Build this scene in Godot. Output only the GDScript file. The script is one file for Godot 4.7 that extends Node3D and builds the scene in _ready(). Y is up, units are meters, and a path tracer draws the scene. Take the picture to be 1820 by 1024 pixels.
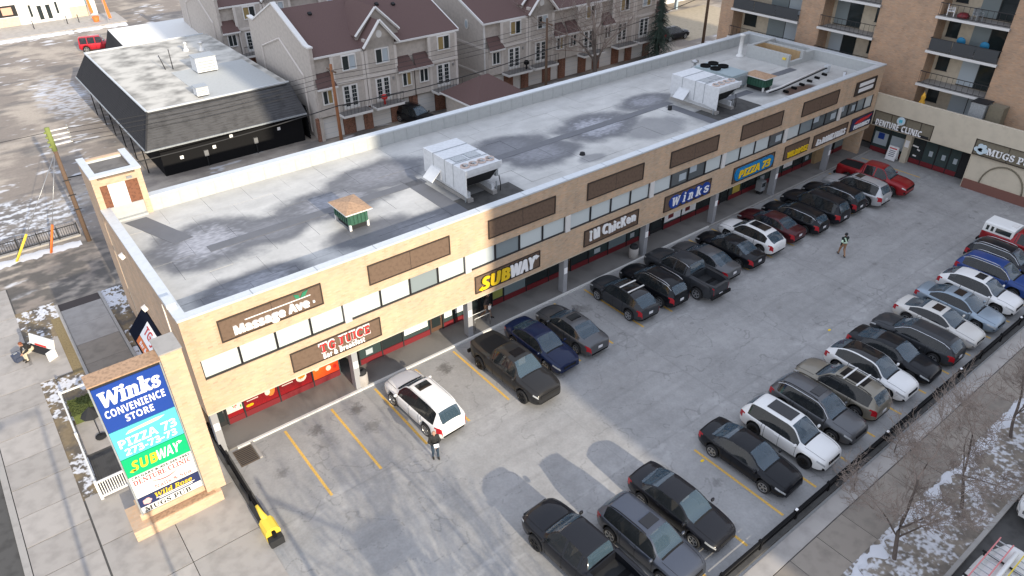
extends Node3D

var M := {}
var box_cache := {}
var rng := RandomNumberGenerator.new()


# ---------- materials ----------
func lin(r: float, g: float, b: float) -> Color:
	return Color(r, g, b).linear_to_srgb()

func mat(key: String, r: float, g: float, b: float, rough := 0.8, metal := 0.0) -> StandardMaterial3D:
	var m := StandardMaterial3D.new()
	m.resource_name = key
	m.albedo_color = lin(r, g, b)
	m.roughness = rough
	m.metallic = metal
	M[key] = m
	return m

func noise(seed_: int, freq: float, oct := 4, type := FastNoiseLite.TYPE_SIMPLEX_SMOOTH) -> FastNoiseLite:
	var n := FastNoiseLite.new()
	n.seed = seed_
	n.frequency = freq
	n.fractal_octaves = oct
	n.noise_type = type
	return n

# a tileable mottle that multiplies the base colour: lo..hi around 1
func mottle(seed_: int, lo: float, hi: float, freq := 0.012, size := 256) -> NoiseTexture2D:
	var t := NoiseTexture2D.new()
	t.width = size
	t.height = size
	t.seamless = true
	t.noise = noise(seed_, freq, 5)
	var g := Gradient.new()
	g.set_color(0, Color(lo, lo, lo).linear_to_srgb())
	g.set_color(1, Color(hi, hi, hi).linear_to_srgb())
	g.add_point(0.5, Color((lo + hi) / 2, (lo + hi) / 2, (lo + hi) / 2).linear_to_srgb())
	t.color_ramp = g
	return t

func tri(m: StandardMaterial3D, tex: Texture2D, metres: float) -> StandardMaterial3D:
	m.albedo_texture = tex
	m.uv1_triplanar = true
	m.uv1_world_triplanar = true
	m.uv1_scale = Vector3.ONE / metres
	return m

func brick_texture(base: Color, mortar: Color, spread: float, seed_: int) -> ImageTexture:
	# 10.24 x 5.12 m of running-bond brick, 1 px = 1 cm, with repaired areas and rain streaks
	var w := 1024
	var s := 512
	var im := Image.create(w, s, false, Image.FORMAT_RGB8)
	var r := RandomNumberGenerator.new()
	r.seed = seed_
	var big := noise(seed_ + 200, 0.5, 3)
	var run := noise(seed_ + 201, 1.0, 4)
	var n := 46
	for j in 64:
		var off := 11 if j % 2 else 0
		for i in n + 1:
			var m := posmod(i, n)
			var u := float(m) / n
			var x := m * 0.2226
			var area := lerpf(big.get_noise_2d(x, j * 0.08), big.get_noise_2d(x - 10.24, j * 0.08), u)
			var streak := lerpf(run.get_noise_2d(x * 1.6, j * 0.012), run.get_noise_2d((x - 10.24) * 1.6, j * 0.012), u)
			var k := 1.0 + r.randf_range(-spread, spread) + 0.16 * area - 0.22 * maxf(streak, 0.0)
			var warm := r.randf_range(-0.05, 0.05) + 0.05 * area
			if r.randf() < 0.06:
				k *= 0.88
			var c := Color(base.r * k * (1 + warm), base.g * k, base.b * k * (1 - warm)).linear_to_srgb()
			var mo := Color(mortar.r * (0.4 + 0.6 * k), mortar.g * (0.4 + 0.6 * k), mortar.b * (0.4 + 0.6 * k)).linear_to_srgb()
			var x0 := int(round(float(i) * w / n)) - off
			var x1 := int(round(float(i + 1) * w / n)) - off - 1
			im.fill_rect(Rect2i(maxi(x0, 0), j * 8, mini(x1, w) - maxi(x0, 0), 7), c)
			im.fill_rect(Rect2i(maxi(x0, 0), j * 8 + 7, mini(x1 + 1, w) - maxi(x0, 0), 1), mo)
			if x1 >= 0 and x1 < w:
				im.fill_rect(Rect2i(x1, j * 8, 1, 7), mo)
	return ImageTexture.create_from_image(im)

# ---------- mesh helpers ----------
func mb(smooth := false) -> SurfaceTool:
	var st := SurfaceTool.new()
	st.begin(Mesh.PRIMITIVE_TRIANGLES)
	st.set_smooth_group(0 if smooth else -1)
	return st

func t3(st: SurfaceTool, a: Vector3, b: Vector3, c: Vector3) -> void:   # counter-clockwise from outside
	st.add_vertex(a)
	st.add_vertex(c)
	st.add_vertex(b)

func q4(st: SurfaceTool, a: Vector3, b: Vector3, c: Vector3, d: Vector3) -> void:
	t3(st, a, b, c)
	t3(st, a, c, d)

func q4uv(st: SurfaceTool, a: Vector3, b: Vector3, c: Vector3, d: Vector3, ua: Vector2, ub: Vector2, uc: Vector2, ud: Vector2) -> void:
	for p in [[a, ua], [c, uc], [b, ub], [a, ua], [d, ud], [c, uc]]:
		st.set_uv(p[1])
		st.add_vertex(p[0])

func abox(st: SurfaceTool, c: Vector3, s: Vector3, b := Basis()) -> void:
	var h := s / 2
	var p := []
	for k in 8:
		p.append(c + b * Vector3(h.x if k & 1 else -h.x, h.y if k & 2 else -h.y, h.z if k & 4 else -h.z))
	q4(st, p[4], p[5], p[7], p[6])
	q4(st, p[1], p[0], p[2], p[3])
	q4(st, p[5], p[1], p[3], p[7])
	q4(st, p[0], p[4], p[6], p[2])
	q4(st, p[6], p[7], p[3], p[2])
	q4(st, p[0], p[1], p[5], p[4])

func atube(st: SurfaceTool, pts: Array, radii: Array, sides := 6, cap := true) -> void:
	var rings := []
	for i in pts.size():
		var d: Vector3
		if i == 0:
			d = pts[1] - pts[0]
		elif i == pts.size() - 1:
			d = pts[i] - pts[i - 1]
		else:
			d = pts[i + 1] - pts[i - 1]
		d = d.normalized()
		var u := d.cross(Vector3.UP if absf(d.y) < 0.95 else Vector3.RIGHT).normalized()
		var v := d.cross(u).normalized()
		var ring := []
		for k in sides:
			var a := TAU * k / sides
			ring.append(pts[i] + (u * cos(a) + v * sin(a)) * radii[i])
		rings.append(ring)
	for i in pts.size() - 1:
		for k in sides:
			var k2 := (k + 1) % sides
			q4(st, rings[i][k], rings[i][k2], rings[i + 1][k2], rings[i + 1][k])
	if cap:
		for k in range(1, sides - 1):
			t3(st, rings[0][0], rings[0][k + 1], rings[0][k])
			var l: Array = rings[-1]
			t3(st, l[0], l[k], l[k + 1])

# surface of revolution about the y axis through c; prof = [[r, y], ...] from bottom to top
func alathe(st: SurfaceTool, c: Vector3, prof: Array, sides := 12, b := Basis()) -> void:
	for i in prof.size() - 1:
		for k in sides:
			var a0 := TAU * k / sides
			var a1 := TAU * (k + 1) / sides
			var r0: float = prof[i][0]
			var r1: float = prof[i + 1][0]
			var p := [Vector3(cos(a0) * r0, prof[i][1], sin(a0) * r0), Vector3(cos(a1) * r0, prof[i][1], sin(a1) * r0), Vector3(cos(a1) * r1, prof[i + 1][1], sin(a1) * r1), Vector3(cos(a0) * r1, prof[i + 1][1], sin(a0) * r1)]
			for n in 4:
				p[n] = c + b * p[n]
			if r0 < 1e-5:
				t3(st, p[0], p[3], p[2])
			elif r1 < 1e-5:
				t3(st, p[1], p[0], p[2])
			else:
				q4(st, p[1], p[0], p[3], p[2])

# extrude a polygon (Vector2, counter-clockwise seen from +w) from w=a to w=b in the frame (o, u, v, w)
func aprism(st: SurfaceTool, poly: Array, o: Vector3, u: Vector3, v: Vector3, w: Vector3, a: float, b: float) -> void:
	var pv := PackedVector2Array(poly)
	var ids := Geometry2D.triangulate_polygon(pv)
	var f := func(p: Vector2, t: float) -> Vector3: return o + u * p.x + v * p.y + w * t
	for i in range(0, ids.size(), 3):
		var A := pv[ids[i]]
		var B := pv[ids[i + 1]]
		var C := pv[ids[i + 2]]
		if (B - A).cross(C - A) < 0:
			var s := B
			B = C
			C = s
		t3(st, f.call(A, b), f.call(B, b), f.call(C, b))
		t3(st, f.call(A, a), f.call(C, a), f.call(B, a))
	for i in pv.size():
		var A := pv[i]
		var B := pv[(i + 1) % pv.size()]
		q4(st, f.call(A, a), f.call(B, a), f.call(B, b), f.call(A, b))

func done(st: SurfaceTool) -> ArrayMesh:
	st.generate_normals()
	return st.commit()

# ---------- scene helpers ----------
func put(parent: Node, called: String, mesh: Mesh, m: Material, at := Vector3.ZERO, b := Basis()) -> MeshInstance3D:
	var o := MeshInstance3D.new()
	o.name = called
	o.mesh = mesh
	o.material_override = m
	o.transform = Transform3D(b, at)
	parent.add_child(o, true)
	return o

func obj(parent: Node, called: String, st: SurfaceTool, m: Material) -> MeshInstance3D:
	return put(parent, called, done(st), m)

func bx(parent: Node, called: String, m: Material, c: Vector3, s: Vector3, b := Basis()) -> MeshInstance3D:
	var key := Vector3i((s * 1000).round())
	if not box_cache.has(key):
		var st := mb()
		abox(st, Vector3.ZERO, s)
		box_cache[key] = done(st)
	return put(parent, called, box_cache[key], m, c, b)

# box given by its two corners
func b2(parent: Node, called: String, m: Material, x0: float, x1: float, y0: float, y1: float, z0: float, z1: float) -> MeshInstance3D:
	return bx(parent, called, m, Vector3((x0 + x1) / 2, (y0 + y1) / 2, (z0 + z1) / 2), Vector3(absf(x1 - x0), absf(y1 - y0), absf(z1 - z0)))

func tag(o: Node, label: String, category: String, group := "", kind := "") -> void:
	if label:
		o.set_meta("label", label)
	if category:
		o.set_meta("category", category)
	if group:
		o.set_meta("group", group)
	if kind:
		o.set_meta("kind", kind)

func thing(called: String, label: String, category: String, at := Vector3.ZERO, turn := 0.0, group := "") -> Node3D:
	var o := Node3D.new()
	o.name = called
	o.position = at
	o.rotation.y = turn
	add_child(o, true)
	tag(o, label, category, group)
	return o

func struct(o: Node) -> Node:
	o.set_meta("kind", "structure")
	return o

var fonts := {}
func font(face: String, bold: bool, italic := false) -> SystemFont:
	var key := face + str(bold) + str(italic)
	if not fonts.has(key):
		var f := SystemFont.new()
		f.font_names = PackedStringArray([face])
		f.font_weight = 700 if bold else 400
		f.font_italic = italic
		fonts[key] = f
	return fonts[key]

# raised lettering: centred on c, fitted to w x h metres, facing +z of basis b
func letters(parent: Node, called: String, s: String, m: Material, c: Vector3, w: float, h: float, b := Basis(), depth := 0.06, face := "Droid Sans", bold := true, slant := 0.0) -> MeshInstance3D:
	var t := TextMesh.new()
	t.font = font(face, bold)
	t.text = s
	t.font_size = 64
	t.pixel_size = 0.01
	t.curve_step = 2.0
	t.depth = 0.1
	var a := t.get_aabb()
	var o := MeshInstance3D.new()
	o.name = called
	o.mesh = t
	o.material_override = m
	var sc := Basis(Vector3(w / a.size.x, 0, 0), Vector3(slant * h / a.size.y, h / a.size.y, 0), Vector3(0, 0, depth / a.size.z))
	o.transform = Transform3D(b * sc, c - b * (sc * a.get_center()) + b * Vector3(0, 0, depth / 2))
	parent.add_child(o, true)
	return o

# heavier strokes: the same word laid three times, a touch apart and at slightly different depths
func heavy(parent: Node, called: String, s: String, m: Material, c: Vector3, w: float, h: float, b := Basis(), depth := 0.06, face := "Droid Sans", slant := 0.0, fat := 0.025) -> void:
	for k in 3:
		letters(parent, called, s, m, c + b * Vector3((k - 1) * fat, (k % 2) * fat * 0.6 - fat * 0.3, 0), w - 2 * fat, h - fat, b, depth + 0.002 * k, face, true, slant)

func disc_poly(rx: float, ry: float, n := 24) -> Array:
	var p := []
	for k in n:
		p.append(Vector2(cos(TAU * k / n) * rx, sin(TAU * k / n) * ry))
	return p


func _ready() -> void:
	rng.seed = 1
	# camera
	var cam := Camera3D.new()
	cam.name = "camera"
	cam.position = Vector3(3.90656, 25.89684, 28.07142)
	cam.rotation = Vector3(-0.58712, -0.66132, -0.00913)
	cam.fov = 43.2735
	cam.far = 1200.0
	cam.near = 0.3
	add_child(cam)
	cam.current = true
	# sky and air
	var we := WorldEnvironment.new()
	we.name = "sky"
	var env := Environment.new()
	env.background_mode = Environment.BG_SKY
	var sky := Sky.new()
	var sm := ProceduralSkyMaterial.new()
	sm.sky_top_color = Color(0.75, 0.785, 0.86)
	sm.sky_horizon_color = Color(0.98, 0.97, 0.955)
	sm.sky_curve = 0.16
	sm.ground_horizon_color = Color(0.62, 0.61, 0.60)
	sm.ground_bottom_color = Color(0.30, 0.29, 0.28)
	sm.sky_energy_multiplier = 1.0
	sky.sky_material = sm
	env.sky = sky
	env.tonemap_mode = Environment.TONE_MAPPER_LINEAR
	env.tonemap_exposure = 1.75
	env.sdfgi_enabled = true
	env.ssao_enabled = true
	env.ssil_enabled = true
	we.environment = env
	add_child(we)
	# low winter sun, straight up the street from behind the viewer
	var sun := DirectionalLight3D.new()
	sun.name = "sun"
	sun.light_color = Color(1.0, 0.945, 0.85)
	sun.light_energy = 1.12
	sun.light_angular_distance = 0.5
	sun.shadow_enabled = true
	add_child(sun)
	var toward := Vector3(-0.02, tan(deg_to_rad(18.8)), 1.0).normalized()
	sun.look_at_from_position(toward * 100.0, Vector3.ZERO, Vector3.UP)
	materials()
	ground()
	plaza()
	shop_signs()
	roof_units()
	wing()
	tower()
	background_buildings()
	pylon()
	driveway_side()
	poles()
	plants()
	cars()
	people()


# ---------- painted surfaces ----------
# roof membrane: wet patches, ice and cap-sheet strips in roof metres (u along x, v along z)
func roof_texture(x0: float, x1: float, z0: float, z1: float) -> ImageTexture:
	var w := 1140
	var h := 268
	var im := Image.create(w, h, false, Image.FORMAT_RGB8)
	var na := noise(11, 0.9, 4)
	var nb := noise(12, 3.5, 3)
	var nc := noise(13, 0.35, 3)
	var strk := noise(14, 6.0, 2)
	# puddles: x, z, rx, rz, ice
	var pud := [[11.6, -7.4, 3.8, 3.0, 0.9], [14.6, -6.9, 3.2, 1.9, 0.25], [18.8, -7.6, 4.0, 2.3, 0.6], [22.6, -9.2, 4.2, 2.3, 0.35], [12.0, -2.2, 3.4, 1.5, 0.6], [18.9, -3.0, 3.0, 1.6, 0.1], [21.6, -2.2, 3.4, 1.4, 0.3], [25.6, -3.0, 3.0, 2.8, 0.0], [31.2, -7.4, 3.8, 2.2, 0.2], [32.6, -5.6, 3.4, 2.2, 0.4], [38.6, -6.6, 3.8, 2.6, 1.0], [41.6, -3.9, 3.2, 1.8, 0.0], [45.0, -8.0, 3.0, 1.6, 0.5], [47.2, -2.6, 2.8, 2.2, 0.0], [54.0, -3.8, 2.2, 1.1, 0.0], [56.2, -2.2, 2.2, 0.8, -1.0], [34.6, -2.8, 1.2, 0.6, 0.0]]
	for j in h:
		var z := lerpf(z0, z1, (j + 0.5) / h)
		for i in w:
			var x := lerpf(x0, x1, (i + 0.5) / w)
			var v := 0.49 + 0.03 * na.get_noise_2d(x, z) + 0.06 * nc.get_noise_2d(x, z * 2.0) + 0.025 * nb.get_noise_2d(x, z)
			# one tone for each sheet
			var sx := int(floor(x / 2.44 + (0.5 if int(floor(z / 1.95)) % 2 else 0.0)))
			v += 0.022 * (float(hash(Vector2i(sx, int(floor(z / 1.95)))) % 1000) / 500.0 - 1.0)
			var c := Color(v * 1.0, v * 0.99, v * 0.95)
			var wet := 0.0
			var ice := 0.0
			var rust := 0.0
			for p in pud:
				var dx: float = (x - p[0]) / p[2]
				var dz: float = (z - p[1]) / p[3]
				if absf(dx) > 1.5 or absf(dz) > 1.5:
					continue
				var d := sqrt(dx * dx + dz * dz) + 0.20 * na.get_noise_2d(x * 0.45 + p[0], z * 0.45) + 0.03 * nb.get_noise_2d(x, z)
				var k := smoothstep(1.12, 0.66, d)
				wet = maxf(wet, k * (0.62 if p[4] == 0.0 else 1.0))
				if p[4] > 0.0:
					ice = maxf(ice, p[4] * smoothstep(0.72, 0.22, d + 0.22 * nb.get_noise_2d(x * 0.45, z * 0.9)) * (0.72 + 0.45 * strk.get_noise_2d(x * 0.35, z * 0.8)))
				elif p[4] < 0.0:
					rust = maxf(rust, k)
			c = c.lerp(Color(0.105, 0.11, 0.125), wet * 0.94)
			c = c.lerp(Color(0.10, 0.055, 0.035), rust * 0.9)
			c = c.lerp(Color(0.56, 0.57, 0.63), ice * 0.68)
			im.set_pixel(i, j, c.linear_to_srgb())
	return ImageTexture.create_from_image(im)

# lot slab: tyre polish, oil, patches; metres x0..x1, z0..z1
func lot_texture(x0: float, x1: float, z0: float, z1: float) -> ImageTexture:
	var w := 1180
	var h := 430
	var im := Image.create(w, h, false, Image.FORMAT_RGB8)
	var na := noise(21, 0.22, 5)
	var nb := noise(22, 1.6, 4)
	var nc := noise(23, 7.0, 2)
	var nd := noise(24, 0.5, 3)
	var r := RandomNumberGenerator.new()
	r.seed = 5
	var spots := []
	for k in 26:
		spots.append([11.0 + 2.53 * k - 1.27 + r.randf_range(-0.5, 0.5), r.randf_range(1.2, 3.2), r.randf_range(0.25, 0.7), r.randf_range(0.3, 1.0)])
		spots.append([11.0 + 2.53 * k - 1.27 + r.randf_range(-0.5, 0.5), r.randf_range(15.5, 17.8), r.randf_range(0.25, 0.7), r.randf_range(0.3, 1.0)])
	for k in 60:
		spots.append([r.randf_range(x0, x1), r.randf_range(z0, z1), r.randf_range(0.08, 0.3), r.randf_range(0.2, 0.7)])
	spots.append([14.6, 1.2, 0.5, 1.5])
	spots.append([20.0, 1.3, 0.55, 1.4])
	spots.append([12.3, 1.3, 0.5, 1.2])
	spots.append([29.5, 1.6, 0.5, 1.2])
	spots.append([11.2, -0.9, 1.1, 0.7])
	for j in h:
		var z := lerpf(z0, z1, (j + 0.5) / h)
		for i in w:
			var x := lerpf(x0, x1, (i + 0.5) / w)
			var v := 0.315 + 0.045 * na.get_noise_2d(x, z) + 0.03 * nb.get_noise_2d(x, z) + 0.03 * nc.get_noise_2d(x, z)
			# driving lane a little polished and darker streaks along x
			var lane := smoothstep(5.5, 7.5, z) * smoothstep(14.0, 12.0, z)
			v -= 0.014 * lane
			v += 0.03 * nd.get_noise_2d(x * 0.25, z * 2.2) * lane
			# joint lines of old pours
			var jx := absf(fposmod(x - 8.2, 7.3) - 3.65)
			if jx > 3.61 or absf(z - 5.75) < 0.03 or absf(z - 12.6) < 0.03:
				v *= 0.9
			# tyre tracks swinging out of the stalls and along the lane
			v += 0.016 * nd.get_noise_2d(x * 1.1 + z * 0.35, z * 0.12)
			v -= 0.02 * smoothstep(0.16, 0.02, absf(absf(z - 9.6 + 0.3 * nd.get_noise_1d(x * 0.15)) - 0.8))
			# tar-crack lines
			if absf(nd.get_noise_2d(x * 0.5 + 40.0, z * 0.5)) < 0.009:
				v *= 0.76
			# patched squares, salt drying in front of the stalls
			for p in [[29.5, 6.2, 3.2, 2.4, 0.92], [36.0, 9.4, 5.0, 1.5, 1.06], [43.0, 11.0, 2.4, 3.2, 0.93], [52.5, 6.8, 3.6, 2.8, 0.94], [19.5, 5.9, 4.2, 1.3, 1.07], [24.0, 10.6, 2.2, 2.2, 0.95]]:
				if absf(x - p[0]) < p[2] / 2 and absf(z - p[1]) < p[3] / 2:
					v *= p[4]
			v += 0.05 * smoothstep(0.1, 0.45, nb.get_noise_2d(x * 0.5 + 9.0, z * 0.9)) * (smoothstep(4.8, 5.6, z) * smoothstep(7.2, 6.0, z) + smoothstep(11.6, 12.6, z) * smoothstep(14.4, 13.4, z))
			im.set_pixel(i, j, Color(v * 1.0, v * 0.99, v * 0.975).linear_to_srgb())
	for s in spots:
		var ci := int((s[0] - x0) / (x1 - x0) * w)
		var cj := int((s[1] - z0) / (z1 - z0) * h)
		var rp := int(s[2] * 1.8 * w / (x1 - x0)) + 1
		for j in range(maxi(cj - rp, 0), mini(cj + rp, h)):
			for i in range(maxi(ci - rp, 0), mini(ci + rp, w)):
				var x := lerpf(x0, x1, (i + 0.5) / w)
				var z := lerpf(z0, z1, (j + 0.5) / h)
				var d: float = Vector2(x - s[0], z - s[1]).length() / s[2] + 0.5 * nb.get_noise_2d(x * 1.4, z * 1.4) + 0.25 * nc.get_noise_2d(x, z)
				var k: float = clampf(smoothstep(1.0, 0.2, d) * s[3] * 0.27, 0.0, 0.6)
				if k > 0.0:
					im.set_pixel(i, j, im.get_pixel(i, j).lerp(Color(0.16, 0.15, 0.14), k))
	return ImageTexture.create_from_image(im)

# worn ground: asphalt, mud, snow; weights chosen by mode
func ground_texture(mode: String, metres: Vector2, px: Vector2i, seed_: int) -> ImageTexture:
	var im := Image.create(px.x, px.y, false, Image.FORMAT_RGB8)
	var na := noise(seed_, 0.10, 5)
	var nb := noise(seed_ + 1, 0.7, 5)
	var nc := noise(seed_ + 2, 4.0, 3)
	var nd := noise(seed_ + 3, 0.35, 4)
	for j in px.y:
		var z := metres.y * (j + 0.5) / px.y
		for i in px.x:
			var x := metres.x * (i + 0.5) / px.x
			var c: Color
			var fine := nc.get_noise_2d(x, z)
			if mode == "alley":
				var a := na.get_noise_2d(x * 1.6, z * 1.0)
				var st := nb.get_noise_2d(x * 0.35, z * 1.0)
				c = Color(0.25, 0.215, 0.185).lerp(Color(0.42, 0.365, 0.305), smoothstep(-0.25, 0.5, a + 0.5 * st))
				c = c.lerp(Color(0.10, 0.098, 0.10), 0.6 * smoothstep(0.05, 0.5, nd.get_noise_2d(x * 0.35, z * 0.7)))
				c = c.lerp(Color(0.72, 0.73, 0.76), 0.7 * smoothstep(0.44, 0.64, 0.8 * nb.get_noise_2d(x * 0.5 + 90.0, z * 1.1) + 0.7 * na.get_noise_2d(x + 50.0, z)))
				# wet, muddy lane behind the plaza and the icy lot beyond the fence
				var xa := x - 20.0
				var za := z - 113.0
				var wet := smoothstep(1.15, 0.5, Vector2((xa - 5.5) / 7.5, (za + 22.0) / 5.0).length() + 0.5 * nb.get_noise_2d(x * 0.8, z * 1.2))
				c = c.lerp(Color(0.085, 0.08, 0.075), 0.85 * wet * smoothstep(-0.35, 0.1, nb.get_noise_2d(x * 0.7 + 30.0, z * 1.1)))
				var icy := smoothstep(1.1, 0.5, Vector2((xa - 3.0) / 7.0, (za + 33.0) / 4.6).length() + 0.4 * nb.get_noise_2d(x, z))
				c = c.lerp(Color(0.12, 0.12, 0.125), 0.6 * icy)
				c = c.lerp(Color(0.60, 0.62, 0.66), icy * smoothstep(-0.05, 0.25, nb.get_noise_2d(x * 1.1, z * 2.0) + 0.4 * fine))
				var icy2 := smoothstep(1.1, 0.6, Vector2((xa - 13.0) / 2.6, (za + 62.0) / 9.0).length() + 0.4 * nb.get_noise_2d(x, z))
				c = c.lerp(Color(0.50, 0.52, 0.57), 0.75 * icy2 * smoothstep(-0.3, 0.2, nb.get_noise_2d(x, z * 2.0)))
			elif mode == "verge":
				c = Color(0.24, 0.205, 0.165).lerp(Color(0.16, 0.138, 0.115), smoothstep(-0.3, 0.4, nb.get_noise_2d(x * 1.5, z * 1.5)))
				var sn := nd.get_noise_2d(x * 1.6, z * 1.6) * 0.8 + nb.get_noise_2d(x * 4.0, z * 4.0) * 0.8 + fine * 0.4
				c = c.lerp(Color(0.62, 0.63, 0.66), 0.85 * smoothstep(-0.1, 0.36, sn))
			elif mode == "slush":
				c = Color(0.22, 0.17, 0.105).lerp(Color(0.115, 0.10, 0.085), smoothstep(-0.3, 0.4, nb.get_noise_2d(x, z)))
				var sn2 := nb.get_noise_2d(x * 2.2, z * 2.2) * 0.9 + nd.get_noise_2d(x * 1.2, z * 1.2) * 0.8 + fine * 0.45 + 0.22 * sin(z * 0.9) - 0.1
				c = c.lerp(Color(0.68, 0.70, 0.75), 0.85 * smoothstep(0.0, 0.32, sn2))
			elif mode == "snow":
				c = Color(0.74, 0.75, 0.79)
				c = c.lerp(Color(0.40, 0.37, 0.34), smoothstep(0.05, 0.4, nb.get_noise_2d(x * 2.0, z * 2.0)))
			else:
				var v := 0.30 + 0.04 * nb.get_noise_2d(x, z) + 0.04 * nd.get_noise_2d(x, z)
				c = Color(v, v * 0.97, v * 0.93)
			c = c * (1.0 + 0.16 * fine)
			im.set_pixel(i, j, c.clamp().linear_to_srgb())
	return ImageTexture.create_from_image(im)

func poster_texture(kind: int) -> ImageTexture:
	# printed window films: plain blocks of colour, price flashes and food shapes
	var im := Image.create(160, 80, false, Image.FORMAT_RGB8)
	var red := Color(0.62, 0.05, 0.10)
	var dark := Color(0.20, 0.04, 0.07)
	var r := RandomNumberGenerator.new()
	r.seed = 60 + kind
	for y in 80:
		for x in 160:
			var c := red.lerp(dark, clampf((80 - y) / 80.0 * (0.6 if kind == 1 else 0.9), 0, 1))
			if kind == 0:
				c = Color(0.95, 0.93, 0.90)
			elif kind == 3:
				c = Color(0.95, 0.55, 0.12).lerp(Color(0.85, 0.22, 0.10), x / 160.0 * 0.5 + y / 160.0)
			im.set_pixel(x, y, c)
	var blobs := [[110, 48, 26, 16, Color(0.98, 0.96, 0.9)], [112, 44, 20, 10, Color(0.92, 0.60, 0.15)], [120, 40, 9, 6, Color(0.25, 0.5, 0.12)]]
	if kind == 1:
		blobs = [[128, 40, 22, 26, Color(0.92, 0.55, 0.25)], [112, 48, 13, 12, Color(0.95, 0.92, 0.85)], [118, 36, 8, 6, Color(0.15, 0.3, 0.08)], [24, 66, 18, 5, Color(0.98, 0.75, 0.05)]]
	if kind == 0:
		blobs = []
		for k in 22:
			blobs.append([r.randi_range(14, 146), r.randi_range(10, 56), r.randi_range(4, 9), r.randi_range(3, 6), Color.from_hsv(r.randf_range(-0.05, 0.13) + (0.0 if r.randf() < 0.8 else 0.3), 0.7, 0.75)])
	if kind == 3:
		blobs = [[60, 20, 30, 12, Color(0.99, 0.85, 0.15)], [120, 44, 22, 14, Color(0.9, 0.35, 0.1)], [96, 58, 16, 9, Color(0.97, 0.92, 0.85)], [136, 60, 12, 8, Color(0.8, 0.15, 0.1)], [26, 44, 16, 8, Color(0.98, 0.9, 0.8)]]
	for b in blobs:
		for y in range(maxi(0, b[1] - b[3]), mini(80, b[1] + b[3])):
			for x in range(maxi(0, b[0] - b[2]), mini(160, b[0] + b[2])):
				if pow(float(x - b[0]) / b[2], 2) + pow(float(y - b[1]) / b[3], 2) < 1.0:
					im.set_pixel(x, y, b[4])
	if kind == 0:
		im.fill_rect(Rect2i(0, 66, 160, 14), red)
	if kind in [1, 2]:
		for k in 3:
			im.fill_rect(Rect2i(14, 22 + 14 * k, [60, 44, 54][k], 3), Color(0.97, 0.93, 0.9))
		im.fill_rect(Rect2i(14, 30, 40, 7), Color(0.98, 0.96, 0.95))
	for y in 80:
		for x in 160:
			var c := im.get_pixel(x, y) * (0.78 + 0.14 * (float(hash(Vector2i(x / 3, y / 3)) % 100) / 100.0))
			c.a = 1.0
			im.set_pixel(x, y, c)
	return ImageTexture.create_from_image(im)

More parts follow.
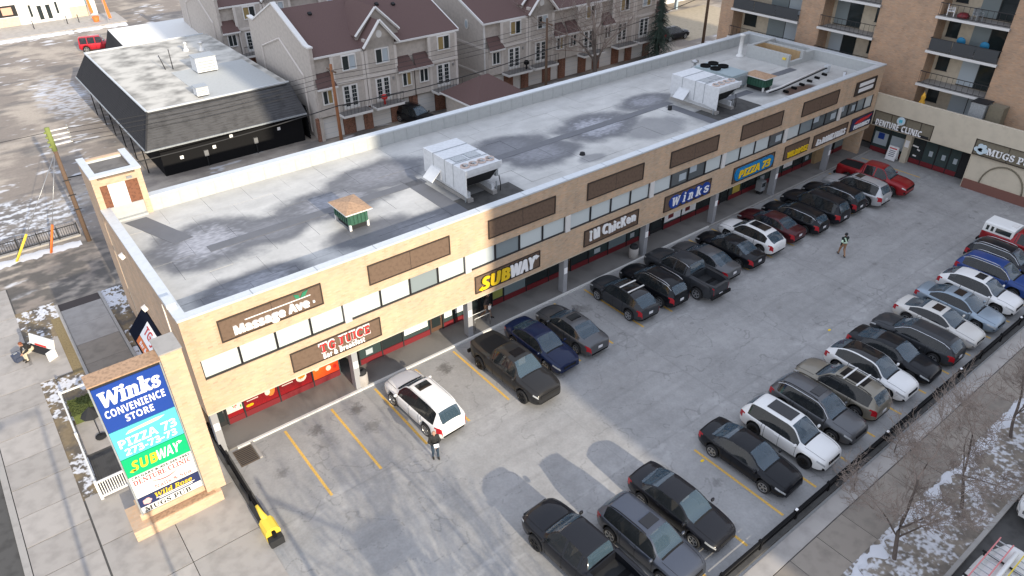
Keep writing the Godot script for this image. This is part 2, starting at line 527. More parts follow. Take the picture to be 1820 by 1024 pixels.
func materials() -> void:
	var brick := mat("buff_brick", 1, 1, 1, 0.9)
	tri(brick, brick_texture(Color(0.56, 0.40, 0.272), Color(0.51, 0.41, 0.30), 0.065, 1), 5.12)
	var tower := mat("orange_brick", 1, 1, 1, 0.9)
	tri(tower, brick_texture(Color(0.47, 0.315, 0.21), Color(0.40, 0.29, 0.21), 0.07, 2), 5.12)
	for mm in [brick, tower]:
		mm.uv1_scale = Vector3(1 / 10.24, 1 / 5.12, 1 / 10.24)
	var redb := mat("red_brick", 1, 1, 1, 0.9)
	tri(redb, brick_texture(Color(0.22, 0.095, 0.06), Color(0.28, 0.24, 0.2), 0.3, 3), 5.12)
	tri(mat("stucco", 0.50, 0.455, 0.41, 0.95), mottle(31, 0.86, 1.08, 0.02), 2.5)
	tri(mat("stucco_dark", 0.38, 0.34, 0.305, 0.95), mottle(32, 0.86, 1.08, 0.02), 2.5)
	tri(mat("cream_stucco", 0.60, 0.535, 0.42, 0.95), mottle(33, 0.9, 1.06, 0.012), 3.0)
	tri(mat("cream_siding", 0.56, 0.49, 0.38, 0.9), mottle(34, 0.85, 1.08, 0.015), 2.0)
	tri(mat("shingle_brown", 0.125, 0.075, 0.068, 0.95), mottle(35, 0.72, 1.2, 0.06), 1.6)
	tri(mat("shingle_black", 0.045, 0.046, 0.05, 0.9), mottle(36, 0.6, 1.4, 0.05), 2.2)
	tri(mat("shingle_sunlit", 0.09, 0.09, 0.093, 0.9), mottle(37, 0.45, 1.6, 0.03), 3.5)
	tri(mat("gravel_roof", 0.56, 0.54, 0.49, 0.95), mottle(38, 0.36, 1.3, 0.014), 9.0)
	tri(mat("roof_flash", 0.44, 0.455, 0.45, 0.8), mottle(39, 0.92, 1.05, 0.02), 1.8)
	tri(mat("concrete", 0.36, 0.345, 0.325, 0.9), mottle(40, 0.82, 1.12, 0.015), 2.6)
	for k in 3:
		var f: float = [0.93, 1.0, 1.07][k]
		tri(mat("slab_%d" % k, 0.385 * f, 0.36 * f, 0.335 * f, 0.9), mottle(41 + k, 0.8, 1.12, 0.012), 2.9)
		tri(mat("walk_%d" % k, 0.265 * f, 0.232 * f, 0.195 * f, 0.9), mottle(45 + k, 0.76, 1.16, 0.012), 2.9)
	tri(mat("asphalt", 0.10, 0.098, 0.095, 0.9), mottle(48, 0.7, 1.25, 0.02), 4.0)
	tri(mat("asphalt_old", 0.16, 0.15, 0.14, 0.9), mottle(49, 0.7, 1.25, 0.02), 4.0)
	tri(mat("walkway", 0.20, 0.19, 0.18, 0.85), mottle(50, 0.68, 1.25, 0.009), 5.0)
	tri(mat("unit_white", 0.66, 0.68, 0.70, 0.55), mottle(51, 0.88, 1.05, 0.02), 1.4)
	tri(mat("galv", 0.42, 0.45, 0.47, 0.45, 0.35), mottle(52, 0.75, 1.12, 0.03), 1.2)
	tri(mat("rust_wood", 0.44, 0.285, 0.18, 0.9), mottle(53, 0.6, 1.3, 0.03), 1.5)
	tri(mat("red_wood", 0.20, 0.08, 0.042, 0.75), mottle(54, 0.45, 1.5, 0.02), 1.2)
	tri(mat("green_paint", 0.035, 0.115, 0.075, 0.6), mottle(55, 0.6, 1.3, 0.03), 1.0)
	tri(mat("dead_grass", 0.24, 0.185, 0.095, 1.0), mottle(56, 0.55, 1.35, 0.05), 1.5)
	tri(mat("bark", 0.125, 0.10, 0.085, 0.95), mottle(57, 0.6, 1.3, 0.04), 0.8)
	tri(mat("twig", 0.30, 0.245, 0.21, 0.95), mottle(58, 0.7, 1.25, 0.04), 0.8)
	tri(mat("needles", 0.042, 0.068, 0.052, 0.9), mottle(59, 0.5, 1.5, 0.05), 1.2)
	tri(mat("pole_wood", 0.15, 0.10, 0.07, 0.95), mottle(60, 0.6, 1.3, 0.04), 0.9)
	tri(mat("tan_wall", 0.44, 0.31, 0.17, 0.9), mottle(61, 0.85, 1.1, 0.02), 1.6)
	tri(mat("sign_brown", 0.165, 0.115, 0.085, 0.85), mottle(62, 0.8, 1.15, 0.02), 1.5)
	tri(mat("sign_olive", 0.20, 0.175, 0.125, 0.85), mottle(63, 0.85, 1.1, 0.02), 1.5)
	tri(mat("cap_metal", 0.60, 0.635, 0.66, 0.45, 0.15), mottle(64, 0.92, 1.05, 0.02), 2.0)
	tri(mat("hedge", 0.09, 0.115, 0.03, 0.95), mottle(65, 0.5, 1.4, 0.06), 1.0)
	tri(mat("lane_tan", 0.42, 0.35, 0.25, 0.9), mottle(66, 0.85, 1.1, 0.02), 4.0)
	tri(mat("cap_sheet", 0.135, 0.14, 0.155, 0.7), mottle(67, 0.9, 1.1, 0.01), 3.0)
	M.shingle_sunlit.uv1_scale = Vector3(0.10, 1.3, 0.10)
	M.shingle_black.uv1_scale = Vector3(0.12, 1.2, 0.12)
	mat("white_paint", 0.74, 0.74, 0.72, 0.6)
	mat("trim_white", 0.70, 0.69, 0.67, 0.6)
	mat("trim_stucco", 0.62, 0.575, 0.53, 0.9)
	mat("black", 0.012, 0.012, 0.013, 0.5)
	mat("matte_black", 0.014, 0.014, 0.015, 0.95)
	mat("charcoal", 0.035, 0.036, 0.038, 0.6)
	mat("frame_brown", 0.045, 0.032, 0.024, 0.6)
	mat("dark_metal", 0.04, 0.04, 0.043, 0.45, 0.4)
	mat("steel", 0.45, 0.46, 0.47, 0.35, 0.8)
	mat("column", 0.31, 0.315, 0.33, 0.75)
	mat("red_panel", 0.17, 0.016, 0.022, 0.5)
	mat("yellow_line", 0.66, 0.36, 0.045, 0.8)
	mat("white_line", 0.66, 0.65, 0.62, 0.8)
	mat("yellow_plastic", 0.80, 0.58, 0.06, 0.55)
	mat("blind", 0.62, 0.66, 0.66, 0.7)
	mat("blind_grey", 0.20, 0.24, 0.25, 0.5)
	mat("room_dark", 0.055, 0.062, 0.065, 0.6)
	mat("curtain", 0.42, 0.48, 0.52, 0.8)
	mat("curtain_warm", 0.30, 0.22, 0.09, 0.8)
	var g := mat("pane", 0.55, 0.62, 0.64, 0.03, 0.0)
	g.transparency = BaseMaterial3D.TRANSPARENCY_ALPHA
	g.albedo_color.a = 0.16
	mat("pane_pale", 0.60, 0.655, 0.655, 0.12)
	mat("pane_grey", 0.24, 0.285, 0.30, 0.08)
	mat("pane_dim", 0.12, 0.135, 0.14, 0.06)
	mat("dark_pane", 0.022, 0.03, 0.032, 0.05, 0.0)
	mat("shop_glass", 0.05, 0.075, 0.075, 0.06, 0.15)
	for gk in [["car_glass", 0.11, 0.18, 0.24, 0.36], ["car_glass_side", 0.02, 0.024, 0.027, 0.72]]:
		var cg := mat(gk[0], gk[1], gk[2], gk[3], 0.03, 0.0)
		cg.transparency = BaseMaterial3D.TRANSPARENCY_ALPHA
		cg.albedo_color.a = gk[4]
	mat("cabin", 0.03, 0.03, 0.032, 0.9)
	mat("seat_grey", 0.075, 0.072, 0.07, 0.9)
	mat("tyre", 0.016, 0.016, 0.017, 0.85)
	mat("rim_silver", 0.45, 0.46, 0.47, 0.35, 0.7)
	mat("rim_black", 0.02, 0.02, 0.021, 0.35, 0.5)
	mat("chrome", 0.65, 0.66, 0.68, 0.2, 0.9)
	mat("tail_red", 0.38, 0.012, 0.02, 0.2)
	mat("lamp_clear", 0.55, 0.57, 0.58, 0.12, 0.3)
	mat("plate", 0.68, 0.68, 0.70, 0.5)
	mat("trim_dark", 0.022, 0.022, 0.023, 0.7)
	mat("sunroof", 0.012, 0.012, 0.014, 0.06)
	mat("letter_white", 0.90, 0.90, 0.90, 0.5)
	mat("letter_yellow", 0.86, 0.58, 0.02, 0.5)
	mat("letter_red", 0.62, 0.03, 0.03, 0.5)
	mat("letter_green", 0.03, 0.22, 0.12, 0.5)
	mat("letter_black", 0.01, 0.012, 0.012, 0.6)
	mat("sign_blue", 0.012, 0.055, 0.30, 0.4)
	mat("sign_navy", 0.02, 0.03, 0.10, 0.4)
	mat("awning_navy", 0.008, 0.011, 0.022, 0.9).metallic_specular = 0.15
	mat("sign_cyan", 0.10, 0.52, 0.66, 0.4)
	mat("sign_green", 0.0, 0.42, 0.16, 0.4)
	mat("sign_white", 0.78, 0.78, 0.76, 0.4)
	mat("pizza_blue", 0.01, 0.22, 0.52, 0.4)
	mat("skin", 0.45, 0.25, 0.17, 0.6)
	mat("hair_dark", 0.03, 0.02, 0.015, 0.8)
	mat("hair_red", 0.18, 0.055, 0.025, 0.8)
	mat("orange", 0.70, 0.17, 0.03, 0.6)
	mat("ladder_yellow", 0.70, 0.52, 0.03, 0.5)
	mat("ladder_pink", 0.62, 0.20, 0.20, 0.5)
	mat("blue_cloth", 0.02, 0.20, 0.38, 0.7)
	mat("wire", 0.03, 0.03, 0.03, 0.8)
	mat("moss_pole", 0.20, 0.24, 0.07, 0.95)
	for dk in ["black", "matte_black", "charcoal", "trim_dark", "sign_brown", "shingle_black", "shingle_sunlit", "asphalt"]:
		M[dk].metallic_specular = 0.15
	mat("snow", 0.60, 0.61, 0.64, 0.9)

func paint(key: String, r: float, g: float, b: float, metal := 0.25) -> StandardMaterial3D:
	if M.has(key):
		return M[key]
	var m := mat(key, r, g, b, 0.38, metal if r > 0.05 else 0.0)
	m.clearcoat_enabled = true
	m.clearcoat = 0.45
	m.metallic_specular = 0.35 if r > 0.05 else 0.22
	m.clearcoat_roughness = 0.06
	return m


# ---------- vehicles ----------
# A style is a centre-line: stations [z, top, belt] from tail to nose (nose at +z), lofted with rounded sections.
var styles := {}
var style_mesh := {}
var wheel_mesh := {}

func car_styles() -> void:
	styles.sedan = {w = 1.84, r = 0.335, wz = [-1.40, 1.42], floor_ = 0.19,
		p = [[-2.42, 0.62, 0.60], [-2.39, 0.86, 0.84], [-2.30, 1.00, 0.95], [-1.72, 1.07, 0.98], [-0.98, 1.38, 0.96], [-0.55, 1.45, 0.95], [0.10, 1.45, 0.93], [0.42, 1.38, 0.92], [1.16, 0.97, 0.90], [1.7, 0.91, 0.84], [2.15, 0.82, 0.75], [2.33, 0.75, 0.69], [2.40, 0.66, 0.62], [2.44, 0.48, 0.46]],
		ws = [0.30, 1.16], rw = [-1.72, -0.86], cab = [-1.50, 1.0], pil = [-0.36], tail_in = 0.36, head_in = 0.5}
	styles.coupe = {w = 1.86, r = 0.34, wz = [-1.40, 1.42], floor_ = 0.18,
		p = [[-2.40, 0.62, 0.60], [-2.37, 0.84, 0.82], [-2.26, 0.98, 0.94], [-1.85, 1.02, 0.96], [-0.98, 1.32, 0.95], [-0.45, 1.39, 0.93], [0.05, 1.39, 0.92], [0.36, 1.33, 0.91], [1.12, 0.96, 0.89], [1.7, 0.90, 0.83], [2.12, 0.81, 0.74], [2.31, 0.73, 0.67], [2.38, 0.64, 0.60], [2.42, 0.47, 0.45]],
		ws = [0.26, 1.12], rw = [-1.85, -0.86], cab = [-1.45, 0.96], pil = [-0.62], tail_in = 0.36, head_in = 0.5}
	styles.suv = {w = 1.88, r = 0.36, wz = [-1.36, 1.40], floor_ = 0.24, clad = true,
		p = [[-2.33, 0.66, 0.64], [-2.31, 0.98, 0.96], [-2.22, 1.16, 1.06], [-1.90, 1.52, 1.06], [-1.72, 1.62, 1.05], [-1.0, 1.68, 1.04], [0.05, 1.68, 1.02], [0.42, 1.61, 1.01], [1.10, 1.12, 1.0], [1.65, 1.07, 0.97], [2.06, 0.99, 0.89], [2.24, 0.91, 0.82], [2.31, 0.80, 0.74], [2.36, 0.55, 0.53]],
		ws = [0.30, 1.10], rw = [-2.22, -1.86], cab = [-1.86, 0.92], pil = [-0.98, -0.02], tail_in = 0.36, head_in = 0.42, rails = true}
	styles.bigsuv = {w = 1.98, r = 0.385, wz = [-1.45, 1.48], floor_ = 0.25,
		p = [[-2.52, 0.70, 0.68], [-2.50, 1.05, 1.0], [-2.42, 1.18, 1.08], [-2.12, 1.62, 1.08], [-1.92, 1.73, 1.07], [-1.1, 1.80, 1.06], [0.12, 1.79, 1.05], [0.50, 1.72, 1.04], [1.16, 1.20, 1.04], [1.75, 1.14, 1.02], [2.25, 1.03, 0.92], [2.45, 0.86, 0.78], [2.52, 0.60, 0.58]],
		ws = [0.38, 1.16], rw = [-2.42, -2.06], cab = [-2.02, 0.98], pil = [-1.10, -0.05], tail_in = 0.36, head_in = 0.42, rails = true}
	styles.crossover = {w = 1.88, r = 0.36, wz = [-1.36, 1.38], floor_ = 0.23, clad = true,
		p = [[-2.30, 0.66, 0.64], [-2.28, 0.94, 0.92], [-2.16, 1.10, 1.05], [-1.62, 1.42, 1.05], [-1.18, 1.57, 1.03], [-0.6, 1.62, 1.01], [0.08, 1.61, 1.0], [0.42, 1.54, 0.99], [1.12, 1.08, 0.97], [1.65, 1.04, 0.94], [2.05, 0.95, 0.85], [2.22, 0.87, 0.78], [2.29, 0.76, 0.70], [2.34, 0.53, 0.51]],
		ws = [0.30, 1.12], rw = [-2.16, -1.50], cab = [-1.66, 0.94], pil = [-0.82, 0.0], tail_in = 0.36, head_in = 0.5}
	styles.wagon = {w = 1.85, r = 0.345, wz = [-1.42, 1.42], floor_ = 0.21,
		p = [[-2.40, 0.64, 0.62], [-2.38, 0.92, 0.90], [-2.28, 1.06, 1.0], [-1.95, 1.36, 1.0], [-1.74, 1.46, 0.99], [-0.9, 1.52, 0.97], [0.05, 1.52, 0.95], [0.42, 1.45, 0.94], [1.14, 1.02, 0.93], [1.7, 0.96, 0.88], [2.13, 0.87, 0.80], [2.31, 0.79, 0.73], [2.38, 0.69, 0.65], [2.42, 0.50, 0.48]],
		ws = [0.30, 1.14], rw = [-2.28, -1.90], cab = [-1.88, 0.96], pil = [-1.0, -0.04], tail_in = 0.36, head_in = 0.42, rails = true}
	styles.pickup = {w = 2.02, r = 0.40, wz = [-1.80, 1.78], floor_ = 0.30,
		p = [[-2.90, 0.70, 0.68], [-2.88, 1.22, 1.20], [-2.78, 1.30, 1.28], [-1.02, 1.32, 1.30], [-0.98, 1.34, 1.26], [-0.86, 1.78, 1.24], [-0.72, 1.88, 1.23], [0.2, 1.93, 1.21], [0.62, 1.90, 1.20], [0.86, 1.80, 1.19], [1.42, 1.30, 1.18], [2.1, 1.25, 1.14], [2.66, 1.14, 1.04], [2.84, 1.0, 0.94], [2.90, 0.66, 0.64]],
		ws = [0.74, 1.42], rw = [-0.98, -0.79], cab = [-0.72, 1.22], pil = [-0.62, 0.22], bed = [-2.80, -1.0], tail_in = 0.2, head_in = 0.34}
	styles.jeep = {w = 1.80, r = 0.38, wz = [-1.28, 1.30], floor_ = 0.32,
		p = [[-2.10, 0.70, 0.68], [-2.09, 1.06, 1.04], [-2.02, 1.12, 1.08], [-1.97, 1.72, 1.08], [-1.86, 1.80, 1.07], [0.45, 1.80, 1.06], [0.58, 1.74, 1.06], [0.86, 1.14, 1.05], [1.9, 1.06, 0.98], [2.06, 0.98, 0.92], [2.10, 0.62, 0.60]],
		ws = [0.50, 0.86], rw = [-2.02, -1.90], cab = [-1.84, 0.66], pil = [-1.0, -0.1], tail_in = 0.16, head_in = 0.2}
	styles.van = {w = 2.02, r = 0.37, wz = [-1.75, 1.72], floor_ = 0.30,
		p = [[-2.80, 0.70, 0.68], [-2.78, 1.20, 1.18], [-2.72, 1.98, 1.20], [-2.55, 2.06, 1.20], [0.4, 2.08, 1.18], [0.85, 1.98, 1.17], [1.62, 1.30, 1.14], [2.2, 1.14, 1.04], [2.62, 0.98, 0.90], [2.76, 0.82, 0.76], [2.80, 0.58, 0.56]],
		ws = [0.74, 1.62], rw = [-2.78, -2.70], cab = [0.30, 1.30], pil = [], tail_in = 0.2, head_in = 0.34}

func prof(p: Array, z: float, k: int) -> float:
	var n := p.size()
	if z <= p[0][0]:
		return p[0][k]
	for i in n - 1:
		if z <= p[i + 1][0]:
			var h: float = p[i + 1][0] - p[i][0]
			var t: float = (z - p[i][0]) / h
			var d: float = (p[i + 1][k] - p[i][k]) / h
			var m0 := d
			var m1 := d
			if i > 0:
				m0 = limited((p[i][k] - p[i - 1][k]) / (p[i][0] - p[i - 1][0]), d)
			if i < n - 2:
				m1 = limited(d, (p[i + 2][k] - p[i + 1][k]) / (p[i + 2][0] - p[i + 1][0]))
			var t2 := t * t
			return (2 * t2 * t - 3 * t2 + 1) * p[i][k] + (t2 * t - 2 * t2 + t) * h * m0 + (3 * t2 - 2 * t2 * t) * p[i + 1][k] + (t2 * t - t2) * h * m1
	return p[-1][k]

func limited(a: float, b: float) -> float:
	return 0.0 if a * b <= 0.0 else 2.0 * a * b / (a + b)

func half_width(s: Dictionary, z: float) -> float:
	var u: float = absf(z) / s.p[-1][0]
	return s.w / 2 * (1.0 - 0.03 * u * u - 0.10 * pow(u, 6.0) - 0.17 * pow(u, 18.0))

func section(s: Dictionary, z: float) -> Array:
	var top := prof(s.p, z, 1)
	var belt := prof(s.p, z, 2)
	var hw := half_width(s, z)
	var u: float = absf(z) / s.p[-1][0]
	var bot: float = s.floor_ + 0.16 * pow(u, 10.0)
	for wz in s.wz:
		var ra: float = s.r + 0.055
		var d: float = absf(z - wz)
		if d < ra:
			bot = maxf(bot, s.r + sqrt(ra * ra - d * d))
	var d2 := maxf(top - belt, 0.03)
	var x6 := hw * 0.93
	var flat := 1.0 - smoothstep(0.05, 0.2, d2)
	var x7 := x6 - 0.36 * d2 - 0.05 - 0.09 * flat
	var y2 := minf(bot + 0.11, belt - 0.12)
	var y4 := belt - 0.11
	var cr := 0.034 + 0.018 * flat
	return [Vector3(0, bot, z), Vector3(hw * 0.88, bot, z), Vector3(hw * 0.975, y2, z), Vector3(hw, lerpf(y2, y4, 0.5), z), Vector3(hw * 0.992, y4, z), Vector3(hw * 0.965, belt - 0.025, z), Vector3(x6, belt, z),
		Vector3(x7, top - minf(0.045, d2 * 0.4), z), Vector3(x7 - 0.065, top - minf(0.008, d2 * 0.1), z), Vector3(x7 * 0.5, top + cr * 0.7, z), Vector3(0, top + cr, z)]

func style_parts(name_: String, pan: bool) -> Dictionary:
	var key := name_ + str(pan)
	if style_mesh.has(key):
		return style_mesh[key]
	var s: Dictionary = styles[name_]
	var zs := []
	var z0: float = s.p[0][0]
	var z1: float = s.p[-1][0]
	for q in s.p:
		zs.append(q[0])
	var n := 40
	for i in n + 1:
		zs.append(lerpf(z0, z1, float(i) / n))
	for wz in s.wz:
		var ra: float = s.r + 0.055
		for k in 9:
			zs.append(wz + ra * [-1.0, -0.97, -0.86, -0.6, 0.0, 0.6, 0.86, 0.97, 1.0][k])
	for c in s.cab + s.ws + s.rw + [s.ws[1] + 0.085]:
		zs.append(c)
	for c in s.pil:
		zs.append(c - 0.05)
		zs.append(c + 0.05)
	if s.has("bed"):
		zs += s.bed
	zs.append(z0 + s.tail_in)
	zs.append(z1 - s.head_in)
	zs.sort()
	var st := [zs[0]]
	for z in zs:
		if z - st[-1] > 0.012:
			st.append(z)
	var sec := []
	for z in st:
		sec.append(section(s, z))
	var out := {}
	var get_st := func(k: String) -> SurfaceTool:
		if not out.has(k):
			out[k] = mb(true)
		return out[k]
	for i in st.size() - 1:
		var zm: float = (st[i] + st[i + 1]) / 2
		var tall: bool = minf(prof(s.p, zm, 1) - prof(s.p, zm, 2), 1.0) > 0.16
		for j in 10:
			for side in 2:
				var k := "body"
				if j == 0:
					k = "underbody"
				elif j == 1 and s.has("clad"):
					k = "cladding"
				elif j == 2 and zm > z1 - 0.14:
					k = "cladding"
				elif j in [3, 4]:
					if zm < z0 + s.tail_in and j == 4:
						k = "taillight%d" % side
					elif zm < z0 + s.tail_in * 0.6 and j == 3 and not s.has("bed") :
						k = "taillight%d" % side
					elif zm > z1 - s.head_in and zm < z1 - 0.05 and j == 4:
						k = "headlight%d" % side
				if j == 6 and tall and zm > s.cab[0] and zm < s.cab[1]:
					k = "side_window%d" % side
					for c in s.pil:
						if absf(zm - c) < 0.051:
							k = "body" if name_ in ["pickup", "jeep"] else "side_window%d" % side
				elif j >= 8 and zm > s.ws[0] and zm < s.ws[1]:
					k = "windshield"
				elif j >= 8 and zm > s.ws[1] and zm < s.ws[1] + 0.085:
					k = "cowl"
				elif j >= 8 and zm > s.rw[0] and zm < s.rw[1]:
					k = "rear_window"
				elif j >= 8 and pan and zm > s.rw[1] and zm < s.ws[0]:
					k = "roof_panel"
				if s.has("bed") and j >= 8 and zm > s.bed[0] and zm < s.bed[1]:
					k = "bed_cover"
				var q: SurfaceTool = get_st.call(k)
				var a: Vector3 = sec[i][j]
				var b: Vector3 = sec[i + 1][j]
				var c2: Vector3 = sec[i + 1][j + 1]
				var d: Vector3 = sec[i][j + 1]
				if side == 0:
					q4(q, b, a, d, c2)
				else:
					var f := Vector3(-1, 1, 1)
					q4(q, a * f, b * f, c2 * f, d * f)
	# end caps, as a strip between the two sides
	for e in 2:
		var r: Array = sec[0] if e == 0 else sec[-1]
		for j in 10:
			var k := "body"
			if j <= 1:
				k = "cladding" if s.has("clad") else "underbody"
			elif e == 1 and j in [2, 3]:
				k = "cladding"
			var q: SurfaceTool = get_st.call(k)
			var f := Vector3(-1, 1, 1)
			if e == 0:
				q4(q, r[j], r[j] * f, r[j + 1] * f, r[j + 1])
			else:
				q4(q, r[j] * f, r[j], r[j + 1], r[j + 1] * f)
	# shut lines of doors and hood
	var gap := mb()
	var cuts: Array = s.pil.duplicate()
	cuts += [s.ws[1] - 0.22, s.wz[0] + 0.55]
	for c in cuts:
		var r := section(s, c)
		for side in [-1, 1]:
			for j in range(2, 6):
				var a: Vector3 = r[j] * Vector3(side, 1, 1)
				var b: Vector3 = r[j + 1] * Vector3(side, 1, 1)
				atube(gap, [a, b], [0.009, 0.009], 4, false)
	var hl := []
	for side in [-1, 1]:
		var pts := []
		var rr := []
		for q in 8:
			pts.append(section(s, lerpf(s.ws[1] + 0.1, z1 - 0.16, q / 7.0))[7] * Vector3(side, 1, 1) + Vector3(0, 0.002, 0))
			rr.append(0.009)
		atube(gap, pts, rr, 4, false)
	out["panel_gaps"] = gap
	var meshes := {}
	for k in out:
		meshes[k] = done(out[k])
	style_mesh[key] = meshes
	return meshes

func wheel(parent: Node3D, x: float, z: float, r: float, rim: Material) -> void:
	var key := str(r)
	if not wheel_mesh.has(key):
		var t := mb(true)
		var b := Basis(Vector3(0, 0, 1), -PI / 2)   # lathe axis y -> +x
		var w := 0.115
		alathe(t, Vector3.ZERO, [[0.0, -w], [r * 0.7, -w], [r * 0.93, -w * 0.95], [r, -w * 0.7], [r, w * 0.7], [r * 0.93, w * 0.95], [r * 0.72, w], [r * 0.68, w * 0.7], [0.0, w * 0.6]], 22, b)
		var m := mb()
		alathe(m, Vector3.ZERO, [[r * 0.60, w * 0.72], [r * 0.62, w * 1.02], [r * 0.70, w * 1.02], [r * 0.71, w * 0.8]], 22, b)
		alathe(m, Vector3.ZERO, [[r * 0.17, w * 0.62], [r * 0.16, w * 0.92], [0.0, w * 0.95]], 10, b)
		for k in 5:
			var a := TAU * k / 5
			for dd in [-0.12, 0.12]:
				var dir := Vector3(0, cos(a + dd), sin(a + dd))
				abox(m, dir * r * 0.38 + Vector3(w * 0.86, 0, 0), Vector3(0.025, r * 0.50, r * 0.085), Basis(Vector3(1, 0, 0), a + dd))
		wheel_mesh[key] = [done(t), done(m)]
	var bs := Basis() if x > 0 else Basis(Vector3.UP, PI)
	var o := put(parent, "wheel", wheel_mesh[key][0], M.tyre, Vector3(x, r, z), bs)
	put(o, "rim", wheel_mesh[key][1], rim)

# opt: pan (black roof), sunroof, rails, bars, bed ("open"/"cover"/"cap"), rim
func vehicle(called: String, label: String, category: String, style: String, col: Material, x: float, z: float, turn: float, opt := {}, group := "parked cars") -> Node3D:
	var s: Dictionary = styles[style]
	var L: float = opt.get("len", 1.0)
	var t := thing(called, label, category, Vector3(x, 0.004, z), turn, group)
	var parts := style_parts(style, opt.get("pan", false))
	for k in parts:
		var m: Material = col
		var nm: String = k
		if k == "underbody" or k == "panel_gaps":
			m = M.matte_black
		elif k == "cowl":
			m = M.trim_dark
		elif k == "cladding":
			m = M.trim_dark
		elif k.begins_with("taillight"):
			m = M.tail_red
			nm = "taillight"
		elif k.begins_with("headlight"):
			m = M.lamp_clear
			nm = "headlight"
		elif k.begins_with("side_window"):
			m = M.car_glass_side
			nm = "side_window"
		elif k == "windshield" or k == "rear_window":
			m = M.car_glass
		elif k == "roof_panel":
			m = M.sunroof
		elif k == "bed_cover":
			if opt.get("bed", "cover") == "open":
				continue
			m = M.trim_dark
		put(t, nm, parts[k], m)
	var rim: Material = opt.get("rim", M.rim_silver)
	for wz in s.wz:
		for sd in [-1, 1]:
			wheel(t, sd * (s.w / 2 - 0.115), wz, s.r, rim)
	var z1: float = s.p[-1][0]
	var z0: float = s.p[0][0]
	var bh := prof(s.p, z1 - 0.12, 1)
	# grille, plates, lamps on the end caps
	var gw: float = s.w * (0.62 if style in ["pickup", "van", "jeep"] else 0.46)
	bx(t, "grille", M.trim_dark if not opt.has("chrome_grille") else M.chrome, Vector3(0, bh - 0.20, z1 - 0.052), Vector3(gw, 0.17, 0.10))
	bx(t, "licence_plate", M.plate, Vector3(0, 0.74 if style != "pickup" else 0.62, z0 - 0.012), Vector3(0.31, 0.16, 0.02))
	var xm: float = half_width(s, s.ws[1] - 0.12)
	for sd in [-1, 1]:
		var mir := mb(true)
		alathe(mir, Vector3.ZERO, [[0.0, -0.075], [0.075, -0.065], [0.10, 0.0], [0.085, 0.06], [0.0, 0.078]], 8)
		put(t, "mirror", done(mir), opt.get("mirror", col), Vector3(sd * (xm + 0.07), prof(s.p, s.ws[1] - 0.2, 2) + 0.07, s.ws[1] - 0.24), Basis.from_scale(Vector3(1.15, 1.0, 0.7)))
	var hz := prof(s.p, 0.0, 1)
	if opt.get("sunroof", false):
		b2(t, "sunroof", M.sunroof, -0.36, 0.36, hz + 0.02, hz + 0.048, s.ws[0] - 0.72, s.ws[0] - 0.22)
	if opt.get("long_sunroof", false):
		b2(t, "sunroof", M.sunroof, -0.38, 0.38, hz + 0.02, hz + 0.05, s.ws[0] - 1.5, s.ws[0] - 0.2)
	if opt.get("rails", s.get("rails", false)):
		var half: float = section(s, -0.4)[7].x
		for sd in [-1, 1]:
			var rt := mb(true)
			var pts := []
			for k in 7:
				var zz := lerpf(s.rw[1] + 0.12, s.ws[0] - 0.12, k / 6.0)
				pts.append(Vector3(sd * (section(s, zz)[7].x - 0.01), prof(s.p, zz, 1) + (0.045 if k > 0 and k < 6 else 0.0), zz))
			atube(rt, pts, [0.02, 0.02, 0.02, 0.02, 0.02, 0.02, 0.02], 5)
			put(t, "roof_rail", done(rt), opt.get("rail_mat", M.trim_dark))
	if opt.get("bars", false):
		for zz in [-0.25, -0.95]:
			b2(t, "cross_bar", M.trim_white, -0.66, 0.66, hz + 0.06, hz + 0.10, zz - 0.04, zz + 0.04)
	# trim line along the windows
	if opt.get("chrome_line", false):
		for sd in [-1, 1]:
			var ct := mb()
			var pts := []
			for k in 9:
				var zz := lerpf(s.cab[0] - 0.1, s.cab[1] + 0.05, k / 8.0)
				var sc := section(s, zz)
				pts.append(Vector3(sd * (lerpf(sc[6].x, sc[7].x, 0.94) + 0.006), lerpf(sc[6].y, sc[7].y, 0.94), zz))
			atube(ct, pts, [0.012, 0.014, 0.014, 0.014, 0.014, 0.014, 0.014, 0.014, 0.012], 4)
			put(t, "window_trim", done(ct), M.chrome)
	# cabin: floor, dashboard, seats, seen through the glass
	var zc: float = s.ws[1]
	var yb: float = prof(s.p, 0.0, 2)
	var wi: float = s.w - 0.34
	if style != "van":
		bx(t, "cabin_floor", M.cabin, Vector3(0, yb - 0.42, (zc + s.cab[0]) / 2 - 0.1), Vector3(wi, 0.04, zc - s.cab[0] - 0.2))
	bx(t, "dashboard", M.cabin, Vector3(0, prof(s.p, zc, 2) - 0.10, zc - 0.28), Vector3(wi - 0.06, 0.14, 0.42))
	for sd in [-1, 1]:
		var seat := bx(t, "seat", M.seat_grey, Vector3(sd * 0.36, yb - 0.02, zc - 1.28), Vector3(0.46, 0.62, 0.16), Basis(Vector3(1, 0, 0), -0.2))
		bx(seat, "headrest", M.seat_grey, Vector3(0, 0.38, -0.01), Vector3(0.26, 0.16, 0.1))
	if not style in ["van", "pickup"]:
		bx(t, "rear_bench", M.seat_grey, Vector3(0, yb + 0.0, zc - 2.15), Vector3(wi - 0.1, 0.55, 0.18), Basis(Vector3(1, 0, 0), -0.25))
	# door handles and shut lines
	for sd in [-1, 1]:
		for c in s.pil.slice(-1) + [s.ws[1] - 1.0] if not style in ["van"] else [0.6]:
			var zz: float = c - 0.18
			bx(t, "door_handle", opt.get("handle", col), Vector3(sd * (half_width(s, zz) * 0.99), prof(s.p, zz, 2) - 0.10, zz), Vector3(0.04, 0.035, 0.17))
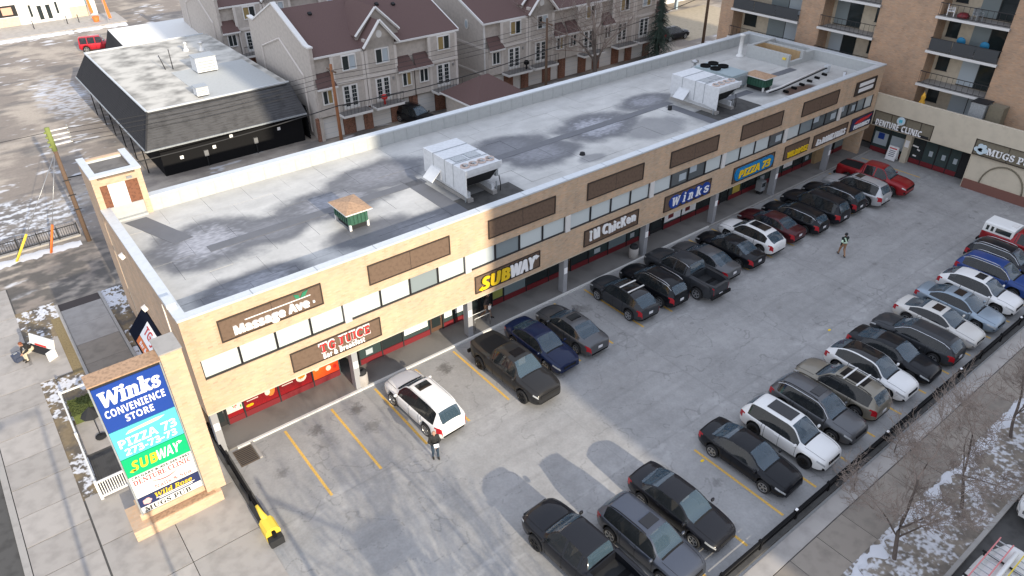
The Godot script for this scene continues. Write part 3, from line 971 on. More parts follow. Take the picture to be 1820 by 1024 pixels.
	if style == "pickup":
		match opt.get("bed", "cover"):
			"open":
				bx(t, "bed_floor", M.charcoal, Vector3(0, 0.80, -1.90), Vector3(1.52, 0.05, 1.78))
				for sd in [-1, 1]:
					bx(t, "bed_side", col, Vector3(sd * 0.82, 1.06, -1.90), Vector3(0.12, 0.50, 1.80))
				bx(t, "tailgate", col, Vector3(0, 1.03, -2.75), Vector3(1.6, 0.5, 0.09))
				bx(t, "bed_headboard", col, Vector3(0, 1.05, -1.04), Vector3(1.6, 0.5, 0.06))
			"cap":
				var cp := mb()
				var poly := [Vector2(-0.88, 1.30), Vector2(0.88, 1.30), Vector2(0.76, 1.84), Vector2(0.6, 1.92), Vector2(-0.6, 1.92), Vector2(-0.76, 1.84)]
				aprism(cp, poly, Vector3.ZERO, Vector3(1, 0, 0), Vector3(0, 1, 0), Vector3(0, 0, 1), -2.82, -0.92)
				var cap := put(t, "bed_cap", done(cp), M.white_paint)
				for sd in [-1, 1]:
					var tl := Basis(Vector3(0, 0, 1), sd * 0.22)
					bx(cap, "cap_window", M.dark_pane, Vector3(sd * 0.84, 1.58, -1.55), Vector3(0.02, 0.30, 0.95), tl)
					bx(cap, "cap_window", M.dark_pane, Vector3(sd * 0.84, 1.58, -2.25), Vector3(0.02, 0.32, 0.16), tl)
					bx(cap, "cap_window", M.dark_pane, Vector3(sd * 0.84, 1.58, -2.55), Vector3(0.02, 0.32, 0.16), tl)
				bx(cap, "roof_vent", M.trim_white, Vector3(0, 1.945, -1.2), Vector3(0.5, 0.05, 0.3))
		bx(t, "rear_bumper", M.chrome if opt.get("chrome_bumper", false) else M.trim_dark, Vector3(0, 0.55, -2.92), Vector3(1.8, 0.18, 0.14))
	return t

func cars() -> void:
	car_styles()
	var white := paint("paint_white", 0.72, 0.72, 0.71, 0.0)
	var pearl := paint("paint_pearl", 0.60, 0.585, 0.55, 0.05)
	var black := paint("paint_black", 0.007, 0.008, 0.011)
	var jet := paint("paint_jet", 0.011, 0.012, 0.016)
	var navy := paint("paint_navy", 0.010, 0.018, 0.055)
	var grey := paint("paint_grey", 0.105, 0.108, 0.115, 0.5)
	var gunmetal := paint("paint_gunmetal", 0.035, 0.038, 0.043, 0.5)
	var maroon := paint("paint_maroon", 0.060, 0.008, 0.012)
	var silver := paint("paint_silver", 0.48, 0.49, 0.50, 0.45)
	var red := paint("paint_red", 0.27, 0.010, 0.014)
	var bronze := paint("paint_bronze", 0.020, 0.020, 0.021, 0.3)
	var bluegrey := paint("paint_bluegrey", 0.075, 0.086, 0.112, 0.5)
	var beige := paint("paint_beige", 0.235, 0.215, 0.175, 0.45)
	var lightblue := paint("paint_lightblue", 0.27, 0.335, 0.40, 0.45)
	var blue := paint("paint_blue", 0.022, 0.055, 0.20, 0.3)
	var F := "cars parked along the shop fronts"
	var R := "cars parked along the street-side barrier"
	# front row: nose to the shops is turn PI
	vehicle("parked_suv", "large white suv parked in the sunlight with empty stalls on both sides", "suv", "bigsuv", white, 17.25, 3.55, PI + 0.05, {sunroof = true, rail_mat = white}, F)
	vehicle("parked_pickup", "matte dark pickup with closed black bed cover, hood to the lane, beside the navy sedan", "pickup truck", "pickup", bronze, 22.45, 4.35, 0.03, {sunroof = true, rim = M.rim_black, len = 1.0}, F)
	vehicle("parked_sedan", "navy blue sedan backed in beside the matte dark pickup, hood to the lane", "car", "sedan", navy, 25.0, 3.55, 0.02, {}, F)
	vehicle("parked_sedan", "grey sedan nose-in to the shops, between the navy sedan and the two empty stalls", "car", "sedan", grey, 27.35, 3.5, PI, {sunroof = true}, F)
	vehicle("parked_crossover", "dark grey crossover with two white roof bars across a black roof", "suv", "crossover", gunmetal, 32.0, 3.15, PI - 0.02, {pan = true, bars = true}, F)
	vehicle("parked_suv", "black suv with bright silver roof rails, beside the open-bed pickup", "suv", "suv", black, 34.45, 3.35, PI, {rail_mat = M.chrome, chrome_line = true}, F)
	vehicle("parked_pickup", "dark grey pickup with open empty bed and chrome trim, nose-in to the shops", "pickup truck", "pickup", gunmetal, 36.95, 3.75, PI, {bed = "open", chrome_line = true}, F)
	vehicle("parked_sedan", "grey sedan half hidden behind the open-bed pickup, pale rear window", "car", "sedan", grey, 39.4, 3.4, PI, {}, F)
	vehicle("parked_sedan", "black sedan beside the white crossover with the dark sunroof, nose-in to the shops", "car", "sedan", black, 41.9, 3.5, PI, {}, F)
	vehicle("parked_crossover", "white crossover with large dark sunroof, nose-in between a black and a maroon sedan", "suv", "crossover", white, 44.4, 3.4, PI, {long_sunroof = true}, F)
	vehicle("parked_sedan", "maroon sedan nose-in to the shops next to the white crossover", "car", "sedan", maroon, 46.95, 3.2, PI, {}, F)
	vehicle("parked_wagon", "long black wagon nose-in beside the maroon sedan", "car", "wagon", black, 49.3, 3.6, PI, {chrome_line = true}, F)
	vehicle("parked_suv", "tall boxy black suv between the black wagon and a lower black suv", "suv", "bigsuv", jet, 51.8, 3.6, PI, {rim = M.rim_black}, F)
	vehicle("parked_suv", "black suv with chrome side trim, beside the silver suv near the far corner", "suv", "suv", black, 54.3, 3.6, PI, {chrome_line = true}, F)
	vehicle("parked_suv", "silver suv with dark stripes between its roof rails, next to the red pickup", "suv", "bigsuv", silver, 56.8, 4.0, PI, {sunroof = true, bars = false}, F)
	vehicle("parked_pickup", "red pickup with black bed cover, last vehicle of the front row by the far corner", "pickup truck", "pickup", red, 59.7, 3.9, 0.06, {sunroof = false}, F)
	# street-side row: nose to the barrier is turn 0
	vehicle("parked_pickup", "black pickup with hood to the lane, red and white sticker on its rear glass", "pickup truck", "pickup", jet, 17.4, 15.2, PI + 0.04, {bed = "open", rim = M.rim_black}, R)
	vehicle("parked_suv", "silver-blue suv with sunroof between the black pickup and a black sedan at the bottom", "suv", "suv", bluegrey, 20.05, 16.4, 0.04, {sunroof = true}, R)
	vehicle("parked_sedan", "black sedan with chrome front, beside the silver-blue suv and an empty stall", "car", "sedan", jet, 22.45, 15.95, 0.04, {}, R)
	vehicle("parked_sedan", "black sedan between the empty stall and the white suv with black wheels", "car", "sedan", black, 27.15, 16.05, 0.02, {}, R)
	vehicle("parked_suv", "white suv with black wheels and a long dark sunroof", "suv", "suv", white, 29.85, 16.35, 0.02, {long_sunroof = true, rim = M.rim_black, rails = false}, R)
	vehicle("parked_suv", "dark grey suv with sunroof between the white suv with black wheels and the beige wagon", "suv", "suv", grey, 32.35, 16.25, 0.0, {sunroof = true, chrome_line = true}, R)
	vehicle("parked_wagon", "beige wagon with white roof bars, backed in to the barrier", "suv", "suv", beige, 34.75, 16.1, PI, {sunroof = true, bars = true, long_sunroof = true}, R)
	vehicle("parked_crossover", "white crossover with an all black glass roof", "suv", "crossover", white, 37.25, 16.3, 0.0, {pan = true}, R)
	vehicle("parked_sedan", "glossy black sedan between the black-roofed white crossover and a charcoal hatchback", "car", "coupe", black, 39.6, 16.3, 0.0, {pan = false}, R)
	vehicle("parked_hatchback", "charcoal hatchback backed in to the barrier, silver window trim", "car", "wagon", gunmetal, 42.0, 16.4, PI, {chrome_line = true, rails = false}, R)
	vehicle("parked_coupe", "pearl white coupe with dark sunroof beside the light blue sedan", "car", "coupe", pearl, 44.55, 16.4, 0.0, {sunroof = true}, R)
	vehicle("parked_sedan", "light blue sedan with dark sunroof", "car", "sedan", lightblue, 47.0, 16.45, 0.0, {sunroof = true}, R)
	vehicle("parked_suv", "white suv with small dark sunroof between the light blue sedan and the blue suv", "suv", "crossover", white, 49.5, 16.5, 0.0, {sunroof = true}, R)
	vehicle("parked_suv", "deep blue suv with white window trim at the right edge", "suv", "suv", blue, 52.1, 16.4, 0.0, {chrome_line = true, rail_mat = M.chrome}, R)
	vehicle("parked_suv", "black suv with silver roof rails beside the deep blue suv at the right edge", "suv", "suv", jet, 54.4, 16.0, 0.0, {chrome_line = true, rail_mat = M.chrome}, R)
	vehicle("parked_pickup", "red pickup carrying a white windowed bed cap at the right edge", "pickup truck", "pickup", red, 57.2, 16.3, 0.0, {bed = "cap"}, R)
	# elsewhere
	vehicle("parked_jeep", "bright red boxy suv parked on the street behind the black-roofed building", "suv", "jeep", paint("paint_bright_red", 0.50, 0.02, 0.035), 20.6, -79.6, 1.30, {}, "")
	vehicle("parked_suv", "black suv parked in front of the white garage doors of the townhouses", "suv", "suv", black, 38.6, -31.6, 0.2, {}, "")
	vehicle("parked_suv", "dark vehicle parked at the far end of the alley beside the townhouses", "suv", "suv", jet, 81.0, -36.0, 1.5, {}, "")
	# the two vans in the street at the lower right corner
	vehicle("parked_van", "white van with black bumper nosing in at the right edge of the street", "van", "van", white, 36.2, 25.95, -PI / 2, {chrome_grille = true, rim = M.rim_silver, mirror = M.trim_dark}, "vans parked in the street")
	vehicle("parked_van", "white van carrying a pink and a yellow ladder on its roof", "van", "van", white, 27.2, 26.2, -PI / 2, {mirror = M.trim_dark}, "vans parked in the street")
	ladder("roof_ladder", "pink fibreglass extension ladder strapped on the left of the white van's roof", M.ladder_pink, Vector3(27.6, 2.30, 25.72))
	ladder("roof_ladder", "yellow fibreglass ladder strapped on the right of the white van's roof", M.ladder_yellow, Vector3(27.9, 2.30, 26.62))
	for xx in [25.8, 27.0, 28.6]:
		var rk := thing("ladder_rack", "", "rack")
		b2(rk, "cross_bar", M.trim_dark, xx - 0.03, xx + 0.03, 2.16, 2.22, 25.3, 27.1)
		for zz in [25.4, 27.0]:
			b2(rk, "foot", M.trim_dark, xx - 0.03, xx + 0.03, 2.0, 2.16, zz - 0.03, zz + 0.03)
		tag(rk, "black roof rack bar on the white van, under the %s of its ladders" % ("far end" if xx > 28 else "middle" if xx > 26.5 else "near end"), "rack", "rack bars on the ladder van")
	var conduit := mb(true)
	atube(conduit, [Vector3(25.3, 2.32, 26.17), Vector3(29.3, 2.32, 26.17)], [0.09, 0.09], 8)
	tag(obj(self, "pipe_carrier", conduit, M.white_paint), "white pipe carrier tube between the pink and the yellow ladder", "tube")

func ladder(called: String, label: String, m: Material, c: Vector3) -> void:
	var t := thing(called, label, "ladder", c, 0.0, "ladders on the white van")
	for s in [-1, 1]:
		bx(t, "side_rail", m, Vector3(0, 0, s * 0.23), Vector3(4.0, 0.09, 0.04))
	for k in 13:
		bx(t, "rung", M.steel, Vector3(-1.85 + 0.305 * k, 0, 0), Vector3(0.035, 0.035, 0.43))


# ---------- the plaza ----------
const XL := 7.95
const XR := 64.84
const BAY := 7.3
const X0 := 8.14
const ROOF := 7.08
const TOP := 7.99
const ZB := -13.5

func framed_panel(p: Node3D, x0: float, x1: float, y0: float, y1: float, z: float, m: Material, seams := 1) -> void:
	b2(p, "panel", m, x0 + 0.06, x1 - 0.06, y0 + 0.06, y1 - 0.06, z + 0.002, z + 0.03)
	b2(p, "frame", M.frame_brown, x0, x1, y1 - 0.06, y1, z + 0.002, z + 0.07)
	b2(p, "frame", M.frame_brown, x0, x1, y0, y0 + 0.06, z + 0.002, z + 0.07)
	b2(p, "frame", M.frame_brown, x0, x0 + 0.06, y0 + 0.06, y1 - 0.06, z + 0.002, z + 0.07)
	b2(p, "frame", M.frame_brown, x1 - 0.06, x1, y0 + 0.06, y1 - 0.06, z + 0.002, z + 0.07)
	for k in seams:
		var xs := lerpf(x0, x1, (k + 1.0) / (seams + 1))
		b2(p, "seam", M.frame_brown, xs - 0.012, xs + 0.012, y0 + 0.06, y1 - 0.06, z + 0.03, z + 0.036)

func plaza() -> void:
	var B := thing("shopping_plaza", "long two-storey buff brick shopping plaza with flat pale roof and shop fronts under an overhang", "building")
	var f = M.buff_brick
	# front wall: bands, end piers, back-up behind the windows
	b2(B, "front_wall", f, XL, XR, 2.6, 4.50, -0.3, 0)
	b2(B, "front_wall", f, XL, XR, 5.60, 7.90, -0.3, 0)
	b2(B, "front_wall", f, XL, 8.32, 4.50, 5.60, -0.3, 0)
	b2(B, "front_wall", f, 64.30, XR, 4.50, 5.60, -0.3, 0)
	b2(B, "side_wall", f, XL, XL + 0.3, 0, 7.90, ZB + 0.3, -1.9)
	b2(B, "side_wall", f, XL, XL + 0.3, 2.6, 7.90, -1.9, -0.3)
	b2(B, "side_wall", f, XR - 0.3, XR, 0, 7.90, ZB + 0.3, -0.3)
	b2(B, "back_wall", M.cream_stucco, XL, XR, 0, 7.90, ZB, ZB + 0.3)
	# parapet inner faces and metal caps
	b2(B, "parapet_lining", M.roof_flash, XL + 0.3, XR - 0.3, ROOF - 0.05, 7.9, ZB + 0.3, ZB + 0.5)
	b2(B, "parapet_lining", M.roof_flash, XR - 0.55, XR - 0.3, ROOF - 0.05, 7.9, ZB + 0.5, -0.3)
	b2(B, "parapet_lining", M.roof_flash, XL + 0.3, XL + 0.42, ROOF - 0.05, 7.9, -12.7, -0.3)
	b2(B, "parapet_lining", M.roof_flash, XL + 0.42, XR - 0.55, ROOF - 0.05, 7.9, -0.42, -0.3)
	b2(B, "parapet_cap", M.cap_metal, XL - 0.04, XR + 0.04, 7.9, TOP, -0.44, 0.05)
	b2(B, "parapet_cap", M.cap_metal, XL - 0.05, XL + 0.44, 7.9, TOP, -12.9, -0.44)
	b2(B, "parapet_cap", M.cap_metal, 10.4, XR + 0.04, 7.9, TOP, ZB - 0.04, ZB + 0.52)
	b2(B, "parapet_cap", M.cap_metal, XR - 0.57, XR + 0.05, 7.9, TOP, ZB + 0.52, -0.44)
	for k in 54:
		var xs := 11.0 + 1.0 * k
		b2(B, "panel_seam", M.roof_flash, xs, xs + 0.04, ROOF, 7.9, ZB + 0.5, ZB + 0.53)
	# cap joints
	for k in 18:
		var xj := 11.2 + 3.1 * k
		b2(B, "cap_joint", M.galv, xj, xj + 0.05, TOP, TOP + 0.006, -0.445, 0.056)
	# roof deck under the membrane
	b2(B, "roof_deck", M.roof_flash, XL + 0.3, XR - 0.3, ROOF - 0.3, ROOF - 0.05, ZB + 0.3, -0.3)
	var rt := mat("roof_membrane", 1, 1, 1, 0.62)
	var rx0 := XL + 0.42
	var rx1 := XR - 0.55
	var rz0 := ZB + 0.5
	var rz1 := -0.42
	rt.albedo_texture = roof_texture(rx0, rx1, rz0, rz1)
	rt.texture_repeat = false
	var nx := 24
	var nz := 6
	for j in nz:
		var off := 0.0 if j % 2 == 0 else 0.5
		for i in nx + (1 if off > 0.0 else 0):
			var a := lerpf(rx0, rx1, clampf((i - off) / nx, 0, 1))
			var b := lerpf(rx0, rx1, clampf((i + 1 - off) / nx, 0, 1))
			var c := lerpf(rz0, rz1, float(j) / nz)
			var d := lerpf(rz0, rz1, float(j + 1) / nz)
			var e := 0.006
			var y := ROOF - 0.006 * (hash(i * 31 + j * 17) % 3)
			var st := mb()
			var uv := func(px: float, pz: float) -> Vector2: return Vector2((px - rx0) / (rx1 - rx0), (pz - rz0) / (rz1 - rz0))
			q4uv(st, Vector3(a + e, y, d - e), Vector3(b - e, y, d - e), Vector3(b - e, y, c + e), Vector3(a + e, y, c + e), uv.call(a, d), uv.call(b, d), uv.call(b, c), uv.call(a, c))
			for s in [[a + e, d - e, b - e, d - e], [b - e, d - e, b - e, c + e], [b - e, c + e, a + e, c + e], [a + e, c + e, a + e, d - e]]:
				var u2: Vector2 = uv.call(s[0], s[1])
				q4uv(st, Vector3(s[0], y - 0.04, s[1]), Vector3(s[2], y - 0.04, s[3]), Vector3(s[2], y, s[3]), Vector3(s[0], y, s[1]), u2, u2, u2, u2)
			obj(B, "roof_sheet", st, rt)
	# dark walkway strips torched on the membrane
	for s in [[11.4, 24.4, -7.15, -6.45], [27.6, 46.2, -6.95, -6.3], [49.3, 53.0, -4.75, -4.1], [23.2, 24.2, -7.6, -1.2], [45.2, 46.0, -6.2, -1.4], [56.0, 60.6, -6.0, -5.3]]:
		b2(B, "walkway_strip", M.cap_sheet, s[0], s[1], ROOF - 0.01, ROOF + 0.012, s[2], s[3])
	for s in [[23.4, 28.2, -3.4, -1.1], [46.0, 51.0, -4.1, -1.6]]:
		b2(B, "protection_mat", M.asphalt, s[0], s[1], ROOF - 0.012, ROOF + 0.009, s[2], s[3])
	var diag := mb()
	aprism(diag, [Vector2(8.75, 12.5), Vector2(9.9, 12.5), Vector2(11.2, 8.6), Vector2(10.2, 8.4)], Vector3.ZERO, Vector3(1, 0, 0), Vector3(0, 0, -1), Vector3(0, 1, 0), ROOF - 0.01, ROOF + 0.01)
	obj(B, "walkway_strip", diag, M.cap_sheet)
	# stair tower at the back corner
	b2(B, "stair_wall", f, XL - 0.02, XL + 0.28, 7.1, 9.75, -16.0, -12.9)
	b2(B, "stair_wall", f, 10.12, 10.42, 6.5, 9.75, -16.0, -12.9)
	b2(B, "stair_wall", f, XL + 0.28, 10.12, 5.0, 9.75, -16.0, -15.7)
	b2(B, "stair_wall", f, XL - 0.02, XL + 0.28, 0, 7.1, -16.0, ZB)
	b2(B, "stair_wall", f, 10.12, 10.42, 0, 6.5, -16.0, ZB)
	b2(B, "stair_wall", f, XL + 0.28, 10.12, 9.25, 9.6, -13.15, -12.9)
	b2(B, "stair_roof", M.asphalt_old, XL + 0.28, 10.12, 9.45, 9.6, -15.7, -13.15)
	b2(B, "stair_cap", M.cap_metal, XL - 0.06, XL + 0.32, 9.75, 9.86, -16.05, -13.3)
	b2(B, "stair_cap", M.cap_metal, 10.08, 10.46, 9.75, 9.86, -16.05, -13.3)
	b2(B, "stair_cap", M.cap_metal, XL - 0.06, 10.46, 9.752, 9.862, -13.3, -12.84)
	b2(B, "stair_cap", M.cap_metal, XL + 0.32, 10.08, 9.6, 9.7, -16.02, -15.6)
	b2(B, "stair_back_panel", M.red_wood, XL + 0.28, 8.62, 7.2, 9.25, -13.1, -13.05)
	b2(B, "stair_back_panel", M.red_wood, 9.50, 10.12, 7.2, 9.25, -13.1, -13.05)
	b2(B, "stair_door", M.white_paint, 8.62, 9.50, 7.2, 9.22, -13.08, -13.02)
	b2(B, "door_lintel", M.trim_stucco, XL + 0.28, 10.12, 9.22, 9.26, -13.04, -12.99)
	b2(B, "door_step", M.roof_flash, XL + 0.28, 10.12, ROOF, 7.2, -13.04, -12.75)
	bx(B, "wall_light", M.steel, Vector3(9.75, 9.42, -12.86), Vector3(0.3, 0.14, 0.12))
	# floodlights and conduit on the end wall
	for s in [[6.6, -9.8], [4.3, -8.0]]:
		bx(B, "wall_light", M.trim_white, Vector3(XL - 0.12, s[0], s[1]), Vector3(0.24, 0.26, 0.24), Basis(Vector3(0, 0, 1), 0.4))
	bx(B, "wall_conduit", M.trim_white, Vector3(XL - 0.03, 6.6, -2.4), Vector3(0.05, 1.9, 0.05))
	bx(B, "roof_junction_box", M.cap_metal, Vector3(XL + 0.12, 8.1, -1.5), Vector3(0.4, 0.2, 0.8))
	# roof hatch enclosure at the far corner
	b2(B, "hatch_wall", M.roof_flash, 60.5, 60.8, ROOF - 0.02, 8.1, -10.5, -6.2)
	b2(B, "hatch_wall", M.roof_flash, 60.8, 62.6, ROOF - 0.02, 7.45, -6.5, -6.2)
	b2(B, "hatch_wall", M.roof_flash, 62.6, 62.9, ROOF - 0.02, 8.1, -9.9, -6.2)
	b2(B, "hatch_wall", M.roof_flash, 62.9, XR - 0.55, ROOF - 0.02, 7.9, -6.6, -6.2)
	b2(B, "hatch_wall", M.roof_flash, 60.8, XR - 0.55, ROOF - 0.02, 8.08, -10.5, -10.2)
	b2(B, "hatch_lining", M.tan_wall, 62.55, 62.6, ROOF, 8.0, -10.2, -6.5)
	b2(B, "hatch_lining", M.tan_wall, 60.8, 62.55, ROOF, 8.0, -10.2, -10.15)
	b2(B, "hatch_floor", M.tan_wall, 60.8, 62.55, ROOF, ROOF + 0.03, -10.15, -6.5)
	bx(B, "wall_light", M.yellow_plastic, Vector3(60.44, 7.75, -6.6), Vector3(0.12, 0.16, 0.3))
	# soffit and floor of the arcade, storefront plane
	b2(B, "soffit", M.cream_stucco, XL, XR, 2.5, 2.6, -1.7, -0.3)
	b2(B, "soffit", M.cream_stucco, XL + 0.02, XR - 0.02, 2.52, 2.6, -0.3, -0.02)
	b2(B, "shop_back_wall", M.room_dark, XL + 0.3, XR - 0.3, 0.0, 2.6, -5.0, -4.8)
	b2(B, "shop_floor", M.walkway, XL + 0.3, XR - 0.3, 0.0, 0.1, -4.8, -1.76)
	# upper windows: four lights to a bay
	var dark := {"1_2": 1, "2_1": 2, "4_1": 3, "4_2": 3, "5_3": 3, "6_1": 4, "6_2": 5, "7_0": 5, "7_1": 5, "6_3": 5, "7_2": 6}
	for b in 8:
		var a: float = X0 + BAY * b + 0.18
		var e: float = minf(X0 + BAY * (b + 1) - 0.18, 64.30)
		if b > 0:
			b2(B, "window_pier", M.trim_white, a - 0.36, a, 4.5, 5.6, -0.26, 0.03)
		var n := 4
		for k in n:
			var w0 := lerpf(a, e, float(k) / n)
			var w1 := lerpf(a, e, float(k + 1) / n)
			var win := b2(B, "window", M.dark_metal, w0, w1, 4.50, 4.57, -0.2, -0.05)
			var cx := (w0 + w1) / 2
			# children are placed in the frame of the sill piece
			var o := Vector3(cx, 4.535, -0.125)
			bx(win, "frame", M.dark_metal, Vector3(w0 + 0.03, 5.08, -0.12) - o, Vector3(0.045, 1.02, 0.10))
			bx(win, "frame", M.dark_metal, Vector3(w1 - 0.03, 5.08, -0.12) - o, Vector3(0.04, 1.02, 0.10))
			var kind: int = dark.get("%d_%d" % [b, k], 0)
			var pm: Material = [M.pane_pale, M.pane_grey, M.pane_grey, M.pane_dim, M.pane_grey, M.pane_dim, M.pane_grey][kind]
			bx(win, "pane", pm, Vector3(cx, 5.08, -0.14) - o, Vector3(w1 - w0 - 0.09, 1.02, 0.012))
			if kind == 3 or kind == 5:
				bx(win, "blind", M.curtain, Vector3(lerpf(w0, w1, 0.3 + 0.4 * (k % 2)), 5.30 - 0.3 * (k % 2), -0.131) - o, Vector3((w1 - w0) * 0.4, 0.5, 0.006))
		b2(B, "window_backing", M.room_dark, a, e, 4.45, 5.65, -0.34, -0.302)
	# blank sign panels of the upper row
	for k in range(1, 7):
		var x: float = 9.45 + 7.34 * k
		framed_panel(B, x, x + 4.83, 6.12, 7.26, 0.0, M.sign_brown)
	# columns
	for k in 9:
		var x := X0 + BAY * k + (0.04 if k == 0 else 0.0)
		if k == 8:
			continue
		var col := b2(B, "column", M.column, x - 0.16, x + 0.16, 0.0, 2.5, -0.50, -0.05)
		bx(col, "column_notice", M.letter_white, Vector3(0, 0.45, 0.236), Vector3(0.26, 0.42, 0.02))
	storefronts(B)

func storefronts(B: Node3D) -> void:
	# [x0, x1, kind]: g glass, d door, p poster, w wall, o open recess
	var runs := [[8.30, 9.02, "d", 0], [9.02, 9.90, "p", 0], [9.90, 11.76, "p", 1], [11.76, 13.64, "p", 2], [13.64, 15.20, "p", 3], [15.20, 16.40, "o", 0],
		[16.40, 17.80, "g", 0], [17.80, 19.17, "g", 1], [19.17, 21.0, "g", 2], [21.0, 21.9, "d", 1], [21.9, 22.7, "g", 2], [22.7, 23.5, "g", 2],
		[23.5, 24.6, "d", 0], [24.6, 25.5, "d", 0], [25.5, 26.4, "g", 3], [26.4, 28.2, "g", 4], [28.2, 30.05, "g", 1], [30.05, 31.2, "g", 1],
		[31.2, 32.0, "d", 1], [32.0, 33.6, "g", 1], [33.6, 35.4, "g", 0], [35.4, 37.2, "g", 4], [37.2, 38.5, "g", 0], [38.5, 39.6, "g", 1], [39.6, 41.0, "d", 0],
		[41.0, 42.9, "g", 5], [42.9, 44.6, "g", 5], [44.6, 46.2, "g", 1], [46.2, 47.4, "g", 0], [47.4, 48.4, "d", 0], [48.4, 50.1, "g", 6], [50.1, 51.9, "g", 1], [51.9, 53.7, "g", 0],
		[53.7, 55.4, "g", 0], [55.4, 56.9, "g", 2], [56.9, 58.3, "g", 1], [58.3, 59.7, "g", 0], [59.7, 61.6, "w", 0], [61.6, 63.0, "g", 1], [63.0, 64.5, "g", 4]]
	var z := -1.7
	var pm := []
	for k in 4:
		var m := mat("poster_%d" % k, 1, 1, 1, 0.45)
		m.albedo_texture = poster_texture(k)
		pm.append(m)
	var glassy := [M.shop_glass, M.dark_pane, M.shop_glass, M.shop_glass, mat("shop_pale", 0.19, 0.25, 0.27, 0.08, 0.1), M.shop_glass, M.shop_glass]
	mat("notice_green", 0.30, 0.32, 0.08, 0.5)
	mat("notice_yellow", 0.55, 0.42, 0.08, 0.5)
	for r in runs:
		var a: float = r[0]
		var b: float = r[1]
		if r[2] == "w":
			b2(B, "pier_wall", M.tan_wall, a, b, 0.0, 2.5, z - 0.2, z + 0.3)
			continue
		if r[2] == "o":
			b2(B, "recess_wall", M.shop_glass, a - 0.04, a + 0.02, 0.1, 2.5, z - 1.4, z)
			b2(B, "recess_wall", M.charcoal, b - 0.02, b + 0.04, 0.1, 2.5, z - 1.4, z)
			b2(B, "door", M.charcoal, a, b, 0.1, 2.5, z - 1.5, z - 1.4)
			continue
		var post := b2(B, "mullion", M.charcoal, a - 0.035, a + 0.035, 0.09, 2.5, z - 0.06, z + 0.04)
		if r[2] == "d":
			var dr := b2(B, "door", M.charcoal if r[3] == 0 else mat("door_brown", 0.10, 0.05, 0.03, 0.6), a + 0.04, b - 0.04, 0.1, 2.5, z - 0.10, z - 0.05)
			bx(dr, "glass", M.dark_pane, Vector3(0, 0.05, 0.03), Vector3(b - a - 0.3, 1.9, 0.02))
			bx(dr, "handle", M.steel, Vector3((b - a) * 0.32, -0.1, 0.06), Vector3(0.03, 0.5, 0.04))
			continue
		b2(B, "base_panel", M.red_panel, a + 0.035, b - 0.035, 0.09, 0.44, z - 0.06, z + 0.02)
		if r[2] == "p":
			var st := mb()
			var x0 := a + 0.05
			var x1 := b - 0.05
			q4uv(st, Vector3(x0, 0.46, z), Vector3(x1, 0.46, z), Vector3(x1, 2.0, z), Vector3(x0, 2.0, z), Vector2(0, 1), Vector2(1, 1), Vector2(1, 0), Vector2(0, 0))
			obj(B, "window_poster", st, pm[r[3]])
			b2(B, "shop_glass", M.dark_pane, x0, x1, 0.46, 2.5, z - 0.05, z - 0.03)
			continue
		b2(B, "shop_glass", glassy[r[3]], a + 0.035, b - 0.035, 0.45, 2.5, z - 0.04, z - 0.02)
		var w := b - a
		match r[3]:
			2:
				b2(B, "window_notice", M.letter_white, a + 0.12, b - 0.15, 0.75, 1.15, z - 0.018, z)
				b2(B, "window_notice", M.letter_white, a + 0.12, a + w * 0.55, 1.25, 1.6, z - 0.018, z)
			3:
				b2(B, "window_notice", M.notice_green, a + 0.08, b - 0.08, 0.55, 1.5, z - 0.018, z)
			5:
				b2(B, "window_notice", M.letter_white, a + 0.08, b - 0.08, 0.6, 1.5, z - 0.018, z)
				b2(B, "window_notice", M.red_panel, a + w * 0.25, a + w * 0.55, 0.8, 1.25, z, z + 0.006)
			6:
				b2(B, "window_notice", M.notice_yellow, a + 0.5, b - 0.3, 0.5, 1.7, z - 0.018, z)
			0:
				b2(B, "window_notice", M.curtain, a + w * 0.3, a + w * 0.6, 0.6, 0.95, z - 0.018, z)

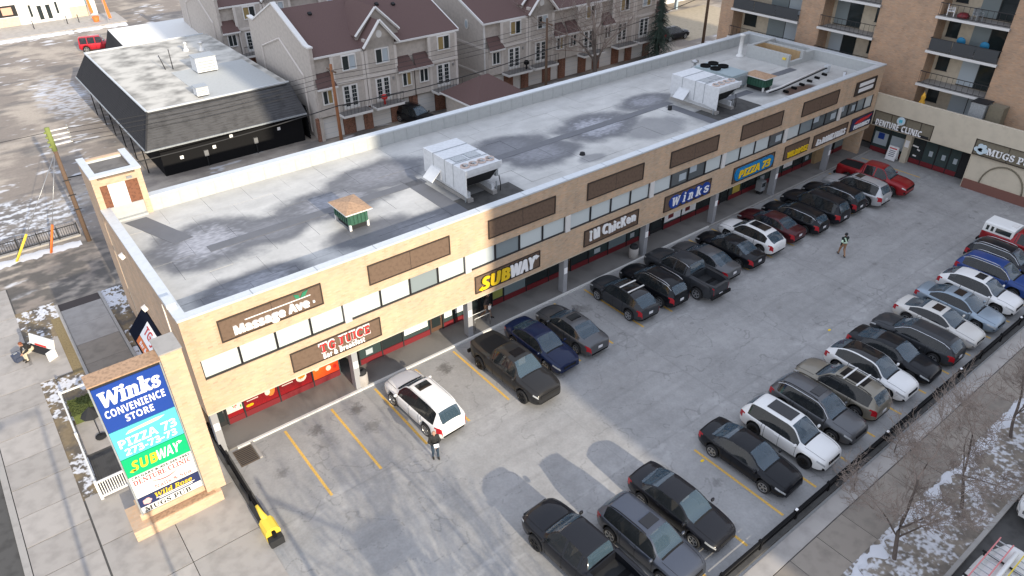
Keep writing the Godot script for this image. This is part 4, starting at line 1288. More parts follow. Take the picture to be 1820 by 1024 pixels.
func shop_signs() -> void:
	var F := Basis()
	var S: Node3D
	# upper row, first panel
	S = thing("shop_sign", "brown fascia sign with thick white lettering and a small green leaf, upper row near corner", "sign")
	framed_panel(S, 9.42, 14.33, 6.12, 7.30, 0.0, M.sign_brown)
	heavy(S, "lettering", "Massage Ave", M.letter_white, Vector3(11.82, 6.47, 0.03), 3.6, 0.62, F, 0.09)
	b2(S, "full_stop", M.letter_white, 13.80, 13.90, 6.42, 6.52, 0.03, 0.1)
	b2(S, "rule", M.letter_white, 10.6, 13.75, 6.86, 6.90, 0.03, 0.06)
	var lf := mb()
	aprism(lf, [Vector2(0, 0), Vector2(0.25, 0.05), Vector2(0.42, 0.30), Vector2(0.15, 0.24)], Vector3(13.25, 6.92, 0.03), Vector3(1, 0, 0), Vector3(0, 1, 0), Vector3(0, 0, 1), 0, 0.05)
	aprism(lf, [Vector2(-0.02, 0), Vector2(-0.06, 0.2), Vector2(-0.30, 0.28), Vector2(-0.22, 0.06)], Vector3(13.25, 6.92, 0.03), Vector3(1, 0, 0), Vector3(0, 1, 0), Vector3(0, 0, 1), 0, 0.05)
	obj(S, "leaf_emblem", lf, M.letter_green)
	# lower row
	S = thing("shop_sign", "brown sign with red block letters edged in white and a second white line", "sign")
	framed_panel(S, 12.2, 17.1, 2.92, 4.08, 0.0, M.sign_brown, 0)
	var n := 0
	var adv := [0.48, 0.44, 0.18, 0.36, 0.42, 0.22, 0.42, 0.40]
	var xx := 13.64
	for ch in "TG JUICE":
		if ch != " ":
			letters(S, "letter_outline", ch, M.letter_white, Vector3(xx + adv[n] / 2 - 0.01, 3.68, 0.03), adv[n] * (0.98 if ch != "I" else 1.0), 0.62, F, 0.05, "Droid Serif")
			letters(S, "letter", ch, M.letter_red, Vector3(xx + adv[n] / 2 - 0.01, 3.68, 0.08), adv[n] * (0.78 if ch != "I" else 0.7), 0.48, F, 0.05, "Droid Serif")
		xx += adv[n] * (1.0 if ch != " " else 0.6)
		n += 1
	letters(S, "second_line", "Bar & Breakfast", M.letter_white, Vector3(14.95, 3.17, 0.03), 2.3, 0.32, F, 0.06)
	S = thing("shop_sign", "brown sign whose chunky lettering turns from yellow to white with arrow tips", "sign")
	framed_panel(S, 23.1, 27.85, 2.92, 4.05, 0.0, M.sign_brown, 2)
	heavy(S, "letter_shadow", "SUB", M.letter_black, Vector3(24.53, 3.44, 0.03), 2.12, 0.94, F, 0.05, "Droid Sans", 0.12, 0.05)
	heavy(S, "letter_shadow", "WAY", M.letter_black, Vector3(26.47, 3.46, 0.03), 1.98, 0.94, F, 0.05, "Droid Sans", 0.12, 0.05)
	heavy(S, "lettering", "SUB", M.letter_yellow, Vector3(24.53, 3.47, 0.09), 2.02, 0.84, F, 0.06, "Droid Sans", 0.12, 0.04)
	heavy(S, "lettering", "WAY", M.letter_white, Vector3(26.47, 3.48, 0.09), 1.9, 0.84, F, 0.06, "Droid Sans", 0.12, 0.04)
	var ar := mb()
	aprism(ar, [Vector2(0, 0.0), Vector2(0.26, 0.16), Vector2(0.26, 0.06), Vector2(0.5, 0.06), Vector2(0.5, -0.06), Vector2(0.26, -0.06), Vector2(0.26, -0.16)], Vector3(23.3, 3.16, 0.09), Vector3(1, 0, 0), Vector3(0, 1, 0), Vector3(0, 0, 1), 0, 0.06)
	obj(S, "arrow", ar, M.letter_yellow)
	ar = mb()
	aprism(ar, [Vector2(0, 0.0), Vector2(-0.26, 0.16), Vector2(-0.26, 0.06), Vector2(-0.5, 0.06), Vector2(-0.5, -0.06), Vector2(-0.26, -0.06), Vector2(-0.26, -0.16)], Vector3(27.72, 3.76, 0.09), Vector3(1, 0, 0), Vector3(0, 1, 0), Vector3(0, 0, 1), 0, 0.06)
	obj(S, "arrow", ar, M.letter_white)
	S = thing("shop_sign", "dark brown sign with uneven hand-lettered white words", "sign")
	framed_panel(S, 31.4, 36.22, 2.92, 4.06, 0.0, M.sign_brown, 2)
	xx = 31.85
	n = 0
	for ch in "IM Chicken":
		var w: float = [0.17, 0.50, 0.14, 0.50, 0.38, 0.17, 0.37, 0.45, 0.38, 0.40][n]
		if ch != " ":
			var tall: float = 0.72 if ch in "IMCK" else (0.70 if ch in "hik" else 0.46)
			heavy(S, "letter", ch if ch != "k" else "K", M.letter_white, Vector3(xx + w / 2, 3.22 + tall / 2 + [0.0, 0.03, 0, 0.06, -0.02, 0.02, 0.05, 0.03, 0.08, 0.1][n], 0.03), w, tall, Basis(Vector3(0, 0, 1), [0.02, 0.05, 0, -0.06, 0.05, 0.0, -0.05, 0.06, 0.04, -0.04][n]), 0.09)
		xx += w + (0.16 if n == 0 else 0.055)
		n += 1
	S = thing("shop_sign", "brown sign with five separate white letters on blue shapes", "sign")
	framed_panel(S, 38.7, 43.52, 2.92, 4.08, 0.0, M.sign_brown, 2)
	n = 0
	for ch in "Winks":
		var x: float = [39.75, 40.65, 41.3, 42.15, 42.95][n]
		var w: float = [0.78, 0.24, 0.48, 0.55, 0.48][n]
		var tall: float = [0.62, 0.68, 0.48, 0.68, 0.48][n]
		var bl := mb()
		aprism(bl, disc_poly(w / 2 + 0.2, 0.48, 20), Vector3(x, 3.46, 0.03), Vector3(1, 0, 0), Vector3(0, 1, 0), Vector3(0, 0, 1), 0, 0.08)
		obj(S, "letter_plate", bl, M.sign_blue)
		letters(S, "letter", ch, M.letter_white, Vector3(x, 3.2 + tall / 2, 0.11), w, tall, F, 0.05, "Droid Serif", true, 0.15)
		n += 1
	S = thing("shop_sign", "brown sign filled by a bright blue rounded plate with yellow letters", "sign")
	framed_panel(S, 46.0, 50.92, 2.84, 4.08, 0.0, M.sign_brown, 0)
	var pill := mb()
	var pp := []
	for k in 24:
		var a := TAU * k / 24
		pp.append(Vector2(signf(cos(a)) * 1.85 + cos(a) * 0.46, sin(a) * 0.50))
	aprism(pill, pp, Vector3(48.46, 3.46, 0.03), Vector3(1, 0, 0), Vector3(0, 1, 0), Vector3(0, 0, 1), 0, 0.08)
	obj(S, "name_plate", pill, M.pizza_blue)
	letters(S, "letter_shadow", "PIZZA 73", M.letter_black, Vector3(48.50, 3.42, 0.11), 3.75, 0.66, F, 0.03, "Droid Sans", true, 0.12)
	heavy(S, "lettering", "PIZZA 73", M.letter_yellow, Vector3(48.46, 3.46, 0.14), 3.72, 0.62, F, 0.03, "Droid Sans", 0.12, 0.03)
	S = thing("shop_sign", "short brown sign with amber capital letters", "sign")
	framed_panel(S, 52.2, 55.42, 2.94, 4.08, 0.0, M.sign_brown, 1)
	letters(S, "lettering", "WILDROSE", M.letter_yellow, Vector3(54.0, 3.28, 0.03), 2.7, 0.46, F, 0.08)
	S = thing("shop_sign", "dark sign with white slanted serif capitals, between the amber one and the far corner", "sign")
	framed_panel(S, 56.08, 61.0, 2.90, 3.98, 0.0, M.sign_brown, 1)
	letters(S, "lettering", "La BABIE NAILS", M.letter_white, Vector3(58.65, 3.28, 0.03), 4.1, 0.5, F, 0.09, "Droid Serif", true, 0.18)
	S = thing("shop_sign", "last fascia sign before the corner, dark blue with a red stroke and white letters", "sign")
	framed_panel(S, 61.5, 64.82, 2.90, 4.05, 0.0, M.sign_navy, 0)
	var sw := mb()
	aprism(sw, [Vector2(0, 0), Vector2(0.7, -0.05), Vector2(2.0, 0.12), Vector2(2.5, 0.35), Vector2(1.2, 0.3), Vector2(0.4, 0.22)], Vector3(62.1, 3.5, 0.03), Vector3(1, 0, 0), Vector3(0, 1, 0), Vector3(0, 0, 1), 0, 0.06)
	obj(S, "red_stroke", sw, M.letter_red)
	letters(S, "lettering", "PHARMACY", M.letter_white, Vector3(63.3, 3.2, 0.03), 2.4, 0.36, F, 0.06)
	S = thing("shop_sign", "small dark upper sign with two white name strips at the far corner", "sign")
	framed_panel(S, 60.75, 63.85, 6.10, 7.25, 0.0, M.frame_brown, 0)
	for y in [6.32, 6.78]:
		b2(S, "name_strip", M.letter_white, 61.3, 63.5, y, y + 0.3, 0.03, 0.06)

func roof_units() -> void:
	# two packaged rooftop units of one kind
	var u := thing("rooftop_unit", "large white rooftop air unit nearest the sunlit end, four rusty fan rings on top", "rooftop unit", Vector3(25.75, ROOF, -4.7), 0.0, "white packaged units on the roof")
	var w := 1.2
	var st := mb()
	var side := [Vector2(-2.2, 0.55), Vector2(1.2, 0.55), Vector2(2.0, 1.5), Vector2(2.2, 1.62), Vector2(2.2, 2.02), Vector2(-2.2, 2.02)]
	aprism(st, side, Vector3(0, 0, 0), Vector3(0, 0, 1), Vector3(0, 1, 0), Vector3(-1, 0, 0), -w, w)
	obj(u, "cabinet", st, M.unit_white)
	for z in [-1.15, 0.05, 0.9]:
		b2(u, "cabinet_seam", M.galv, -w - 0.012, w + 0.012, 2.02, 2.05, z, z + 0.06)
		for s in [-1, 1]:
			b2(u, "cabinet_seam", M.galv, s * w - 0.012, s * w + 0.012, 0.62, 2.02, z, z + 0.05)
	b2(u, "top_lip", M.unit_white, -w - 0.06, w + 0.06, 1.80, 2.08, 2.19, 2.27)
	# slanting coil under the lip
	var cb := Basis(Vector3(1, 0, 0), atan2(0.95, 0.8) - PI / 2)
	bx(u, "coil", M.charcoal, Vector3(0, 1.04, 1.63), Vector3(2.2, 1.12, 0.03), Basis(Vector3(1, 0, 0), 0.70))
	for s in [-1, 1]:
		var gs := mb()
		aprism(gs, [Vector2(1.2, 0.55), Vector2(2.22, 0.42), Vector2(2.22, 1.9), Vector2(2.0, 1.5)], Vector3.ZERO, Vector3(0, 0, 1), Vector3(0, 1, 0), Vector3(-1, 0, 0), -s * w - 0.02, -s * w + 0.02)
		if s < 0:
			obj(u, "side_wing", gs, M.unit_white)
	for k in 4:
		var x := -0.85 + 0.57 * k
		var fr := mb(true)
		alathe(fr, Vector3(x, 2.03, 1.62), [[0.27, 0.0], [0.27, 0.09], [0.24, 0.09], [0.22, 0.03], [0.0, 0.02]], 16)
		var ring := obj(u, "fan_ring", fr, mat("fan_ring", 0.58, 0.46, 0.40, 0.7) if not M.has("fan_ring") else M.fan_ring)
		var fb := mb()
		alathe(fb, Vector3(x, 2.10, 1.62), [[0.07, 0.0], [0.06, 0.05], [0.0, 0.06]], 8)
		for a in 4:
			abox(fb, Vector3(x, 2.09, 1.62) + Basis(Vector3.UP, TAU * a / 4 + k * 0.4) * Vector3(0.13, 0, 0), Vector3(0.19, 0.015, 0.10), Basis(Vector3.UP, TAU * a / 4 + k * 0.4) * Basis(Vector3(1, 0, 0), 0.5))
		obj(ring, "fan_blade", fb, M.galv)
	for k in 2:
		b2(u, "top_grille", M.galv, -0.9 + 0.95 * k, -0.1 + 0.95 * k, 2.03, 2.06, 0.15, 0.80)
	var hood := mb()
	aprism(hood, [Vector2(-1.35, 1.25), Vector2(-0.35, 1.25), Vector2(-0.35, 0.6), Vector2(-1.35, 0.6)], Vector3.ZERO, Vector3(0, 0, 1), Vector3(0, 1, 0), Vector3(-1, 0, 0), w, w + 0.05)
	obj(u, "hood_back", hood, M.unit_white)
	bx(u, "air_hood", M.unit_white, Vector3(-w - 0.33, 0.92, -0.85), Vector3(0.9, 0.05, 1.0), Basis(Vector3(0, 0, 1), 0.75))
	for s in [-0.85, 0.85]:
		b2(u, "sleeper", M.unit_white, s - 0.1, s + 0.1, 0.22, 0.55, -2.3, 1.9)
		b2(u, "sleeper", M.concrete, s - 0.16, s + 0.16, 0.0, 0.22, -2.3, 2.1)
	for p in [[-w + 0.1, 1.9], [w - 0.1, 1.9]]:
		b2(u, "leg", M.galv, p[0] - 0.03, p[0] + 0.03, 0.0, 0.7, p[1] - 0.03, p[1] + 0.03)
	b2(u, "electrical_box", M.galv, w + 0.0, w + 0.16, 0.9, 1.5, 1.3, 1.75)
	var cd := mb(true)
	atube(cd, [Vector3(w + 0.1, 1.0, 1.9), Vector3(w + 0.14, 0.45, 2.0), Vector3(w + 0.1, 0.05, 2.0)], [0.03, 0.03, 0.03], 6)
	obj(u, "conduit", cd, M.dark_metal)
	var u2: Node3D = u.duplicate()
	u2.name = "rooftop_unit_001"
	add_child(u2, true)
	u2.position = Vector3(47.75, ROOF, -4.85)
	u2.set_meta("label", "large white rooftop air unit in the shade, beside the pale blue four-fan condenser")
	# green louvred hoods with a rusty top
	var g := thing("louvre_hood", "green louvred roof hood with a rusty lid, standing in the sunlit part of the roof", "roof vent", Vector3(18.5, ROOF, -4.75), 0.0, "green roof hoods")
	b2(g, "curb", M.charcoal, -0.45, 0.45, 0.0, 0.3, -0.75, 0.75)
	for s in [[-1, -1], [1, -1], [-1, 1], [1, 1]]:
		b2(g, "leg", M.trim_white, s[0] * 0.52 - 0.06, s[0] * 0.52 + 0.06, 0.0, 0.35, s[1] * 0.82 - 0.06, s[1] * 0.82 + 0.06)
	b2(g, "box", M.green_paint, -0.55, 0.55, 0.3, 1.0, -0.85, 0.85)
	for k in 7:
		var z := -0.75 + 0.25 * k
		b2(g, "louvre", M.green_paint, -0.60, -0.55, 0.34, 0.96, z - 0.06, z + 0.06)
	for k in 5:
		var x := -0.44 + 0.22 * k
		b2(g, "louvre", M.green_paint, x - 0.06, x + 0.06, 0.34, 0.96, 0.85, 0.90)
	var lid := mb()
	for q in [[-1, -1, 1, -1], [1, -1, 1, 1], [1, 1, -1, 1], [-1, 1, -1, -1]]:
		t3(lid, Vector3(q[2] * 0.78, 1.06, q[3] * 1.05), Vector3(q[0] * 0.78, 1.06, q[1] * 1.05), Vector3(0, 1.26, 0))
	obj(g, "lid", lid, M.rust_wood)
	b2(g, "lid_edge", M.trim_white, -0.78, 0.78, 0.99, 1.055, -1.05, 1.05)
	var g2: Node3D = g.duplicate()
	g2.name = "louvre_hood_001"
	add_child(g2, true)
	g2.position = Vector3(54.1, ROOF, -4.5)
	g2.set_meta("label", "green louvred roof hood with brown lid at the start of the long roof pipe")
	# condenser with four fans
	var c := thing("condenser", "pale blue-grey roof condenser with four round fans behind the far white unit", "condenser", Vector3(52.5, ROOF, -7.0))
	b2(c, "cabinet", mat("pale_blue_metal", 0.36, 0.44, 0.47, 0.5, 0.2), -1.0, 1.0, 0.25, 1.25, -1.9, 1.8)
	for k in 4:
		b2(c, "leg", M.galv, [-0.9, 0.8, -0.9, 0.8][k], [-0.8, 0.9, -0.8, 0.9][k], 0, 0.25, [-1.8, -1.8, 1.6, 1.6][k], [-1.7, -1.7, 1.7, 1.7][k])
	for k in 4:
		var p := Vector3([-0.48, 0.48, -0.48, 0.48][k], 1.25, [-1.25, -1.25, -0.25, -0.25][k])
		var fs := mb(true)
		alathe(fs, p, [[0.42, 0.0], [0.42, 0.14], [0.38, 0.14], [0.36, 0.03], [0.0, 0.02]], 18)
		obj(c, "fan", fs, M.matte_black)
	b2(c, "control_panel", M.galv, -0.9, 0.9, 0.35, 1.1, 1.8, 1.86)
	for k in 3:
		b2(c, "pipe_stub", M.galv, 1.0, 1.12, 0.4 + 0.2 * k, 0.5 + 0.2 * k, 1.0, 1.7)
	# small roof pieces
	var v := mb(true)
	alathe(v, Vector3(54.2, ROOF, -11.0), [[0.3, 0], [0.28, 0.12], [0.12, 0.16], [0.12, 0.5], [0.32, 0.55], [0.28, 0.7], [0.0, 0.78]], 14)
	tag(obj(self, "mushroom_vent", v, M.steel), "small shiny mushroom vent by the back parapet of the plaza roof", "roof vent")
	v = mb(true)
	alathe(v, Vector3(60.2, ROOF, -10.9), [[0.34, 0], [0.3, 0.1], [0.17, 0.2], [0.17, 1.75], [0.24, 1.75], [0.24, 1.9], [0.0, 1.95]], 14)
	tag(obj(self, "flue_pipe", v, M.white_paint), "tall white flue pipe at the roof's far back corner", "pipe")
	v = mb(true)
	alathe(v, Vector3(61.6, ROOF, -1.6), [[0.22, 0], [0.2, 0.08], [0.13, 0.1], [0.13, 0.5], [0.0, 0.52]], 10)
	tag(obj(self, "vent_pipe", v, M.steel), "short metal vent pipe near the front parapet at the far end", "pipe")
	v = mb(true)
	alathe(v, Vector3(34.4, ROOF, -3.6), [[0.2, 0], [0.18, 0.06], [0.16, 0.16], [0.0, 0.18]], 10)
	tag(obj(self, "roof_drain", v, M.charcoal), "small dark roof drain in the middle of the pale roof", "drain")
	v = mb(true)
	alathe(v, Vector3(45.0, ROOF, -5.6), [[0.16, 0], [0.15, 0.3], [0.0, 0.32]], 8)
	tag(obj(self, "vent_pipe", v, M.charcoal), "short dark vent stub beside the far white rooftop unit", "pipe")
	# pipe run along the far end
	var pr := thing("roof_pipe", "long silver pipe pair on low black feet along the far roof", "pipe")
	for s in [[0.0, 0.085, "silver"], [0.22, 0.05, "dark"]]:
		var ps := mb(true)
		atube(ps, [Vector3(52.9, ROOF + 0.35, -2.9 + s[0]), Vector3(54.6, ROOF + 0.35, -2.9 + s[0]), Vector3(61.8, ROOF + 0.42, -3.5 + s[0])], [s[1], s[1], s[1]], 8)
		obj(pr, "pipe", ps, M.trim_white if s[2] == "silver" else M.charcoal)
	for k in 6:
		var t := k / 5.0
		bx(pr, "foot", M.matte_black, Vector3(lerpf(54.9, 61.0, t), ROOF + 0.08, lerpf(-2.5, -3.0, t)), Vector3(0.16, 0.16, 0.42))
	bx(pr, "elbow_box", M.cap_metal, Vector3(61.9, ROOF + 0.3, -3.4), Vector3(0.5, 0.55, 0.35))


# ---------- pylon, awning, barriers ----------
func pylon() -> void:
	var P := thing("pylon_sign", "tall brick pylon with a stack of coloured tenant panels beside the driveway", "sign")
	b2(P, "brick_base", M.buff_brick, 3.45, 7.15, 0.0, 0.62, 1.2, 2.75)
	b2(P, "base_cap", M.rust_wood, 4.2, 6.9, 0.62, 0.66, 2.42, 2.72)
	b2(P, "brick_base", M.buff_brick, 3.9, 6.58, 0.62, 1.0, 1.3, 2.3)
	b2(P, "brick_pier", M.buff_brick, 6.60, 7.42, 0.62, 8.40, 1.35, 2.55)
	b2(P, "pier_cap", M.concrete, 6.57, 7.45, 8.40, 8.46, 1.32, 2.58)
	b2(P, "cabinet", M.charcoal, 4.0, 6.58, 1.0, 8.02, 1.6, 2.36)
	b2(P, "cabinet_top", M.rust_wood, 3.96, 6.6, 8.02, 8.08, 1.5, 2.36)
	b2(P, "cabinet_edge", M.galv, 3.97, 4.03, 1.0, 8.02, 2.36, 2.42)
	b2(P, "cabinet_edge", M.galv, 6.54, 6.59, 1.0, 8.02, 2.36, 2.42)
	var rows := [[5.75, 7.92, "sign_blue"], [4.25, 5.72, "sign_cyan"], [3.22, 4.22, "sign_green"], [1.98, 3.19, "sign_white"], [1.42, 1.95, "sign_navy"], [1.06, 1.40, "sign_white"]]
	var pn := []
	for r in rows:
		pn.append(b2(P, "tenant_panel", M[r[2]], 4.04, 6.53, r[0], r[1], 2.36, 2.40))
	var z := 2.40
	var at := func(k: int, c: Vector3) -> Vector3: return c - pn[k].position
	var F := Basis()
	for e in [[-0.025, 0.0], [0.025, 0.0], [0.0, 0.02], [0.0, -0.02]]:
		letters(pn[0], "lettering", "Winks", M.letter_white, at.call(0, Vector3(5.26 + e[0], 7.36 + e[1], z)), 2.2, 0.74, F, 0.02 + e[0] * 0.02 + e[1] * 0.05, "Droid Serif", true, 0.12)
	letters(pn[0], "lettering", "CONVENIENCE", M.letter_white, at.call(0, Vector3(5.27, 6.62, z)), 2.2, 0.36, F, 0.02)
	letters(pn[0], "lettering", "STORE", M.letter_white, at.call(0, Vector3(5.3, 6.14, z)), 1.05, 0.34, F, 0.02)
	var fl := mb()
	aprism(fl, [Vector2(-0.75, -0.05), Vector2(0.5, 0.02), Vector2(0.8, 0.14), Vector2(0.45, 0.16), Vector2(-0.1, 0.12), Vector2(-0.6, 0.08)], at.call(1, Vector3(5.3, 5.44, z)), Vector3(1, 0, 0), Vector3(0, 1, 0), Vector3(0, 0, 1), 0, 0.015)
	obj(pn[1], "swash", fl, mat("swash", 0.70, 0.78, 0.42, 0.5))
	letters(pn[1], "lettering", "PIZZA 73", M.letter_white, at.call(1, Vector3(5.3, 5.02, z)), 2.2, 0.42, F, 0.02)
	letters(pn[1], "lettering", "273-73-73", M.letter_white, at.call(1, Vector3(5.3, 4.54, z)), 2.0, 0.34, F, 0.02)
	letters(pn[2], "lettering", "SUB", M.letter_yellow, at.call(2, Vector3(4.82, 3.72, z)), 0.98, 0.52, F, 0.02, "Droid Sans", true, 0.14)
	letters(pn[2], "lettering", "WAY", M.letter_white, at.call(2, Vector3(5.74, 3.74, z)), 0.9, 0.52, F, 0.02, "Droid Sans", true, 0.14)
	var ar := mb()
	aprism(ar, [Vector2(0, 0.0), Vector2(0.14, 0.09), Vector2(0.14, 0.03), Vector2(0.24, 0.03), Vector2(0.24, -0.03), Vector2(0.14, -0.03), Vector2(0.14, -0.09)], at.call(2, Vector3(4.18, 3.5, z)), Vector3(1, 0, 0), Vector3(0, 1, 0), Vector3(0, 0, 1), 0, 0.02)
	obj(pn[2], "arrow", ar, M.letter_yellow)
	ar = mb()
	aprism(ar, [Vector2(0, 0.0), Vector2(-0.14, 0.09), Vector2(-0.14, 0.03), Vector2(-0.24, 0.03), Vector2(-0.24, -0.03), Vector2(-0.14, -0.03), Vector2(-0.14, -0.09)], at.call(2, Vector3(6.36, 3.94, z)), Vector3(1, 0, 0), Vector3(0, 1, 0), Vector3(0, 0, 1), 0, 0.02)
	obj(pn[2], "arrow", ar, M.letter_white)
	letters(pn[3], "lettering", "CALGARY & 403-245-3961", M.letter_black, at.call(3, Vector3(5.28, 3.09, z)), 2.3, 0.13, F, 0.012)
	letters(pn[3], "lettering", "DENTURE CLINIC", M.letter_red, at.call(3, Vector3(5.28, 2.83, z)), 2.3, 0.26, F, 0.012, "Droid Serif")
	var sm := mb()
	var arc := []
	for k in 9:
		arc.append(at.call(3, Vector3(5.3 + 0.62 * sin(lerpf(-1, 1, k / 8.0)), 2.70 - 0.26 * cos(lerpf(-1.3, 1.3, k / 8.0)), z + 0.01)))
	atube(sm, arc, [0.006, 0.014, 0.022, 0.028, 0.03, 0.028, 0.022, 0.014, 0.006], 5)
	obj(pn[3], "smile_stroke", sm, M.letter_red)
	letters(pn[3], "lettering", "Nails & Spa", M.letter_red, at.call(3, Vector3(5.55, 2.16, z)), 1.5, 0.24, F, 0.012, "Droid Serif", false)
	letters(pn[4], "lettering", "Wild Rose", M.letter_yellow, at.call(4, Vector3(5.45, 1.76, z)), 1.55, 0.26, F, 0.012, "Droid Serif", true, 0.2)
	for k in 2:
		bx(pn[4], "small_print", M.sign_white, at.call(4, Vector3(5.5, 1.58 - 0.08 * k, z + 0.006)), Vector3([1.6, 1.4][k], 0.035, 0.012))
	var rose := mb()
	for k in 5:
		aprism(rose, disc_poly(0.10, 0.075, 10), at.call(4, Vector3(4.36 + 0.09 * cos(TAU * k / 5), 1.66 + 0.09 * sin(TAU * k / 5), z)), Vector3(1, 0, 0), Vector3(0, 1, 0), Vector3(0, 0, 1), 0, 0.012 + 0.002 * k)
	obj(pn[4], "rose_emblem", rose, mat("rose_pink", 0.75, 0.42, 0.42, 0.5))
	letters(pn[5], "lettering", "MUGS PUB", M.letter_black, at.call(5, Vector3(5.1, 1.23, z)), 1.9, 0.25, F, 0.012, "Droid Serif")

func driveway_side() -> void:
	# slanted awning with print on the end wall
	var A := thing("awning", "dark awning on the plaza's end wall with white and orange-red print", "awning")
	var o := Vector3(7.92, 3.66, -9.3)
	var dn := Vector3(-1.02, -1.16, 0).normalized()   # down the slope
	var al := Vector3(0, 0, 1)
	var nn := al.cross(dn).normalized()
	if nn.x > 0:
		nn = -nn
	var Bs := Basis(al, -dn, nn)
	bx(A, "canvas", M.awning_navy, o + al * 3.0 + dn * 0.78, Vector3(6.0, 1.56, 0.05), Bs)
	bx(A, "print_band", M.letter_white, o + al * 3.3 + dn * 0.66 + nn * 0.03, Vector3(4.0, 0.82, 0.012), Bs)
	bx(A, "print_band", M.orange, o + al * 3.3 + dn * 1.27 + nn * 0.03, Vector3(4.0, 0.36, 0.012), Bs)
	letters(A, "lettering", "TG JUICE", M.letter_red, o + al * 3.3 + dn * 0.66 + nn * 0.036, 3.5, 0.56, Bs, 0.012)
	letters(A, "lettering", "Bar & Breakfast", M.letter_white, o + al * 3.3 + dn * 1.27 + nn * 0.036, 3.1, 0.2, Bs, 0.012)
	for z in [-9.28, -3.32]:
		var ck := mb()
		aprism(ck, [Vector2(0, 0), Vector2(0, -1.18), Vector2(-1.03, -1.18)], Vector3(7.92, 3.63, z), Vector3(1, 0, 0), Vector3(0, 1, 0), Vector3(0, 0, 1), -0.02, 0.02)
		obj(A, "cheek", ck, M.awning_navy)
	# rail barriers
	barrier("guard_barrier", "black steel guard barrier along the left edge of the lot, wrapped yellow at its end", Vector3(8.05, 0, -1.9), Vector3(8.05, 0, 6.45), true)
	barrier("guard_barrier", "long black steel guard barrier between the street-side cars and the sidewalk", Vector3(8.6, 0, 19.25), Vector3(66.0, 0, 19.35), false)
	# white picket yard beside the pylon
	var Y := thing("picket_fence", "white picket and lattice fence round the small yard behind the pylon sign", "fence")
	b2(Y, "top_rail", M.white_paint, 2.80, 2.88, 1.0, 1.08, -8.2, -0.75)
	b2(Y, "top_rail", M.white_paint, 2.80, 4.1, 1.0, 1.08, -0.75, -0.67)
	b2(Y, "top_rail", M.white_paint, 2.80, 4.2, 1.0, 1.08, -8.28, -8.2)
	b2(Y, "bottom_rail", M.white_paint, 2.80, 4.1, 0.12, 0.2, -0.75, -0.67)
	b2(Y, "bottom_rail", M.white_paint, 2.81, 2.87, 0.12, 0.2, -8.2, -0.75)
	for k in 13:
		b2(Y, "picket", M.white_paint, 2.86 + 0.1 * k, 2.90 + 0.1 * k, 0.2, 1.0, -0.73, -0.69)
	for k in 30:
		b2(Y, "picket", M.hedge, 2.82, 2.86, 0.2, 1.0, -8.1 + 0.245 * k, -8.06 + 0.245 * k)
	for p in [[2.84, -0.71], [4.1, -0.71], [2.84, -8.24], [2.84, -4.5]]:
		b2(Y, "post", M.white_paint, p[0] - 0.06, p[0] + 0.06, 0, 1.14, p[1] - 0.06, p[1] + 0.06)
	# hedge planter, deck and umbrella
	var H := thing("planter_hedge", "low clipped green hedge box in the corner of the fenced yard", "hedge")
	b2(H, "box", M.hedge, 2.98, 4.05, 0.02, 0.55, -8.0, -6.6)
	var lf := mb()
	rng.seed = 77
	for k in 900:
		var p := Vector3(rng.randf_range(2.95, 4.08), 0.0, rng.randf_range(-8.03, -6.55))
		p.y = rng.randf_range(0.52, 0.62)
		abox(lf, p, Vector3(0.05, 0.012, 0.035), Basis.from_euler(Vector3(rng.randf_range(-0.8, 0.8), rng.randf_range(0, 6), rng.randf_range(-0.8, 0.8))))
	obj(H, "leaves", lf, M.hedge).set_meta("kind", "stuff")
	var U := thing("patio_umbrella", "closed-in dark patio umbrella on the little deck behind the pylon", "umbrella", Vector3(3.75, 0.04, -4.9))
	var us := mb()
	alathe(us, Vector3(0, 1.5, 0), [[0.5, 0.0], [0.06, 0.42], [0.0, 0.48]], 8)
	obj(U, "canopy", us, M.charcoal)
	us = mb(true)
	atube(us, [Vector3(0, 0, 0), Vector3(0, 1.6, 0)], [0.025, 0.025], 6)
	obj(U, "pole", us, M.dark_metal)
	us = mb()
	alathe(us, Vector3.ZERO, [[0.26, 0], [0.26, 0.05], [0.05, 0.1], [0.0, 0.1]], 12)
	obj(U, "base", us, M.charcoal)
	# advertising bench, and the bins, boards
	var bn := thing("advert_bench", "white-backed street bench on its concrete pad by the sidewalk, man bending over it", "bench", Vector3(2.72, 0.02, -13.95), -1.04)
	bx(bn, "backrest", M.white_paint, Vector3(0, 0.78, -0.25), Vector3(1.9, 0.62, 0.06), Basis(Vector3(1, 0, 0), -0.25))
	bx(bn, "advert_stripe", M.letter_red, Vector3(-0.1, 0.55, -0.16), Vector3(0.9, 0.1, 0.02), Basis(Vector3(1, 0, 0), -0.25))
	bx(bn, "seat", M.charcoal, Vector3(0, 0.44, 0.05), Vector3(1.85, 0.06, 0.5))
	for s in [-1, 1]:
		bx(bn, "end_frame", M.white_paint, Vector3(s * 0.9, 0.30, 0.05), Vector3(0.07, 0.6, 0.55))
	var k := 0
	for p in [[15.75, 0.02, "speckled concrete litter bin with black lid beside the first sunlit column"], [36.55, -0.05, "concrete litter bin with black lid beside the column near the open-bed pickup"]]:
		var bin := thing("litter_bin", p[2], "bin", Vector3(p[0], 0.09, p[1] - 0.3), 0, "litter bins at the columns")
		var bs := mb(true)
		alathe(bs, Vector3.ZERO, [[0.30, 0.0], [0.33, 0.06], [0.33, 0.72], [0.28, 0.74]], 14)
		obj(bin, "body", bs, M.slab_2)
		bs = mb(true)
		alathe(bs, Vector3.ZERO, [[0.29, 0.74], [0.31, 0.80], [0.24, 0.95], [0.12, 1.0], [0.1, 0.96], [0.0, 0.96]], 14)
		obj(bin, "lid", bs, M.charcoal)
		k += 1
